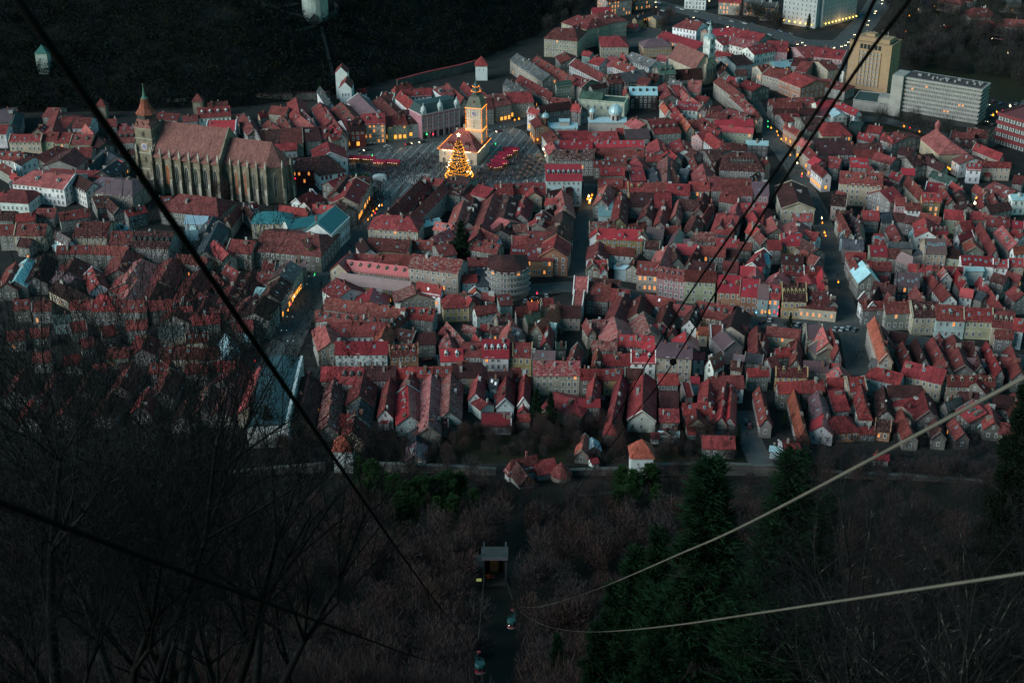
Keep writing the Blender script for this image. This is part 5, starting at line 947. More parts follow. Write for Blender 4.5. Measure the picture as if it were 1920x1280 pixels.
for xx in (x0, x1): b = MB(); b.add([(xx - .25, -w, 12.1), (xx + .25, -w, 12.1), (xx + .25, 0, 18), (xx - .25, 0, 18), (xx - .25, w, 12.1), (xx + .25, w, 12.1)], [(0, 1, 2, 3), (3, 2, 5, 4)]); b.build('gable_coping', M_FRAME, t)
put('chimney', ME_CHIM, ro, (.25, .08, .07), (-4, w * .5, 16), 0, (1.3,) * 3)
bighouse('museum_wing', ((495, 396), (524, 396), (510, 419)), 13, 9, (.40, .36, .26), M_TEAL, 'low cream museum wing under a teal hipped roof', 'museum', 6, 2, 'H')
bighouse('museum_wing', ((535, 414), (600, 402), (555, 428)), 12, 9.5, (.5, .54, .52), M_TEAL, 'long teal roofed wing joining the two museum buildings', 'museum', 6, 1)
F = Frame('grey_hall', P(450, 815), P(535, 820)); t = F.o; land(t, 'large flat grey blue hall with white end walls and a red roof strip', 'hall')
q0, q1, q2, q3 = [P(u, v, 10) for u, v in ((462, 800), (540, 796), (568, 670), (496, 672))]
lc = [F.loc(q) for q in (q0, q1, q2, q3)]
b = MB(); b.add([(x, y, 0) for x, y in lc] + [(x, y, 9.8) for x, y in lc], [(0, 1, 5, 4), (1, 2, 6, 5), (2, 3, 7, 6), (3, 0, 4, 7)]); b.build('wall', surf('hall_render', col=(.5, .54, .52), streak=False), t)
def mixp(f, g): return tuple((1 - g) * ((1 - f) * lc[0][i] + f * lc[1][i]) + g * ((1 - f) * lc[3][i] + f * lc[2][i]) for i in (0, 1))
b = MB(); V4 = [mixp(0, 0), mixp(.5, 0), mixp(.93, 0), mixp(.93, 1), mixp(.5, 1), mixp(0, 1)]; b.add([(V4[0][0], V4[0][1], 10), (V4[1][0], V4[1][1], 11.6), (V4[2][0], V4[2][1], 10.2), (V4[3][0], V4[3][1], 10.2), (V4[4][0], V4[4][1], 11.6), (V4[5][0], V4[5][1], 10)], [(0, 1, 4, 5), (1, 2, 3, 4), (0, 2, 1), (3, 5, 4)])
ro = b.build('roof', plain('slate_blue_sheet', (.035, .085, .10), .6), t)
for g in np.linspace(.08, .55, 7):
    b = MB(); a, c = mixp(.12, g), mixp(.46, g); e2 = mixp(.12, g + .03); b.add([(a[0], a[1], 11.0), (c[0], c[1], 11.9), (c[0], c[1], 12.8), (a[0], a[1], 11.9), (e2[0], e2[1], 10.9)], [(0, 1, 2, 3), (3, 2, 4)]); b.build('rooflight', M_SKY, ro)
b = MB(); b.add([(*mixp(.93, 0), 9.5), (*mixp(1, 0), 9.5), (*mixp(1, 1), 9.5), (*mixp(.93, 1), 9.5), (*mixp(.93, 0), 11.0), (*mixp(1, 0), 11.0), (*mixp(1, 1), 11.0), (*mixp(.93, 1), 11.0)], [(4, 5, 6, 7), (0, 1, 5, 4), (1, 2, 6, 5), (2, 3, 7, 6), (3, 0, 4, 7)]); b.build('parapet', surf('white_render', col=(.55, .62, .62), streak=False), t)
bighouse('red_strip_hall', ((492, 684), (463, 760), (452, 752)), 10.5, 7, (.35, .3, .25), plain('salmon_sheet', (.42, .09, .09), .5), 'narrow hall with salmon red metal roof beside the grey hall', 'hall', 4, 1)

# --- towers on the hill, town walls and wall towers
M_WHT_ = surf('limewashed_stone', col=(.30, .36, .33), streak=False, lo=.7, hi=1.12); M_WTWR = surf('white_tower_render', col=(.60, .66, .65), streak=False, lo=.85, hi=1.08)
p = PT(592, 33); t = empty('white_tower', (p.x, p.y, p.z - 1.5)); land(t, 'pale half round stone tower on the hill above the forest path', 'tower')
b = MB(); b.ring([(9.6, 0), (9.4, 18), (10, 18.3), (10, 20)], 18); b.build('wall', M_WHT_, t)
for k in range(7):
    a = rad(-150 + k * 20); put('embrasure', ME_WIN, t, None, (9.5 * math.cos(a), 9.5 * math.sin(a), R.choice((9, 13, 16))), a + math.pi / 2, (.8, 1, .6))
b = MB(); b.add([(-5, -10.4, .5), (5, -10.4, .5), (3, -10.0, 3.2), (.6, -9.8, 7), (-2.5, -10.0, 3.6)], [(0, 1, 2, 3, 4)]); b.box(-5, 5, -10.4, -9, -1, .5); b.build('gable_porch', plain('dark_porch', (.03, .035, .03)), t)
p = PT(85, 135); t = empty('black_tower', (p.x, p.y, p.z - 1)); land(t, 'square pale tower with teal pyramid roof standing alone in the hill forest', 'tower')
b = MB(); b.box(-4, 4, -4, 4, -3, 15); b.build('wall', M_WHT_, t); b = MB(); b.ring([(6.4, 14.8), (0.05, 20)], 4, rot=.5); b.build('roof', plain('teal_glass_roof', (.03, .12, .10), .4), t)
for z in (3, 8, 11): put('window', ME_WIN, t, None, (-1.2, -4.03, z), 0, (.6, 1, .6)); put('window', ME_WIN, t, None, (1.4, -4.03, z), 0, (.6, 1, .6))
def wtower(px, w, e, h, rc, label, two=False, bell=False, wm=None):
    p = P(*px); t = empty('wall_tower', p); land(t, label, 'tower')
    b = MB(); b.box(-w, w, -w, w, -.5, e); b.build('wall', wm or M_WTWR, t)
    b = MB(); q = 1.414 * (w + .6); b.ring([(q, e - .1), (q * .72, e + (h - e) * .3), (q * .36, e + (h - e) * .68), (.05, h)], 4, rot=.5); b.build('roof', M_TILE, t, rc)
    for x in (-.35, .35): put('window', ME_WIN, t, None, (x * w, -w - .03, e - 3.2), 0, (.55, 1, .7))
    b = MB(); b.bar((0, 0, h - .3), (0, 0, h + 2), .1); b.build('finial', M_STEEL, t); return t
wtower((1200, 902), 4.2, 13.0, 18.8, RC['o'], 'white square wall tower with red pyramid roof in front of the gardens')
wtower((647, 882), 3.6, 11, 16.5, RC['o'], 'white square wall tower with red pyramid roof half hidden by the thick cable')
wtower((903, 148), 4.2, 10.5, 16.5, RC['k'], 'small white tower with pointed red roof at the foot of the hill')
wtower((374, 212), 3.2, 9, 13.5, RC['r'], 'stone gate tower with rusty pyramid roof behind the gothic church', wm=M_DSTONE)
wtower((194, 222), 3, 9, 13.5, RC['r'], 'round looking grey tower with dark roof at the forest edge', wm=M_DSTONE)
t = empty('hillside_gatehouse', P(650, 196)); land(t, 'narrow white gabled gatehouse climbing the foot of the hill', 'tower')
b = MB(); b.gable(-4, 4, -3, 12, 12, 16, 0, 0, 'y'); b.gable(-8, 0, 12, 22, 18, 22, 0, 0, 'y'); b.build('wall', M_WTWR, t)
b = MB(); b.gable(-4.4, 4.4, -2.6, 12, 12.2, 16.4, 11.8, 0, 'y'); b.gable(-8.4, .4, 12.4, 22.4, 18.2, 22.4, 17.8, 0, 'y'); b.build('roof', M_TILE, t, RC['r'])
for k in range(3): put('window', ME_WIN, t, None, (-2 + 2 * k, -3.03, 7), 0)
M_RUBBLE = surf('rubble_wall', col=(.10, .10, .092), streak=False, lo=.6, hi=1.3)
def twall(px, h, label, cap=None, base=None):
    pts = [P(u, v) for u, v in px]; t = empty('town_wall', pts[0]); land(t, label, 'wall'); b = MB(); c = MB()
    for a, q in zip(pts[:-1], pts[1:]):
        a, q = a - pts[0], q - pts[0]; d = (q - a).normalized(); n = Vector((-d.y, d.x, 0)) * .7
        for bb, e, z0, z1 in ((b, 1.0, -1, h), (c, 1.4, h, h + .35)):
            v = [a - n * e, q - n * e, q + n * e, a + n * e]; bb.add([(p.x, p.y, z0) for p in v] + [(p.x, p.y, z1) for p in v], [(3, 2, 1, 0), (4, 5, 6, 7), (0, 1, 5, 4), (1, 2, 6, 5), (2, 3, 7, 6), (3, 0, 4, 7)])
    b.build('wall', M_RUBBLE, t); c.build('coping', M_TILE if cap else M_RUBBLE, t, RC[cap] if cap else None); return t
twall([(662, 886), (760, 889), (850, 893), (930, 898)], 4.5, 'old grey town wall left of the ruined villa')
twall([(1060, 900), (1180, 896)], 4.5, 'old grey town wall between the villa and the white square tower')
twall([(1220, 898), (1330, 896), (1440, 900), (1500, 902)], 6.5, 'tall weathered town wall right of the white square tower')
twall([(1540, 905), (1700, 912), (1860, 925)], 5, 'town wall stretch hidden by the bare branches at right')
twall([(420, 905), (520, 895), (610, 888)], 4.5, 'town wall stretch left of the small white tower')
twall([(745, 166), (800, 151), (860, 138), (897, 128)], 6, 'red capped town wall running up the foot of the dark hill', 'k')
twall([(315, 198), (350, 197)], 4, 'pale wall strip behind the clock tower'); twall([(480, 190), (560, 188), (620, 186)], 5, 'grey town wall behind the roofs at the hill foot', 'd')
# --- church with the white spire
F = Frame('spired_church', P(1322, 160), P(1345, 152)); t = F.o
r1, r2 = P(1272, 80, 22), P(1322, 101, 22)
bighouse('long_nave', ((1272, 80), (1322, 101), (1273, 116)), 22, 12.5, (.42, .37, .29), M_CHROOF, 'large hall church nave with broad brown roof behind the white spire', 'church', 5, 1)
land(t, 'baroque church front with tall white spire and grey copper cap', 'church')
b = MB(); b.box(0, 12, 0, 6, -.3, 15); b.box(1.5, 10.5, .3, 5.7, 15, 19); b.build('front_wall', surf('stone_front', col=(.36, .31, .24), streak=False), t)
b = MB(); b.box(3, 9, .2, 5.8, 19, 32); b.box(2.6, 9.4, -.2, 6.2, 25.8, 26.3); b.box(2.6, 9.4, -.2, 6.2, 31.6, 32.1); b.build('spire_tower', surf('white_spire_render', col=(.52, .56, .54), streak=False), t)
b = MB(); b.ring([(4.6, 32.1), (4.0, 33.5), (2.6, 34.6), (1.6, 35), (1.6, 37.5), (2.0, 37.8), (1.5, 39.4), (.6, 40.5), (.15, 44)], 8, (6, 3), rot=.5); b.build('spire_cap', plain('pale_copper', (.25, .36, .36), .5, .2), t)
for z in (22, 28): put('tower_window', ME_GW, t, None, (6, .18, z), 0, (.6, 1, .26))
for x in (2.5, 6, 9.5): put('tall_window', ME_GW, t, None, (x, -.02, 5), 0, (.6, 1, .5))
# --- little church at right
t, ro, L, w, s, x0, x1 = bighouse('small_church', ((1755, 242), (1783, 265), (1738, 270)), 14.5, 9, (.44, .38, .27), surf('salmon_tiles', col=(.29, .09, .085)), 'cream church with salmon red roof and small red turret', 'church', 4, 1, 'j')
b = MB(); b.ring([(1.6, 12), (1.6, 17), (2.0, 17.1), (1.8, 18.6), (1, 19.8), (.1, 21)], 8, (-L / 2 + 2, 0)); b.build('turret', surf('turret_tiles', col=(.26, .09, .085)), t)
# --- ruined villa below the wall
r = bighouse('villa', ((958, 862), (1005, 852), (972, 885)), 12, 7.5, (.5, .54, .52), M_WORN, 'turreted old villa with broken roofs and pale walls below the town wall', 'villa', 6, 2, 'i'); r[1].color = (*RC['r'], 1); t = r[0]
b = MB(); b.gable(-3, 3, -9, 0, 7, 11, 0, 0, 'y'); b.build('gable_bay', M_WALL, t, (.34, .33, .30), loc=(-3, -2, 0))
b = MB(); b.gable(-3.4, 3.4, -9.4, 2, 7.1, 11.5, 6.8, 0, 'y'); b.build('bay_roof', M_WORN, t, RC['d'], loc=(-3, -2, 0))
b = MB(); b.ring([(3.8, -.5), (3.8, 6)], 9, (12.5, -7)); b.build('round_bay', surf('bay_plaster', col=(.27, .24, .20), streak=False), t)
b = MB(); b.ring([(4.3, 5.9), (2.4, 8.4), (.1, 11)], 9, (12.5, -7)); b.build('bay_roof', M_WORN, t, RC['r'])
b = MB(); b.box(4, 12, -5, 4, 0, 6); b.build('side_wing', M_WALL, t, (.3, .3, .28)); b = MB(); b.gable(3.6, 12.4, -5.4, 4.4, 6, 9.5, 5.8); b.build('wing_roof', M_WORN, t, RC['k'])
for x in (-4.2, -1.8): put('window', ME_WIN, t, None, (x, -11.05, 1.2), 0, (1.2, 1, 1.5)); put('window', ME_WIN, t, None, (x, -11.05, 4.2), 0, (1.2, 1, 1.2))
put('chimney', ME_CHIM, r[1], (.3, .12, .1), (2, 2, 11.5))

# ------------------------------------------------------------------ the market, people, cars, lamps
def inpoly(x, y, poly):
    c = False; j = len(poly) - 1
    for i in range(len(poly)):
        (xi, yi), (xj, yj) = poly[i], poly[j]
        if (yi > y) != (yj > y) and x < (xj - xi) * (y - yi) / (yj - yi) + xi: c = not c
        j = i
    return c
M_STALL = surf('red_stall_roof', col=(.30, .022, .05), rough=.6, streak=False, lo=.85, hi=1.1); M_WOOD = surf('stall_timber', col=(.16, .10, .06), streak=False)
def stall_meshes(L_):
    b = MB(); b.box(-L_ / 2, L_ / 2, -1.3, 1.3, 0, 1.0); b.box(-L_ / 2, L_ / 2, 1.2, 1.3, 1, 2.4)
    for x in (-L_ / 2 + .1, L_ / 2 - .1): b.box(x - .08, x + .08, -1.3, -1.14, 1, 2.5); b.box(x - .08, x + .08, 1.1, 1.3, 1, 2.5)
    body = b.mesh('counter', [M_WOOD])
    b = MB(); b.gable(-L_ / 2 - .3, L_ / 2 + .3, -1.8, 1.8, 2.5, 3.7, 2.35); rf = b.mesh('stall_roof', [M_STALL])
    b = MB()
    for i in range(int(L_ / .8)): b.octa((-L_ / 2 + .5 + i * .8, -1.45, 2.25), .19)
    return body, rf, b.mesh('stall_lights', [M_WHT])
SM = {k: stall_meshes(k) for k in (4.5, 5.5)}
ti = 0
rows = [('in the left row beside the road', [(667, 304), (692, 305), (712, 312), (738, 312)], -.12, 5.5), ('in the right hand cluster near the cafes', [(954, 288), (945, 296), (939, 303), (932, 310), (925, 318), (932, 320), (941, 313), (951, 297), (962, 289)], .35, 4.5)]
for where, pl, rz, k in rows:
    for i, (u, v) in enumerate(pl):
        p = P(u, v); t = empty('market_stall', (p.x, p.y, .18), rz); t.scale = (1.35, 1.35, 1.15); put('counter', SM[k][0], t); put('stall_roof', SM[k][1], t); o = put('stall_lights', SM[k][2], t)
        if i % 2 == 0:
            ld = bpy.data.lights.new('stall_lamp', 'POINT'); ld.energy = 70; ld.color = (1, .62, .3); ld.shadow_soft_size = .4; lo = bpy.data.objects.new('stall_lamp', ld); COL.objects.link(lo); lo.parent = t; lo.location = (0, -2.2, 2.6)
        side = {0: 'leftmost', len(pl) - 1: 'last'}.get(i, ORD[i])
        tag(t, f'red roofed market stall with lamps, {side} {where}', 'market stall', 'christmas market stalls')
p = P(712, 338); t = empty('stage_shelter', p, .12); tag(t, 'white barrel roofed stage shelter at the near edge of the square', 'stage')
b = MB(); n = 9
prf = [(-4 * math.cos(math.pi * i / (n - 1)), 3 + 2.4 * math.sin(math.pi * i / (n - 1))) for i in range(n)]
b.add([(x * 1.35, -3, z) for x, z in prf] + [(x * 1.35, 3.5, z) for x, z in prf], [(i, i + 1, n + i + 1, n + i) for i in range(n - 1)] + [tuple(range(n))[::-1]]); b.box(-5.4, 5.4, -2.9, 3.4, .2, 3.0); b.build('cover', plain('white_canvas', (.45, .52, .52), .6), t); t.scale = (.72, .72, .6)
p = P(676, 332); t = empty('hedge_screen', p); tag(t, 'dark green screen beside the stage shelter on the square', 'screen')
b = MB(); b.box(-5, 5, -.3, .3, 0, 2.2); b.build('panel', plain('green_panel', (.03, .07, .03)), t)
p = P(786, 336); t = empty('fountain', (p.x, p.y, .18)); tag(t, 'round stepped fountain basin with pale rings in the crowded square', 'fountain')
for k, q in enumerate((8.6, 7.2, 5.8, 4.4)):
    b = MB(); 
    for s in range(28):
        a0, a1 = 6.283 * s / 28, 6.283 * (s + .8) / 28; v = []
        for z in (.02 + .12 * (4 - k) * 0, .16 + .1 * k):
            v += [(q * math.cos(a0), q * math.sin(a0), z), (q * math.cos(a1), q * math.sin(a1), z), ((q - .6) * math.cos(a1), (q - .6) * math.sin(a1), z), ((q - .6) * math.cos(a0), (q - .6) * math.sin(a0), z)]
        b.add(v, [(4, 5, 6, 7), (0, 1, 5, 4), (1, 2, 6, 5), (2, 3, 7, 6), (3, 0, 4, 7)])
    b.build('basin_step', plain('pale_step', (.4, .4, .38)), t)
b = MB(); b.ring([(3.2, 0), (3.2, .5), (2.9, .5), (2.9, .2), (.4, .2), (.4, 1.4), (.9, 1.6), (.1, 1.8)], 20); b.build('bowl', plain('grey_bowl', (.2, .2, .19)), t)
# cafe tables in rows on the right of the square
M_PARA = surf('cafe_canvas', col=(.13, .075, .055), streak=False)
b = MB(); b.box(-.9, .9, -.4, .4, .72, .78); b.box(-.05, .05, -.05, .05, 0, .72); b.box(-.9, .9, -.85, -.6, .4, .46); b.box(-.9, .9, .6, .85, .4, .46)
for x in (-.8, .8):
    for y in (-.72, .72): b.box(x - .04, x + .04, y - .1, y + .1, 0, .4)
ME_TAB = b.mesh('table', [M_PARA]); b = MB(); b.bar((0, 0, 0), (0, 0, 2.3), .04); b.ring([(1.7, 2.1), (1.5, 2.2), (.1, 2.7)], 8, rot=.5); ME_UMB = b.mesh('parasol', [M_PARA])
i = 0
for r in range(4):
    for c in range(6):
        u, v = 972 + r * 13 + c * 4.4, 338 - r * 3 - c * 7.5
        if not inpoly(u, v, SQ): continue
        p = P(u, v); t = empty('cafe_table', (p.x, p.y, .18), .7); put('table', ME_TAB, t); put('parasol', ME_UMB, t, None, (.3, 0, 0)); i += 1
        tag(t, f'brown cafe table with folded out parasol, {ordn(i - 1)} counted at the right of the square', 'table', 'cafe tables on the square')
# people: one figure, copied with different coats
def person_mesh(name, stride):
    b = MB()
    for s in (-1, 1): b.bar((s * .1, s * stride, 0), (s * .09, 0, .86), .07, .10, 5); b.box(s * .1 - .05, s * .1 + .05, s * stride - .17, s * stride + .08, 0, .08)
    b.ring([(.19, .82), (.21, 1.0), (.20, 1.2), (.23, 1.38), (.15, 1.47)], 7, sy=.7)
    for s in (-1, 1): b.bar((s * .23, 0, 1.4), (s * .29, s * -stride * .6, 1.1), .07, .06, 4); b.bar((s * .29, s * -stride * .6, 1.1), (s * .27, s * -stride * .6 - .14, .88), .06, .045, 4)
    b.ring([(.06, 1.46), (.07, 1.52)], 6, mi=1); b.ring([(.05, 1.5), (.10, 1.56), (.115, 1.64), (.10, 1.71), (.04, 1.76)], 7, mi=1); b.ring([(.122, 1.63), (.11, 1.73), (.03, 1.79)], 7, mi=2)
    return b.mesh(name, [M_CLOTH, M_SKIN, plain('hair', (.03, .02, .015))])
PM = [person_mesh('person', .0), person_mesh('person', .22)]
COATS = [((.02, .022, .025), 'dark coat'), ((.03, .03, .035), 'black jacket'), ((.05, .06, .07), 'grey coat'), ((.10, .02, .03), 'dark red jacket'), ((.03, .05, .09), 'navy coat'), ((.15, .14, .12), 'beige coat'), ((.05, .09, .09), 'teal jacket')]
hot = [(840, 345, 50, 16), (930, 330, 45, 14), (740, 325, 60, 16), (890, 345, 40, 12), (700, 372, 20, 30), (975, 310, 30, 25), (800, 308, 50, 16), (700, 318, 40, 8)]
pp = []
while len(pp) < 2600:
    if R.random() < .78:
        cx, cy, sx, sy = R.choice(hot); u, v = R.gauss(cx, sx * .6), R.gauss(cy, sy * .6)
    else: u, v = R.uniform(636, 1028), R.uniform(240, 420)
    if not inpoly(u, v, SQ) or math.hypot(u - 861, (v - 333) * 2.2) < 26 or inpoly(u, v, [(820, 306), (896, 316), (925, 286), (850, 270)]): continue
    pp.append(P(u, v))
pp.sort(key=lambda p: p.y)
walkers = []
for nm, n in (('wide_street', 26), ('pedestrian_street', 30), ('church_street', 8), ('wall_lane', 4)):
    q = pxs(STREETS[nm][0])
    for i in range(n):
        k = R.randrange(len(q) - 1); a = q[k].lerp(q[k + 1], R.random()); walkers.append((a + Vector((R.uniform(-3.5, 3.5), R.uniform(-2, 2), 0)), nm))
for p, nm in walkers:
    c, lb = R.choice(COATS[:5]); o = put('person', R.choice(PM), None, c, (p.x, p.y, .05), R.uniform(0, 6.28))
    tag(o, f'person in a {lb} walking along the ' + {'wide_street': 'wide street below the square', 'pedestrian_street': 'long straight street at right', 'church_street': 'short central street', 'wall_lane': 'narrow lane at lower right'}[nm], 'person', 'people walking in the streets')
for p in pp[:210]:
    c, lb = R.choice(COATS); o = put('person', R.choice(PM), None, c, (p.x, p.y, .18), R.uniform(0, 6.28)); tag(o, f'person in a {lb} standing in the crowded market square', 'person', 'people in the market square')
b = MB()
for p in pp[210:]:
    x, y, h = p.x, p.y, R.uniform(.95, 1.05); k = R.choice((0, 0, 0, 1, 1, 3, 3, 2))
    for s in (-.1, .1): b.bar((x + s, y, .18), (x + s, y, .18 + .85 * h), .08, .1, 3, k)
    b.ring([(.2, 1.0), (.24, 1.55), (.13, 1.66)], 5, (x, y), k); b.octa((x, y, 1.8 * h), .13, 4)
o = b.build('crowd', [plain('coat_dark', (.02, .022, .025)), plain('coat_grey', (.05, .06, .07)), plain('coat_red', (.09, .02, .03)), plain('coat_navy', (.03, .05, .09)), plain('head_tone', (.12, .08, .06))]); o['kind'] = 'stuff'; o['label'] = 'dense crowd of people filling the market square around the tree'
# cars
def car_mesh():
    b = MB(); pr = [(-2.1, .35), (-2.1, .8), (-1.95, .92), (-1.2, .98), (1.0, .95), (1.9, .82), (2.1, .6), (2.1, .35)]; n = len(pr)
    b.add([(x, -.85, z) for x, z in pr] + [(x, .85, z) for x, z in pr], [(i, (i + 1) % n, n + (i + 1) % n, n + i) for i in range(n)] + [tuple(range(n))[::-1], tuple(range(n, 2 * n))])
    b.add([(-1.2, -.66, 1.42), (.35, -.66, 1.42), (.35, .66, 1.42), (-1.2, .66, 1.42), (-1.25, -.7, 1.38), (.4, -.7, 1.38), (.4, .7, 1.38), (-1.25, .7, 1.38)], [(0, 1, 2, 3), (4, 5, 1, 0), (5, 6, 2, 1), (6, 7, 3, 2), (7, 4, 0, 3)])
    body = b.mesh('body', [M_PAINT])
    b = MB(); b.add([(-1.75, -.82, .96), (1.0, -.82, .95), (1.0, .82, .95), (-1.75, .82, .96), (-1.25, -.69, 1.38), (.4, -.69, 1.38), (.4, .69, 1.38), (-1.25, .69, 1.38)], [(0, 1, 5, 4), (1, 2, 6, 5), (2, 3, 7, 6), (3, 0, 4, 7)]); gl = b.mesh('cabin_glass', [M_CARG])
    b = MB()
    for k in range(12):
        pass
    b.ring([(.2, -.1), (.33, -.1), (.33, .1), (.2, .1)], 10); wh = b.mesh('wheel', [plain('tyre', (.015, .015, .015))])
    return body, gl, wh
CB, CG, CWH = car_mesh()
def lamp_me(nm, m, r): b = MB(); b.octa((0, 0, 0), r); return b.mesh(nm, [m])
HL, TL, HL2 = lamp_me('headlight', glow('headlight_glow', (1, .85, .5), 4), .3), lamp_me('tail_light', M_RED, .22), lamp_me('headlight', M_FRAME, .14)
CARC = [((.5, .55, .55), 'white'), ((.02, .022, .024), 'black'), ((.12, .13, .14), 'grey'), ((.3, .33, .34), 'silver'), ((.18, .03, .03), 'dark red'), ((.04, .07, .12), 'blue')]
def car(u, v, ang, where, lit=0, ci=None):
    p = P(u, v); t = empty('parked_car' if not lit else 'car', (p.x, p.y, .06), ang); ci = R.randrange(6) if ci is None else ci; c, cn = CARC[ci]
    put('body', CB, t, c); put('cabin_glass', CG, t)
    for x in (-1.3, 1.3):
        for y in (-.8, .8): o = put('wheel', CWH, t, None, (x, y, .33)); o.rotation_euler = (rad(90), 0, 0)
    for y in (-.6, .6): put('headlight', HL if lit else HL2, t, None, (2.1, y, .7)); put('tail_light', TL if lit == 2 else HL2, t, None, (-2.1, y, .75), 0, None if lit == 2 else (.8,) * 3)
    tag(t, f'{cn} car {where}', 'car', 'cars on the streets'); return t
sqang = (lambda d: math.atan2(d.y, d.x))(P(880, 250) - P(720, 276))
for i, (u, v, l, c) in enumerate([(726, 276, 0, 0), (733, 281, 0, 3), (676, 285, 1, 5), (680, 289, 0, 2), (766, 272, 2, 1), (792, 268, 1, 1), (916, 247, 0, 3), (936, 248, 1, 4), (928, 271, 0, 3), (690, 283, 0, 1)]):
    car(u, v, sqang + (math.pi if i % 2 else 0), f'on the road beside the square, {ORD[i]} counted', l, c)
cang = (lambda d: math.atan2(d.y, d.x))(P(1560, 612) - P(1420, 604))
for i, (u, v, c) in enumerate([(1443, 602, 0), (1472, 607, 1), (1483, 609, 2), (1496, 610, 3), (1508, 611, 2), (1566, 618, 3), (1578, 619, 0), (1590, 617, 3), (1602, 620, 2), (1428, 606, 1)]): car(u, v, cang + 1.2 + R.uniform(-.2, .2), f'parked on the cross street at right, {ORD[i]} from left', 0, c)
for i, (u, v, c) in enumerate([(812, 661, 3), (819, 672, 5), (801, 676, 4), (826, 664, 2), (796, 664, 1), (1024, 556, 3), (1001, 561, 2), (985, 566, 3), (1040, 552, 1), (1405, 800, 4), (1399, 792, 1), (484, 642, 3), (470, 655, 2)]):
    car(u, v, R.choice((1.4, .3, 1.7)), ('in the yard beside the half timbered row', 'at the small place', 'in the lane by the gardens', 'by the wide street')[0 if i < 5 else 1 if i < 9 else 2 if i < 11 else 3] + f', {ORD[i]} counted', 0, c)
for i, (u, v) in enumerate([(1561, 90), (1583, 86), (1588, 80), (1600, 66), (1624, 48), (1626, 40), (1637, 26), (1640, 22), (1650, 8), (1653, 2), (1610, 67), (1576, 88), (1507, 86), (1515, 88), (1492, 84), (1501, 81), (1560, 91)]): car(u, v, -1.2 + R.uniform(-.3, .3), f'with bright headlights on the avenue, {ORD[i]} counted', 1, 2)
for i, (u, v) in enumerate([(1740, 45), (1768, 52), (1775, 50), (1785, 54), (1800, 58), (1818, 61), (1865, 75), (1873, 76)]): car(u, v, 2.6, f'with red tail lights in the park road, {ORD[i]} from left', 2, 1)
for i in range(34):
    f = i / 33; u = 1165 + 330 * f + R.uniform(-8, 8); v = -2 + 78 * f + R.choice((-7, 6)) + R.uniform(-2, 2); car(u, v, (lambda d: math.atan2(d.y, d.x))(P(1430, 58) - P(1230, 8)), f'along the boulevard at the top, {ordn(i)} from left', 1 if i in (6, 13, 20, 25) else 0)
for i, (u, v) in enumerate([(1862, 192), (1852, 200), (1875, 196), (1858, 220), (1848, 232), (1860, 236), (1893, 198), (1905, 197), (1918, 198)]): car(u, v, 1.0, f'in the hotel car park, {ORD[i]} counted', 1 if i in (1, 3, 4) else 0)
# street lamps
def street_lamp(u, v, label):
    p = P(u, v); t = empty('street_lamp', (p.x, p.y, .05)); b = MB(); b.bar((0, 0, 0), (0, 0, 8), .12, .07, 6); b.bar((-1.2, 0, 8), (1.2, 0, 8), .05); b.build('pole', M_STEEL, t)
    for s in (-1, 1): b = MB(); b.ring([(.12, 7.55), (.32, 7.65), (.25, 7.95)], 8, (s * 1.2, 0)); b.build('lamp_head', plain('lamp_glass', (.5, .6, .58), .3), t)
    tag(t, label, 'street lamp', 'double armed street lamps')
for i, (u, v) in enumerate([(546, 622), (535, 648), (573, 560), (586, 545), (547, 668)]): street_lamp(u, v, f'double armed street lamp on the wide street, {ORD[i]} counted')
for i, (u, v) in enumerate([(804, 270), (700, 290), (942, 260), (990, 268), (986, 300)]): street_lamp(u, v, f'double armed street lamp at the square, {ORD[i]} from left')
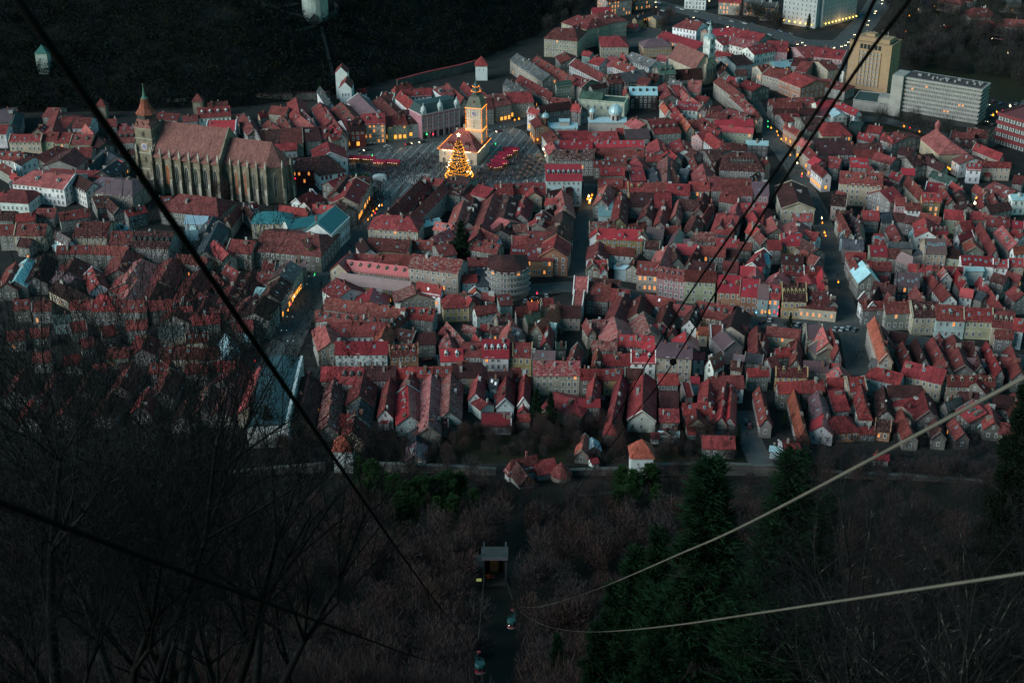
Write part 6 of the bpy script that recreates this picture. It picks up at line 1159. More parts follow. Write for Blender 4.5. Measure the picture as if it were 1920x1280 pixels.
# small lights fixed along facades: shop signs and lanterns
def spot(u, v, h, m, r, label):
    p = P(u, v, h); b = MB(); b.ring([(r * .4, -r), (r, -r * .3), (r * .8, r * .8), (r * .2, r)], 7); b.bar((0, 0, r), (0, 1.2, r + .3), .05); o = b.build('lantern', m, loc=p); tag(o, label, 'lantern', 'lit lanterns on facades'); return o
LS = [('along the wide street', 4, .42, [(556, 548, 'O'), (552, 556, 'W'), (549, 560, 'O'), (540, 582, 'O'), (545, 570, 'R'), (598, 482, 'O'), (601, 478, 'O'), (700, 396, 'O'), (706, 392, 'O'), (711, 386, 'W'), (716, 385, 'O'), (697, 404, 'O'), (690, 412, 'O'), (703, 400, 'R'), (594, 495, 'O'), (590, 515, 'G')]),
      ('along the long straight street', 4.5, .5, [(1541, 409, 'W'), (1542, 418, 'O'), (1546, 436, 'Y'), (1548, 442, 'O'), (1572, 529, 'Y'), (1504, 326, 'O'), (1503, 331, 'R'), (1482, 291, 'O'), (1465, 261, 'Y'), (1457, 247, 'Y'), (1446, 240, 'Y'), (1459, 254, 'O'), (1495, 306, 'W'), (1414, 221, 'W'), (1440, 238, 'G'), (1366, 143, 'G'), (1314, 154, 'R'), (1440, 228, 'G')]),
      ('on the terrace of the lit restaurant', 3.5, .7, [(1104, 368, 'W'), (1108, 372, 'O'), (1106, 376, 'W'), (1102, 373, 'O'), (1110, 366, 'O'), (1105, 380, 'O')]),
      ('in the yards of the old town', 4, .5, [(1313, 607, 'O'), (1317, 622, 'O'), (1310, 628, 'O'), (1323, 606, 'Y'), (1150, 803, 'O'), (1157, 809, 'O'), (1158, 812, 'Y'), (684, 803, 'O'), (776, 852, 'O'), (52, 481, 'O'), (478, 677, 'R'), (1142, 806, 'O'), (990, 568, 'O'), (997, 565, 'O'), (1008, 567, 'O'), (1007, 550, 'R'), (551, 229, 'O'), (225, 303, 'R'), (553, 335, 'R'), (1276, 731, 'O'), (1888, 474, 'Y'), (1870, 450, 'R'), (1771, 650, 'O'), (1360, 328, 'O'), (1402, 325, 'O'), (1708, 397, 'R')]),
      ('on the pale blue lit facade', 5, .4, [(1430, 554, 'B'), (1434, 572, 'B'), (1435, 585, 'Y'), (1419, 572, 'B'), (1418, 586, 'B'), (1442, 556, 'Y'), (1453, 558, 'R'), (1443, 574, 'Y'), (1460, 576, 'R'), (1443, 587, 'Y'), (1452, 585, 'R'), (1458, 589, 'R')]),
      ('near the grey hotel slab', 4, .7, [(1695, 237, 'O'), (1706, 240, 'R'), (1724, 247, 'O'), (1781, 437 - 120, 'Y'), (1777, 440 - 125, 'Y'), (1826, 278, 'Y'), (1862, 216, 'Y'), (1880, 209, 'R'), (1894, 199, 'W'), (1828, 381, 'W'), (1831, 372, 'Y'), (1869, 210, 'Y')]),
      ('in the park at the top right', 4, .55, [(1705, 30, 'Y'), (1722, 18, 'W'), (1752, 12, 'Y'), (1790, 22, 'O'), (1832, 66, 'Y'), (1848, 12, 'W'), (1898, 20, 'O'), (1772, 78, 'Y'), (1742, 95, 'O'), (1890, 100, 'W'), (1698, 60, 'O'), (1910, 140, 'Y'), (1450, 34, 'Y'), (1462, 30, 'Y'), (1330, 2, 'W'), (1290, 5, 'O'), (1370, 8, 'R'), (1230, 14, 'W')]),
      ('at the cafes right of the square', 3.5, .6, [(1019, 280, 'W'), (1023, 292, 'W'), (1022, 286, 'O'), (1008, 262, 'O'), (973, 223, 'O'), (965, 225, 'O'), (800, 252, 'G'), (812, 252, 'R'), (929, 270, 'G'), (698, 292, 'G')])]
GM = dict(O=M_ORANGE, W=M_WHT, Y=M_YEL, R=M_RED, G=M_GRN, B=M_BLU)
CNM = dict(O='orange', W='white', Y='yellow', R='red', G='green', B='blue')
for where, h, r, pts in LS:
    pts.sort()
    for i, (u, v, c) in enumerate(pts): spot(u, v, h, GM[c], r * R.uniform(.6, .95), f'small glowing {CNM[c]} lamp {where}, {ordn(i)} from left')
for (u, v, e) in [(553, 556, 140), (705, 394, 260), (1542, 425, 260), (1106, 374, 500), (1016, 285, 420), (1458, 250, 300), (1495, 310, 260), (1315, 620, 200), (665, 285, 350), (750, 265, 350), (960, 232, 400), (640, 293, 260), (1571, 530, 160), (1150, 806, 90)]:
    p = P(u, v, 4.5); ld = bpy.data.lights.new('shop_glow', 'POINT'); ld.energy = e * .5; ld.color = (1, .58, .28); ld.shadow_soft_size = 1; lo = bpy.data.objects.new('shop_glow', ld); COL.objects.link(lo); lo.location = (p.x, p.y, 4.5)

# ------------------------------------------------------------------ cable car
M_ROPE = plain('dark_cable', (.004, .004, .004), .95, 0, .05); M_ROPEL = plain('worn_steel_cable', (.14, .13, .105), .8, 0, .1); M_CABT = plain('cabin_teal', (.025, .10, .10), .5); M_CABR = plain('cabin_red', (.24, .006, .02), .45)
def rope(px, d0, d1, r, m, label, dens=10, kk=1.0):
    seg = [math.hypot(px[i + 1][0] - px[i][0], px[i + 1][1] - px[i][1]) for i in range(len(px) - 1)]; tot = sum(seg); b = MB(); pts = []; acc = 0
    for i in range(len(px) - 1):
        k = dens
        for j in range(k + (i == len(px) - 2)):
            f = (acc + seg[i] * j / k) / tot; u = px[i][0] + (px[i + 1][0] - px[i][0]) * j / k; v = px[i][1] + (px[i + 1][1] - px[i][1]) * j / k
            pts.append(PD(u, v, 1 / ((1 - f ** kk) / d0 + f ** kk / d1)))
        acc += seg[i]
    vs, n = [], len(pts)
    for i, q in enumerate(pts):
        d = (pts[min(i + 1, n - 1)] - pts[max(i - 1, 0)]).normalized(); e1 = d.cross(Vector((0, 0, 1))).normalized(); e2 = d.cross(e1)
        vs += [q + (e1 * math.cos(k * math.pi / 4) + e2 * math.sin(k * math.pi / 4)) * r for k in range(8)]
    b.add(vs, [(i * 8 + k, i * 8 + (k + 1) % 8, i * 8 + 8 + (k + 1) % 8, i * 8 + 8 + k) for i in range(n - 1) for k in range(8)])
    o = b.build('cableway_rope', m, smooth=True); tag(o, label, 'cable', 'cableway ropes'); return o
def crv(pts, n=8):
    out = []; q = [pts[0]] + pts + [pts[-1]]
    for i in range(1, len(q) - 2):
        for j in range(n):
            t_ = j / n; p0, p1, p2, p3 = [np.array(a, float) for a in q[i - 1:i + 3]]
            out.append(tuple(.5 * (2 * p1 + (p2 - p0) * t_ + (2 * p0 - 5 * p1 + 4 * p2 - p3) * t_ ** 2 + (3 * p1 - p0 - 3 * p2 + p3) * t_ ** 3)))
    return out + [tuple(map(float, pts[-1]))]
rope(crv([(-40, -110), (40, 10), (250, 310), (490, 660), (700, 965), (800, 1105), (850, 1168), (890, 1200)]), 6.2, 300, .021, M_ROPE, 'thick dark cable crossing from top left down to the nearer cabin', 3, 1.7)
rope(crv([(-60, 918), (0, 942), (240, 1032), (480, 1122), (640, 1180), (760, 1224), (820, 1240), (862, 1243)]), 5.5, 290, .014, M_ROPE, 'dark slack rope running from the left edge to the nearer cabin', 3, 1.6)
rope(crv([(1990, 672), (1920, 708), (1440, 962), (1270, 1040), (1130, 1100), (1060, 1124), (1010, 1137), (975, 1137)]), 9, 360, .014, M_ROPEL, 'pale steel cable rising steeply from the farther cabin to the right edge', 3, 1.35)
rope(crv([(1990, 1062), (1920, 1074), (1440, 1146), (1260, 1172), (1120, 1184), (1040, 1177), (1000, 1162), (974, 1145)]), 10, 360, .011, M_ROPEL, 'thin pale rope curving low from the farther cabin to the right edge', 3, 1.5)
rope(crv([(1680, -70), (1640, 0), (1540, 195), (1290, 555), (1165, 765), (1027, 1004)]), 12, 420, .019, M_ROPE, 'left one of two dark cables from the top edge to the station', 3)
rope(crv([(1755, -70), (1698, 10), (1600, 140), (1440, 385), (1262, 680), (1180, 790), (1034, 986)]), 12, 420, .019, M_ROPE, 'right one of two dark cables from the top edge to the station', 3)
rope([(908, 1075), (897, 1198)], 420, 300, .03, M_ROPEL, 'thin rope from the station down to the nearer cabin'); rope([(950, 1090), (960, 1122)], 410, 360, .03, M_ROPEL, 'thin rope from the station down to the farther cabin')
c = PD(1262, 678, 95); b = MB(); b.box(-.22, .22, -.15, .15, -.12, .12); b.ring([(.1, -.25), (.16, -.12), (.16, .12), (.1, .2)], 8); o = b.build('rope_clamp', M_ROPE, loc=c); tag(o, 'dark clamp on the right one of the two cables', 'clamp')
M_LETT = plain('lettering_white', (.45, .40, .40), .5)
def cabin(u, v, depth, rz, label, hang):
    p = PD(u, v, depth); t = empty('cable_car', p, rz); t.scale = (.74,) * 3; land(t, label, 'cable car', 'cable car cabins')
    b = MB()
    for z0, z1, mi in ((0, .12, 2), (.12, 1.05, 0), (1.05, 2.0, 3), (2.0, 2.85, 1), (2.85, 3.0, 1)):
        k = .92 if mi == 3 else 1.0
        b.ring([(1.55 * k, z0), (1.55 * k if z1 < 2.8 else 1.4, z1)], 8, rot=.5, mi=mi, sy=.92)
    b.build('cabin', [M_CABR, M_CABT, M_FRAME, M_CARG], t)
    b = MB()
    for k in range(8):
        a = math.pi * 2 * (k + .5) / 8; b.bar((1.5 * math.cos(a), 1.38 * math.sin(a), 1.0), (1.5 * math.cos(a), 1.38 * math.sin(a), 2.05), .06)
    b.build('window_post', M_CABT, t)
    b = MB(); q = [(1.25 * math.cos(2 * math.pi * (k + .5) / 8), 1.2 * math.sin(2 * math.pi * (k + .5) / 8)) for k in range(8)]
    for k in range(8):
        a, c = q[k], q[(k + 1) % 8]; b.bar((*a, 4.1), (*c, 4.1), .05); b.bar((*a, 3.0), (*a, 4.1), .05); b.bar((*a, 3.55), (*c, 3.55), .035)
    b.build('roof_rail', M_CABT, t)
    b = MB(); b.bar((hang * .9, 0, 2.9), (hang * .9, 0, 6.0), .16); b.bar((hang * .9, 0, 6.0), (hang * .3, 0, 6.9), .13); b.bar((hang * 1.5, 0, 4.6), (hang * 1.5, 0, 7.2), .08); b.bar((hang * .9, 0, 4.8), (hang * 1.5, 0, 4.8), .08); b.build('hanger', M_CABT, t)
    b = MB(); b.box(hang * .3 - .5, hang * .3 + .5, -.25, .25, 6.8, 7.25); b.build('carriage', plain('carriage_red', (.3, .05, .06)), t)
    fc = bpy.data.curves.new('lettering', 'FONT'); fc.body = 'Coca-Cola'; fc.size = .62; fc.shear = .35; fc.extrude = .012; fc.align_x = 'CENTER'; fo = bpy.data.objects.new('lettering', fc); COL.objects.link(fo)
    bpy.context.view_layer.update(); me = bpy.data.meshes.new_from_object(fo.evaluated_get(bpy.context.evaluated_depsgraph_get())); bpy.data.objects.remove(fo); me.materials.clear(); me.materials.append(M_LETT)
    o = put('lettering', me, t, None, (0, -1.46, .42)); o.rotation_euler = (rad(90), 0, 0); o.scale = (.92, 1, 1); return t
cabin(900, 1258, 300, .15, 'nearer red and teal cable car hanging low over the dark clearing', -1)
t = cabin(959, 1174, 362, -.1, 'farther red and teal cable car with a lit window, right of the other', 1)
b = MB(); b.octa((-.7, -1.38, 1.5), .14); b.build('cabin_lamp', M_COOL, t)
# bottom station
p = PD(928, 1074, 432); gy = p.y; p = Vector((p.x, p.y, gz(p.x, p.y) - .5)); t = empty('cable_car_station', p); t.scale = (.78,) * 3; land(t, 'dim concrete cable car station with open lit bay in the forest', 'station')
M_CONC = surf('station_concrete', col=(.045, .055, .055), streak=False); zt = (PD(928, 1005, 432).z - p.z) / .85
b = MB(); b.box(-4.6, -3.9, -5, 5, 0, zt); b.box(3.9, 4.6, -5, 5, 0, zt); b.box(-4.6, 4.6, 5, 5.6, 0, zt * .8); b.box(-3.9, 3.9, -4.5, 5, -.5, 2.2); b.box(-8, -4.6, -3, 5, 0, zt * .62); b.build('wall', M_CONC, t)
b = MB(); b.box(-5.2, 5.2, -6, 1, zt, zt + .5); b.build('roof', M_CONC, t); b = MB(); b.box(-5.0, 5.0, -6.15, -6.0, zt - .9, zt + .45); b.build('fascia', plain('fascia_grey', (.12, .12, .14)), t)
b = MB(); b.box(-3.8, 3.8, 4.6, 4.9, 2.2, zt * .62, 0); b.build('back_panel', plain('station_panel', (.35, .28, .16)), t)
for x in (-2.8, 2.2): b = MB(); b.box(x - .8, x + .8, 4.3, 4.58, 2.2, zt * .5); b.build('doorway', plain('dark_door', (.012, .012, .012)), t)
b = MB(); b.box(-3.8, -2.0, -4.4, -4.2, 5.6, 7.2); b.build('orange_beam', plain('orange_beam', (.3, .07, .02)), t)
b = MB(); b.box(-.4, .4, -.1, .1, -.1, .1); b.build('ceiling_lamp', M_YEL, t, loc=(0, -1, zt - 1.4)); b = MB(); b.box(-1, 1, -.08, 0, 0, 1.3); b.build('lit_window', glow('station_window', (.8, .9, .3), .15), t, loc=(-6.2, -3.02, 3.2))
ld = bpy.data.lights.new('station_lamp', 'POINT'); ld.energy = 45; ld.color = (1, .7, .3); ld.shadow_soft_size = .3; lo = bpy.data.objects.new('station_lamp', ld); COL.objects.link(lo); lo.parent = t; lo.location = (-1.5, 1, zt - 2)
p2 = PT(921, 1092); b = MB(); b.box(-1, 1, -.8, .8, 0, 2.2); b.gable(-1.1, 1.1, -.9, .9, 2.2, 2.6, 2.2); o = b.build('red_cabinet', plain('cabinet_red', (.16, .035, .04)), loc=p2); tag(o, 'small dull red cabinet on the grass below the station', 'cabinet')

# ------------------------------------------------------------------ trees
def bark(name, col, lich=None):
    m, N, Lk, B = mat(name); geo = N.new('ShaderNodeNewGeometry')
    f = ramp(N, Lk, noise(N, Lk, 1.2, geo.outputs['Position'], 4, None, .8), [(.3, .55), (.7, 1.4)]); c = mixn(N, Lk, col, f, 1.0, 'MULTIPLY')
    if lich: c = mixn(N, Lk, c, lich, ramp(N, Lk, noise(N, Lk, 2.2, geo.outputs['Position'], 4, None, .8), [(.56, 0), (.64, .9)]))
    Lk.new(c, B.inputs['Base Color']); B.inputs['Roughness'].default_value = .95; B.inputs['Specular IOR Level'].default_value = .1; return m
M_BARK = bark('bark', (.03, .027, .025)); M_BARKD = bark('dark_bark', (.011, .012, .012), (.03, .038, .034)); M_BARKL = bark('lichen_bark', (.022, .022, .02), (.13, .145, .115))
M_TWIG = bark('brown_twigs', (.056, .042, .041)); M_TWIG2 = bark('russet_twigs', (.066, .042, .037)); M_TWIGG = bark('grey_twigs', (.044, .039, .040))
M_NEED = bark('pine_needles', (.009, .030, .013)); M_NEED2 = bark('fir_green', (.012, .03, .016))
def skeleton(seed, h, lean=(0, 0), levels=5, r0=.16, nsplit=(3, 5), spread=.75, multi=1, fine=1.0, up=.25, low=.25, wig=.18):
    """Branch segments of a bare tree: list of (a, b, radius a, radius b)."""
    q = random.Random(seed); S_ = []
    def grow(p, d, ln, r, lv):
        n = 4 if lv == 0 else 3; a = p; dd = d.copy(); step = ln / n; kids = []
        for i in range(n):
            dd = (dd + Vector((q.uniform(-wig, wig), q.uniform(-wig, wig), q.uniform(-.05, .12) + up * (.25 if lv else .1)))).normalized()
            b_ = a + dd * step; ra, rb = r * (1 - .75 * i / n), r * (1 - .75 * (i + 1) / n); S_.append((a, b_, ra, rb)); f = (i + 1) / n
            if f >= (low if lv == 0 else .3): kids.append((b_, dd.copy(), rb, f))
            a = b_
        if lv >= levels: return
        for (kp, kd, kr, f) in kids:
            for _ in range(q.randint(*nsplit) if lv < 2 else q.randint(2, 3)):
                ax = Vector((q.gauss(0, 1), q.gauss(0, 1), q.gauss(0, .6))).normalized(); nd = (kd * (1 - spread * .6) + ax * spread).normalized(); nd.z += up * .6
                grow(kp, nd.normalized(), ln * q.uniform(.38, .62) * (1.15 - .45 * f), max(kr * .6, .004), lv + 1)
    for k in range(multi):
        a = 6.283 * k / multi + q.uniform(0, 1); d = Vector((lean[0] + (.32 * math.cos(a) if multi > 1 else 0), lean[1] + (.32 * math.sin(a) if multi > 1 else 0), 1)).normalized()
        grow(Vector((0, 0, -.6)), d, h * .62, r0 * (1 if multi == 1 else .8), 0)
    return S_
def tree_mesh(name, S_, rcut, mats, minr=.012, sides=4):
    """Trunk and limbs as tubes, everything thinner than rcut as slim blades: two meshes."""
    V, F, nv = [], [], 0; TV = []; rs = np.random.RandomState(len(S_))
    for a, b, ra, rb in S_:
        d = (b - a); 
        if ra >= rcut:
            u = d.orthogonal().normalized(); w = d.cross(u).normalized()
            for p, r in ((a, ra), (b, max(rb, minr))):
                for k in range(sides): t_ = 2 * math.pi * k / sides; V.append(p + (u * math.cos(t_) + w * math.sin(t_)) * r)
            for k in range(sides): k2 = (k + 1) % sides; F += [(nv + k, nv + k2, nv + sides + k2), (nv + k, nv + sides + k2, nv + sides + k)]
            nv += 2 * sides
        else:
            s = d.cross(Vector(rs.randn(3))).normalized() * max(ra, minr); TV += [a - s, a + s, b]
    l = npmesh(name + '_limbs', np.array(V), np.array(F), [mats[0]]) if F else None
    t_ = npmesh(name + '_twigs', np.array(TV), np.arange(len(TV)).reshape(-1, 3), [mats[1]]) if TV else None
    return l, t_
def cloud(tw, seed, n, h, rad_, lo, wd, ln):
    """Adds a haze of fine upward twigs to a crown."""
    q = np.random.RandomState(seed); d0 = q.randn(n, 3); d0 /= np.linalg.norm(d0, axis=1)[:, None]; r_ = q.rand(n, 1) ** .45
    c = d0 * r_ * np.array([rad_, rad_, h * (1 - lo) / 2]) * (1 + .25 * np.sin(d0[:, :1] * 5 + seed)) + np.array([0, 0, h * (1 + lo) / 2])
    d = d0 * .55 + q.randn(n, 3) * .35 + np.array([0, 0, .75]); d /= np.linalg.norm(d, axis=1)[:, None]; s = np.cross(d, q.randn(n, 3)); s /= np.linalg.norm(s, axis=1)[:, None] + 1e-6
    L_ = ln * q.uniform(.5, 1.3, (n, 1)); co = np.empty(len(tw.vertices) * 3, np.float32); tw.vertices.foreach_get('co', co); co = co.reshape(-1, 3)
    V = np.concatenate([co, np.stack([c - s * wd, c + s * wd, c + d * L_], 1).reshape(-1, 3)]); return npmesh(tw.name, V, np.arange(len(V)).reshape(-1, 3), list(tw.materials))
FT = [tree_mesh('forest', skeleton(20 + i, R.uniform(10.5, 13), levels=3, r0=.15, nsplit=(3, 4), spread=.62, up=.35, low=.35), .03, (M_BARK, (M_TWIG, M_TWIG, M_TWIG2, M_TWIGG, M_TWIG)[i]), .022, 3) for i in range(5)]
FT = [(a, cloud(b_, 3 + i, 2600, 13, 4.2, .18, .034, 1.3)) for i, (a, b_) in enumerate(FT)]
print('TREE tris', [len(a.polygons) + len(b.polygons) for a, b in FT])
def corridor(x, y): return y < 345 and abs(x + .0094 * y * 1.25 - .5) < 5.5
cand = []
while len(cand) < 2050:
    y = R.uniform(128, 463); hw = .39 * math.hypot(y, CAMH - gz(0, y)) + 6; x = R.uniform(-hw, hw)
    if corridor(x, y) or (y > 418 and R.random() < .35): continue
    if (330 < y < 374 and -12 < x < 2): continue
    if any((x - a) ** 2 + (y - b_) ** 2 < 9 for a, b_ in cand[-60:]): continue
    cand.append((x, y))
cand.sort(key=lambda q: q[1])
def bare(i, x, y, name, label, cat, grp, sc=None, base=None):
    l, tw = FT[i]; s = sc or R.uniform(.75, 1.2); t = empty(name, (x, y, gz(x, y) if base is None else base), R.uniform(0, 6.28)); t.scale = (s, s, s * R.uniform(.9, 1.1))
    put('trunk', l, t); put('crown', tw, t); tag(t, label, cat, grp); return t
NIND = 230
for x, y in cand[:NIND]: bare(R.randrange(5), x, y, 'bare_tree', 'bare brown leafless tree on the steep wooded slope', 'tree', 'bare trees on the slope')
def merge(name, items, mats, kindlabel):
    Vs, Fs, Ms, o_ = [], [], [], 0
    for me, mi, x, y, z, s, a in items:
        n = len(me.vertices); co = np.empty(n * 3, np.float32); me.vertices.foreach_get('co', co); co = co.reshape(-1, 3); k = len(me.polygons); f = np.empty(k * 3, np.int32); me.loops.foreach_get('vertex_index', f)
        c_, s_ = math.cos(a) * s, math.sin(a) * s; v = np.stack([co[:, 0] * c_ - co[:, 1] * s_ + x, co[:, 0] * s_ + co[:, 1] * c_ + y, co[:, 2] * s + z], 1)
        Vs.append(v); Fs.append(f.reshape(-1, 3) + o_); Ms.append(np.full(k, mi)); o_ += n
    o = put(name, npmesh(name, np.concatenate(Vs), np.concatenate(Fs), mats, np.concatenate(Ms))); o['kind'] = 'stuff'; o['label'] = kindlabel; return o
LT = [tree_mesh('wood', skeleton(60 + i, 11.5, levels=2, r0=.14, nsplit=(2, 3), spread=.62, up=.35, low=.35), .04, (M_BARK, M_TWIG), .045, 3) for i in range(4)]
LT = [(a, cloud(b_, 13 + i, 640, 12.5, 4.2, .16, .085, 1.6)) for i, (a, b_) in enumerate(LT)]
print('wood tris', [len(a.polygons) + len(b.polygons) for a, b in LT])
items = []
for x, y in cand[NIND:]:
    i = R.randrange(4); s, a = R.uniform(.7, 1.2) * (.72 if y > 400 else 1), R.uniform(0, 6.28); mi = R.choice((1, 1, 2, 3))
    items += [(LT[i][0], 0, x, y, gz(x, y), s, a), (LT[i][1], mi, x, y, gz(x, y), s, a)]
merge('bare_woodland', items, [M_BARK, M_TWIG, M_TWIG2, M_TWIGG], 'brown leafless woodland covering the lower slope')
# undergrowth
rs = np.random.RandomState(5); n = 32000; y = rs.uniform(120, 460, n); hw = .39 * np.hypot(y, CAMH - np.interp(y, PX, PZ)) + 6; x = rs.uniform(-1, 1, n) * hw
ok = np.array([not (abs(a + .0094 * b_ * 1.25 - .5) < 6) for a, b_ in zip(x, y)]); x, y = x[ok], y[ok]; z = np.array([gz(a, b_) for a, b_ in zip(x, y)]); n = len(x)
c0 = np.stack([x, y, z], 1); tip = c0 + np.stack([rs.randn(n) * .5, rs.randn(n) * .5, rs.uniform(.5, 2.4, n)], 1); sd_ = np.stack([rs.randn(n) * .05, rs.randn(n) * .03, np.zeros(n)], 1)
o = put('undergrowth', npmesh('undergrowth', np.stack([c0 - sd_, c0 + sd_, tip], 1).reshape(-1, 3), np.arange(3 * n).reshape(-1, 3), [M_TWIG])); o['kind'] = 'stuff'; o['label'] = 'dry brush covering the slope floor'
# the near trees at either side, seen against the town
def topped(u, v, d):
    b_ = (u - 960) / FPX; r_ = ray(u, v); t_ = d / r_.y; p = Vector((0, 0, CAMH)) + r_ * t_; return p.x, p.y, gz(p.x, p.y), p.z
HERO = [tree_mesh('near', skeleton(100 + i, 14, levels=4, r0=.21, nsplit=(2, 3), spread=.52, multi=(3, 2, 3, 1)[i], up=.34, low=.3, lean=((.1, 0), (.25, 0), (.05, 0), (.12, 0))[i]), .010, (M_BARKD, M_BARKD), .006, 4) for i in range(4)]
HERO = [(a, cloud(b_, 50 + i, 3000, 12.5, 3.4, .28, .0065, .8)) for i, (a, b_) in enumerate(HERO)]
HER2 = [tree_mesh('mossy', skeleton(140 + i, 12, levels=4, r0=.12, nsplit=(2, 3), spread=.7, multi=(2, 3)[i], up=.16, low=.25, wig=.26, lean=((-.18, 0), (-.1, 0))[i]), .008, (M_BARKL, M_BARKD), .004, 4) for i in range(2)]
print('hero tris', [len(a.polygons) + (len(b.polygons) if b else 0) for a, b in HERO + HER2])
def hero(ms, px, label, grp, rz):
    x, y, z, zt = topped(*px); l, tw = ms; s = max(.4, (zt - z) / 13.0); t = empty('bare_tree', (x, y, z), rz); t.scale = (s, s, s); put('trunk', l, t)
    if tw: put('crown', tw, t)
    tag(t, label, 'tree', grp)
for i, (px, lb) in enumerate([((70, 395, 34), 'tallest bare tree at the left edge with several upright stems'), ((175, 430, 40), 'bare dark tree second from the left edge'), ((285, 480, 44), 'bare dark tree with stems fanning towards the thick cable'), ((-30, 470, 28), 'bare tree cut off by the left edge of the view'),
        ((395, 640, 52), 'bare tree in front of the low wings left of the grey hall'), ((120, 700, 30), 'lower bare tree crossing the bottom left corner'), ((330, 800, 40), 'low bare tree below the left woodland'), ((500, 900, 62), 'bare tree reaching up left of the clearing'), ((20, 900, 26), 'black bare tree in the bottom left corner'), ((230, 980, 34), 'bare tree low in the bottom left, right of the corner')]):
    hero(HERO[i % 4], px, lb, 'near bare trees at left', (0, .4, -.3, 2.2, 1.1, 3.0, -.9, .2, 1.9, .6)[i])
for i, (px, lb) in enumerate([((1650, 600, 36), 'bare lichen grey tree left most of the right hand group'), ((1735, 560, 34), 'tall bare tree in front of the far right street row'), ((1850, 470, 32), 'tallest bare tree at the right edge'), ((1640, 760, 42), 'bare tree with curved twigs under the pale steel cable'), ((1790, 800, 28), 'crooked bare tree with lichen patches at right'), ((1900, 650, 26), 'bare tree cut by the right edge'), ((1700, 990, 30), 'low crooked bare tree between the two pale ropes')]):
    hero(HER2[i % 2], px, lb, 'near bare trees at right', (2.8, .4, 3.3, 2.5, .2, 3.0, 2.9)[i])
for i, (u, v) in enumerate([(884, 985), (902, 975), (921, 965), (946, 968), (968, 975), (990, 985), (1010, 975), (870, 1000), (935, 990), (1035, 985), (1130, 975)]):
    p = PT(u, v); t = empty('tall_bare_tree', p, i * 1.3); s = R.uniform(1.0, 1.25); t.scale = (s * .8, s * .8, s); put('trunk', HERO[3][0], t); put('crown', HERO[3][1], t)
    tag(t, f'tall dark bare tree near the foot of the slope above the station, {ORD[i]} counted', 'tree', 'tall bare trees above the station')
# pines
def pine_mesh(seed, h, w, m, n=900, tuft=9, tl=.5, top=.12, cone=.9):
    q = np.random.RandomState(seed); zz = h * (top + (1 - top) * q.rand(n) ** .8); zz = np.sort(zz); nwh = max(8, int(h / 1.1)); zz = np.round(zz / h * nwh) / nwh * h + q.randn(n) * .18
    wi = np.clip(np.round(zz / h * nwh).astype(int), 0, nwh); sec = np.floor(q.rand(n) * 6).astype(int); bl = np.where(q.rand(nwh + 1, 6) < .2, .25, q.uniform(.55, 1.15, (nwh + 1, 6))); bo = q.uniform(0, 6.28, nwh + 1)
    rmax = w * np.clip((1.02 - zz / h), .04, 1) ** cone * bl[wi, sec]; th = sec / 6 * 6.283 + bo[wi] + q.randn(n) * .2; rr_ = rmax * (.25 + .75 * q.rand(n) ** .6)
    c = np.stack([rr_ * np.cos(th), rr_ * np.sin(th), zz - .15 * rr_ + .12 * rr_ ** 1.3], 1); c = np.repeat(c, tuft, 0) + q.randn(n * tuft, 3) * .12; d = q.randn(n * tuft, 3); d[:, 2] = np.abs(d[:, 2]) * .8 + .1; d /= np.linalg.norm(d, axis=1)[:, None]
    d += np.repeat(np.stack([np.cos(th), np.sin(th), 0 * th], 1), tuft, 0) * .5; s = np.cross(d, q.randn(n * tuft, 3)); s /= np.linalg.norm(s, axis=1)[:, None] + 1e-6; wv = tl * .11
    crown = npmesh('pine_crown', np.stack([c - s * wv, c + s * wv, c + d * tl * q.uniform(.7, 1.3, (n * tuft, 1))], 1).reshape(-1, 3), np.arange(3 * n * tuft).reshape(-1, 3), [m])
    b = MB(); b.bar((0, 0, -1), (0, 0, h * .97), h * .014, h * .003, 6)
    rq = random.Random(seed)
    for k in range(nwh):
        z = h * (top + (1 - top) * k / nwh)
        for j in range(5): a = rq.uniform(0, 6.28); L_ = w * (1.02 - z / h) ** cone * .85; b.bar((0, 0, z), (L_ * math.cos(a), L_ * math.sin(a), z + .05 * L_), h * .004, .01, 3)
    return b.mesh('pine_trunk', [M_BARK]), crown
PN = [pine_mesh(1, 16, 3.6, M_NEED, 1300, 18, .42, .18, .75), pine_mesh(2, 16, 3.0, M_NEED, 1200, 18, .42, .15, .85), pine_mesh(3, 16, 4.2, M_NEED2, 1100, 8, .7, .10, .8), pine_mesh(4, 16, 6.5, bark('bright_needles', (.022, .060, .020)), 1500, 8, .8, .16, .42), pine_mesh(5, 16, 3.8, bark('dark_needles', (.006, .014, .007)), 1600, 26, .26, .12, .8)]  # last entry: darker needle colour for the nearest pines
def pine(k, x, y, z, h, label, grp, wf=1.0):
    t = empty('pine_tree', (x, y, z), R.uniform(0, 6.28)); s = h / 16; t.scale = (s * wf, s * wf, s); put('trunk', PN[k][0], t); put('crown', PN[k][1], t); tag(t, label, 'pine', grp)
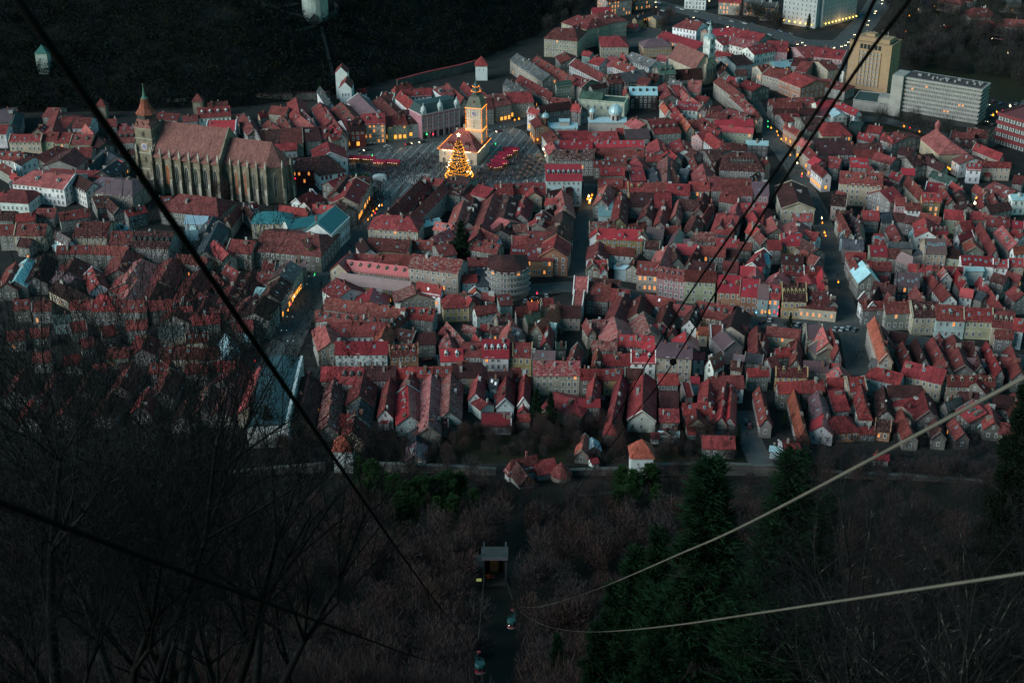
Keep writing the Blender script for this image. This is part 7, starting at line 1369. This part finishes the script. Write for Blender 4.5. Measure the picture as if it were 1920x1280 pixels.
for i, (u, v, d, k, wf, lb) in enumerate([(1490, 872, 84, 1, 1.3, 'dark green pine with bare lower trunk, tallest in the right hand pine group'), (1335, 885, 108, 0, 1.2, 'broad dark pine under the pale steel cable'), (1552, 950, 90, 1, .8, 'narrow pine just right of the tallest pine'), 
(1195, 1040, 128, 0, .9, 'small pine at the left foot of the pine group'), (1235, 1010, 122, 1, .9, 'slim pine in the left half of the pine group'), (1150, 1105, 130, 1, 1, 'leftmost low pine beside the thin rope'), 
        (1120, 1175, 122, 0, .9, 'bright tipped pine at the bottom left of the pine group'), (1230, 1150, 100, 1, 1, 'pine low beneath the thin pale rope'), (1930, 735, 34, 4, .62, 'dark pine bough at the right edge of the view'), (1880, 1010, 40, 4, .8, 'dark pine low at the right edge'), (1640, 1130, 62, 4, .9, 'pine among bare branches at bottom right'), (1760, 1060, 60, 4, .8, 'pine behind crooked branches at bottom right'), (1560, 1190, 60, 4, .9, 'pine in the bottom right foreground'), (1045, 1195, 240, 1, 1, 'little conifer right of the clearing')]):
    x, y, z, zt = topped(u, v, d); pine(k, x, y, z - .5, max(4, zt - z + .5), lb, 'pines on the slope', wf)
for u, v, h, k, wf, lb in [(865, 492, 22, 2, 1.1, 'big dark conifer rising among the roofs of the old town'), (505, 832, 17, 2, 1, 'dark conifer in front of the grey hall'), (1006, 800, 17, 2, .95, 'left one of two dark conifers beside the cream patched building'), (1032, 803, 16, 2, 1, 'right one of two dark conifers beside the cream patched building'),
        (1383, 832, 9, 2, .8, 'small conifer by the gate of the narrow lane'), (601, 190, 14, 2, .9, 'conifer at the foot of the hill left of the gatehouse'), (1515, 60, 14, 2, .9, 'dark conifer in front of the white palace'), (1480, 620, 9, 2, .8, 'small dark conifer in a yard at right'), (1106, 690, 10, 2, .6, 'narrow dark conifer squeezed in a yard gap'), (1470, 805, 9, 2, .7, 'small conifer beside the long orange roof'), (255, 425, 11, 2, 1.5, 'dark round tree below the old church'), (1510, 700, 8, 2, .9, 'yard conifer near the narrow lane')]:
    p = P(u, v); pine(k, p.x, p.y, 0, h, lb, 'conifers in the town', wf)
for i, (u, v, h) in enumerate([(676, 915, 12), (700, 925, 13), (722, 940, 12), (742, 955, 13), (765, 965, 14), (790, 960, 15), (812, 950, 14), (838, 955, 14), (862, 950, 13), (780, 985, 13), (820, 985, 12), (750, 985, 12), (1165, 935, 13), (1185, 945, 14), (1215, 940, 14), (1158, 965, 11), (1230, 955, 10), (690, 950, 10), (890, 960, 11), (850, 985, 11)]):
    p = PT(u, v); pine(3, p.x, p.y, p.z, h * R.uniform(.85, 1.1), f'bushy green pine below the town wall, {ORD[i]} counted', 'pines below the town wall', R.uniform(.85, 1.2))
# garden and park trees
def inside(poly, n):
    us = [a for a, _ in poly]; vs_ = [b_ for _, b_ in poly]; out = []
    while len(out) < n:
        u, v = R.uniform(min(us), max(us)), R.uniform(min(vs_), max(vs_))
        if inpoly(u, v, poly): out.append((u, v))
    return out
gi = 0
for poly, n, s0, s1, lb in (([(660, 866), (670, 815), (760, 822), (900, 805), (960, 800), (960, 868)], 24, .35, .75, 'bare garden tree in the plots left of the villa'), ([(990, 850), (1000, 800), (1100, 800), (1180, 820), (1170, 868)], 24, .4, .8, 'bare garden tree between the villa and the square tower'), ([(1225, 868), (1225, 810), (1300, 800), (1420, 850), (1430, 880)], 16, .35, .7, 'bare garden tree right of the square tower'), ([(560, 870), (470, 830), (620, 830), (630, 880)], 12, .4, .8, 'bare garden tree left of the small tower'), ([(1450, 890), (1470, 830), (1640, 830), (1660, 900)], 14, .4, .75, 'bare garden tree by the far right gardens')):
    for i, (u, v) in enumerate(sorted(inside(poly, n))): p = P(u, v); bare(R.randrange(5), p.x, p.y, 'garden_tree', f'{lb}, {ordn(i)} from left', 'tree', 'bare garden trees', R.uniform(s0, s1), 0)
for u, v, s in [(540, 470, .7), (545, 360, .7), (1250, 215, .9), (1225, 210, .8), (1230, 40, 1.0), (1255, 45, 1.1), (1240, 60, 1), (1660, 330, .8), (1670, 320, .8), (410, 375, 1), (420, 380, 1), (425, 372, .9), (985, 595, .6), (1120, 600, .6), (330, 270, .7)]:
    p = P(u, v); gi += 1; bare(R.randrange(5), p.x, p.y, 'garden_tree', f'bare tree in a courtyard of the old town, {ordn(gi - 1)} counted', 'tree', 'bare courtyard trees', s, 0)
items = []
for poly, n in (([(640, 872), (660, 812), (760, 818), (900, 800), (1100, 795), (1180, 812), (1260, 800), (1380, 800), (1400, 870)], 230), ([(380, 880), (440, 835), (640, 840), (640, 890)], 50), ([(1440, 900), (1460, 828), (1700, 820), (1900, 850), (1900, 930)], 110)):
    for u, v in inside(poly, n):
        p = P(u, v); i = R.randrange(4); s, a = R.uniform(.22, .55), R.uniform(0, 6.28); items += [(LT[i][0], 0, p.x, p.y, 0, s, a), (LT[i][1], R.choice((1, 2, 2, 2)), p.x, p.y, 0, s, a)]
merge('garden_scrub', items, [M_BARK, M_TWIG, M_TWIGG], 'bare scrub and hedges in the gardens behind the town wall')
items = []
for poly, n in (([(1690, 130), (1640, 70), (1672, -30), (1960, -30), (1960, 190), (1870, 150)], 420), ([(1380, 40), (1460, 68), (1470, 40), (1400, -20)], 40), ([(1160, -30), (1250, -30), (1440, 30), (1440, 50)], 20), ([(1700, 232), (1560, 240), (1690, 255), (1850, 285), (1850, 270)], 16), ([(1130, -20), (1040, 30), (1020, 70), (1140, 20)], 30)):
    for u, v in inside(poly, n):
        p = P(u, v); i = R.randrange(4); s, a = R.uniform(.7, 1.35), R.uniform(0, 6.28); items += [(LT[i][0], 0, p.x, p.y, 0, s, a), (LT[i][1], R.choice((1, 2, 2)), p.x, p.y, 0, s, a)]
merge('park_trees', items, [M_BARK, M_TWIGG, bark('park_twigs', (.03, .034, .03))], 'dark bare trees of the park beyond the hotels')
# the dark wooded hill
rs = np.random.RandomState(9); CV, CM = [], []; n = 0
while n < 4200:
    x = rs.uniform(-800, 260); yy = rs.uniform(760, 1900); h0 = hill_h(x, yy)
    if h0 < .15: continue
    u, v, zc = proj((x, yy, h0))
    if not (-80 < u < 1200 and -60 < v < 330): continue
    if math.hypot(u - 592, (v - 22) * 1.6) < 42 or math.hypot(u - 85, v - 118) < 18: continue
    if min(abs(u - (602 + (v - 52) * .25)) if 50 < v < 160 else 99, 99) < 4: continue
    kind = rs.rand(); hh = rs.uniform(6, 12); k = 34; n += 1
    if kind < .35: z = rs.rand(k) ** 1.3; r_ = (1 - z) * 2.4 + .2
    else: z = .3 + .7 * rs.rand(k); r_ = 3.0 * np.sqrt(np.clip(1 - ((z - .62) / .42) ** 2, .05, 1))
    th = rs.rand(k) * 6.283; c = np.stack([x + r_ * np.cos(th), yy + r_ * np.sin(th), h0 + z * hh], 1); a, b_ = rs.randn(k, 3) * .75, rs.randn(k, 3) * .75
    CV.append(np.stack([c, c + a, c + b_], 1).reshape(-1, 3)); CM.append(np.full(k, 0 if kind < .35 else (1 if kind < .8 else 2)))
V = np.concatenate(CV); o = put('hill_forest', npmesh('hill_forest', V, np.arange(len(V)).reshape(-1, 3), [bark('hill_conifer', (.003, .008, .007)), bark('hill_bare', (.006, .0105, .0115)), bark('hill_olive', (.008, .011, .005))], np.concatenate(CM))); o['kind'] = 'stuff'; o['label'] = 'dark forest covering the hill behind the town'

# ------------------------------------------------------------------ what the view shows of each house: windows, names and labels
bpy.context.view_layer.update()
VV, FF, OWN = [], [], []; hid = {h['o'].name: i for i, h in enumerate(HOUSES)}
for o in list(S.objects):
    if o.type != 'MESH' or o.parent is None or not (o.name.startswith(('wall', 'roof', 'nave', 'choir', 'tower', 'mansard', 'end_slab'))): continue
    top = o.parent if o.parent.parent is None else o.parent.parent; own = hid.get(top.name, -1)
    M_ = o.matrix_world; base = len(VV); VV += [M_ @ v.co for v in o.data.vertices]
    for p in o.data.polygons: FF.append([base + i for i in p.vertices]); OWN.append(own)
BV = BVHTree.FromPolygons(VV, FF)
HIT = [0] * len(HOUSES); eye = Vector((0, 0, CAMH))
for v in range(2, 1280, 5):
    for u in range(2, 1920, 5):
        lo, no, ix, di = BV.ray_cast(eye, ray(u, v).normalized())
        if ix is not None and OWN[ix] >= 0: HIT[OWN[ix]] += 1
eyes = [eye, Vector((-25, 0, CAMH)), Vector((25, 0, CAMH + 8))]
MEW = dict(win=ME_WIN, lit=ME_WLIT, red=ME_WRED, shop=ME_SHOP); nwin = 0
for t, lp, rz, sc, k in WINS:
    i = hid[t.name]
    if HIT[i] < 3: continue
    w = t.matrix_world @ (Vector(lp) + Vector((0, 0, .8))); u, v, zc = proj(w)
    if not (-30 < u < 1950 and -30 < v < 1310): continue
    for e in eyes:
        d = w - e; L_ = d.length; lo, no, ix, di = BV.ray_cast(e, d.normalized(), L_ - .6)
        if ix is None:
            put('window' if k != 'shop' else 'shop_window', MEW[k], t, None, lp, rz, (sc * R.uniform(.9, 1.05), 1, sc * R.uniform(.9, 1.05))); nwin += 1; break
kinds = {}
for i, h in enumerate(HOUSES):
    h['hit'] = HIT[i]
    if HIT[i] == 0: h['kind'] = None; continue
    look = Vector((h['mid'].x, h['mid'].y, 0)).normalized(); along = abs(look.x * math.cos(h['rot']) + look.y * math.sin(h['rot']))
    k = 'shed' if h['h'] < 8.3 or ('n' in h['fl'] and h['h'] < 9.5) else ('house_wing' if along > .72 and h['e'] < 9.2 else ('town_house' if h['e'] >= 9 else 'low_house'))
    h['kind'] = k; kinds.setdefault(k, []).append(h)
print('HOUSES', {k: len(v) for k, v in kinds.items()}, 'hidden', sum(1 for h in HOUSES if h['hit'] == 0), 'windows', nwin)
for h in HOUSES:
    if h['kind'] is None:
        for ch in list(h['o'].children_recursive): bpy.data.objects.remove(ch)
        bpy.data.objects.remove(h['o']); continue
    h['o'].name = h['kind']
SAY = dict(shed='shed', house_wing='wing', town_house='town house', low_house='low house')
by = {}
for h in HOUSES:
    if h['kind']: h['u'] = proj((h['mid'].x, h['mid'].y, h['h']))[0]; by.setdefault(h['zone'], []).append(h)
for z, hs in by.items():
    hs.sort(key=lambda h: h['u'])
    for i, h in enumerate(hs):
        w = ('flaking ' if 'X' in h['fl'] else 'worn ' if h['worn'] and R.random() < .6 else '') + RN[h['rc']]
        pos = ('leftmost' if i == 0 else 'rightmost' if i == len(hs) - 1 else ordn(i) + ' from left')
        ex = ' and dormers' if h['nd'] > 1 else ''
        lab = f"{WN[h['wc']]} {SAY[h['kind']]} with {w} roof{ex}, {pos} of {z}"
        if len(lab.split()) > 16: lab = f"{WN[h['wc']]} {SAY[h['kind']]} with {w} roof, {pos} of {z}"
        if len(lab.split()) > 16: lab = f"{SAY[h['kind']]} with {w} roof, {pos} of {z}"
        if len(lab.split()) > 16: lab = f"{SAY[h['kind']]} with {RN[h['rc']].split()[0]} roof, {pos} of {z}"
        if len(lab.split()) > 16: lab = f"house with {RN[h['rc']].split()[0]} roof, {pos} of {z}"
        h['o']['label'] = lab; h['o']['category'] = SAY[h['kind']]; h['o']['group'] = z
print('objects', len(S.objects), 'longest label', max(len(h['o']['label'].split()) for h in HOUSES if h['kind']))
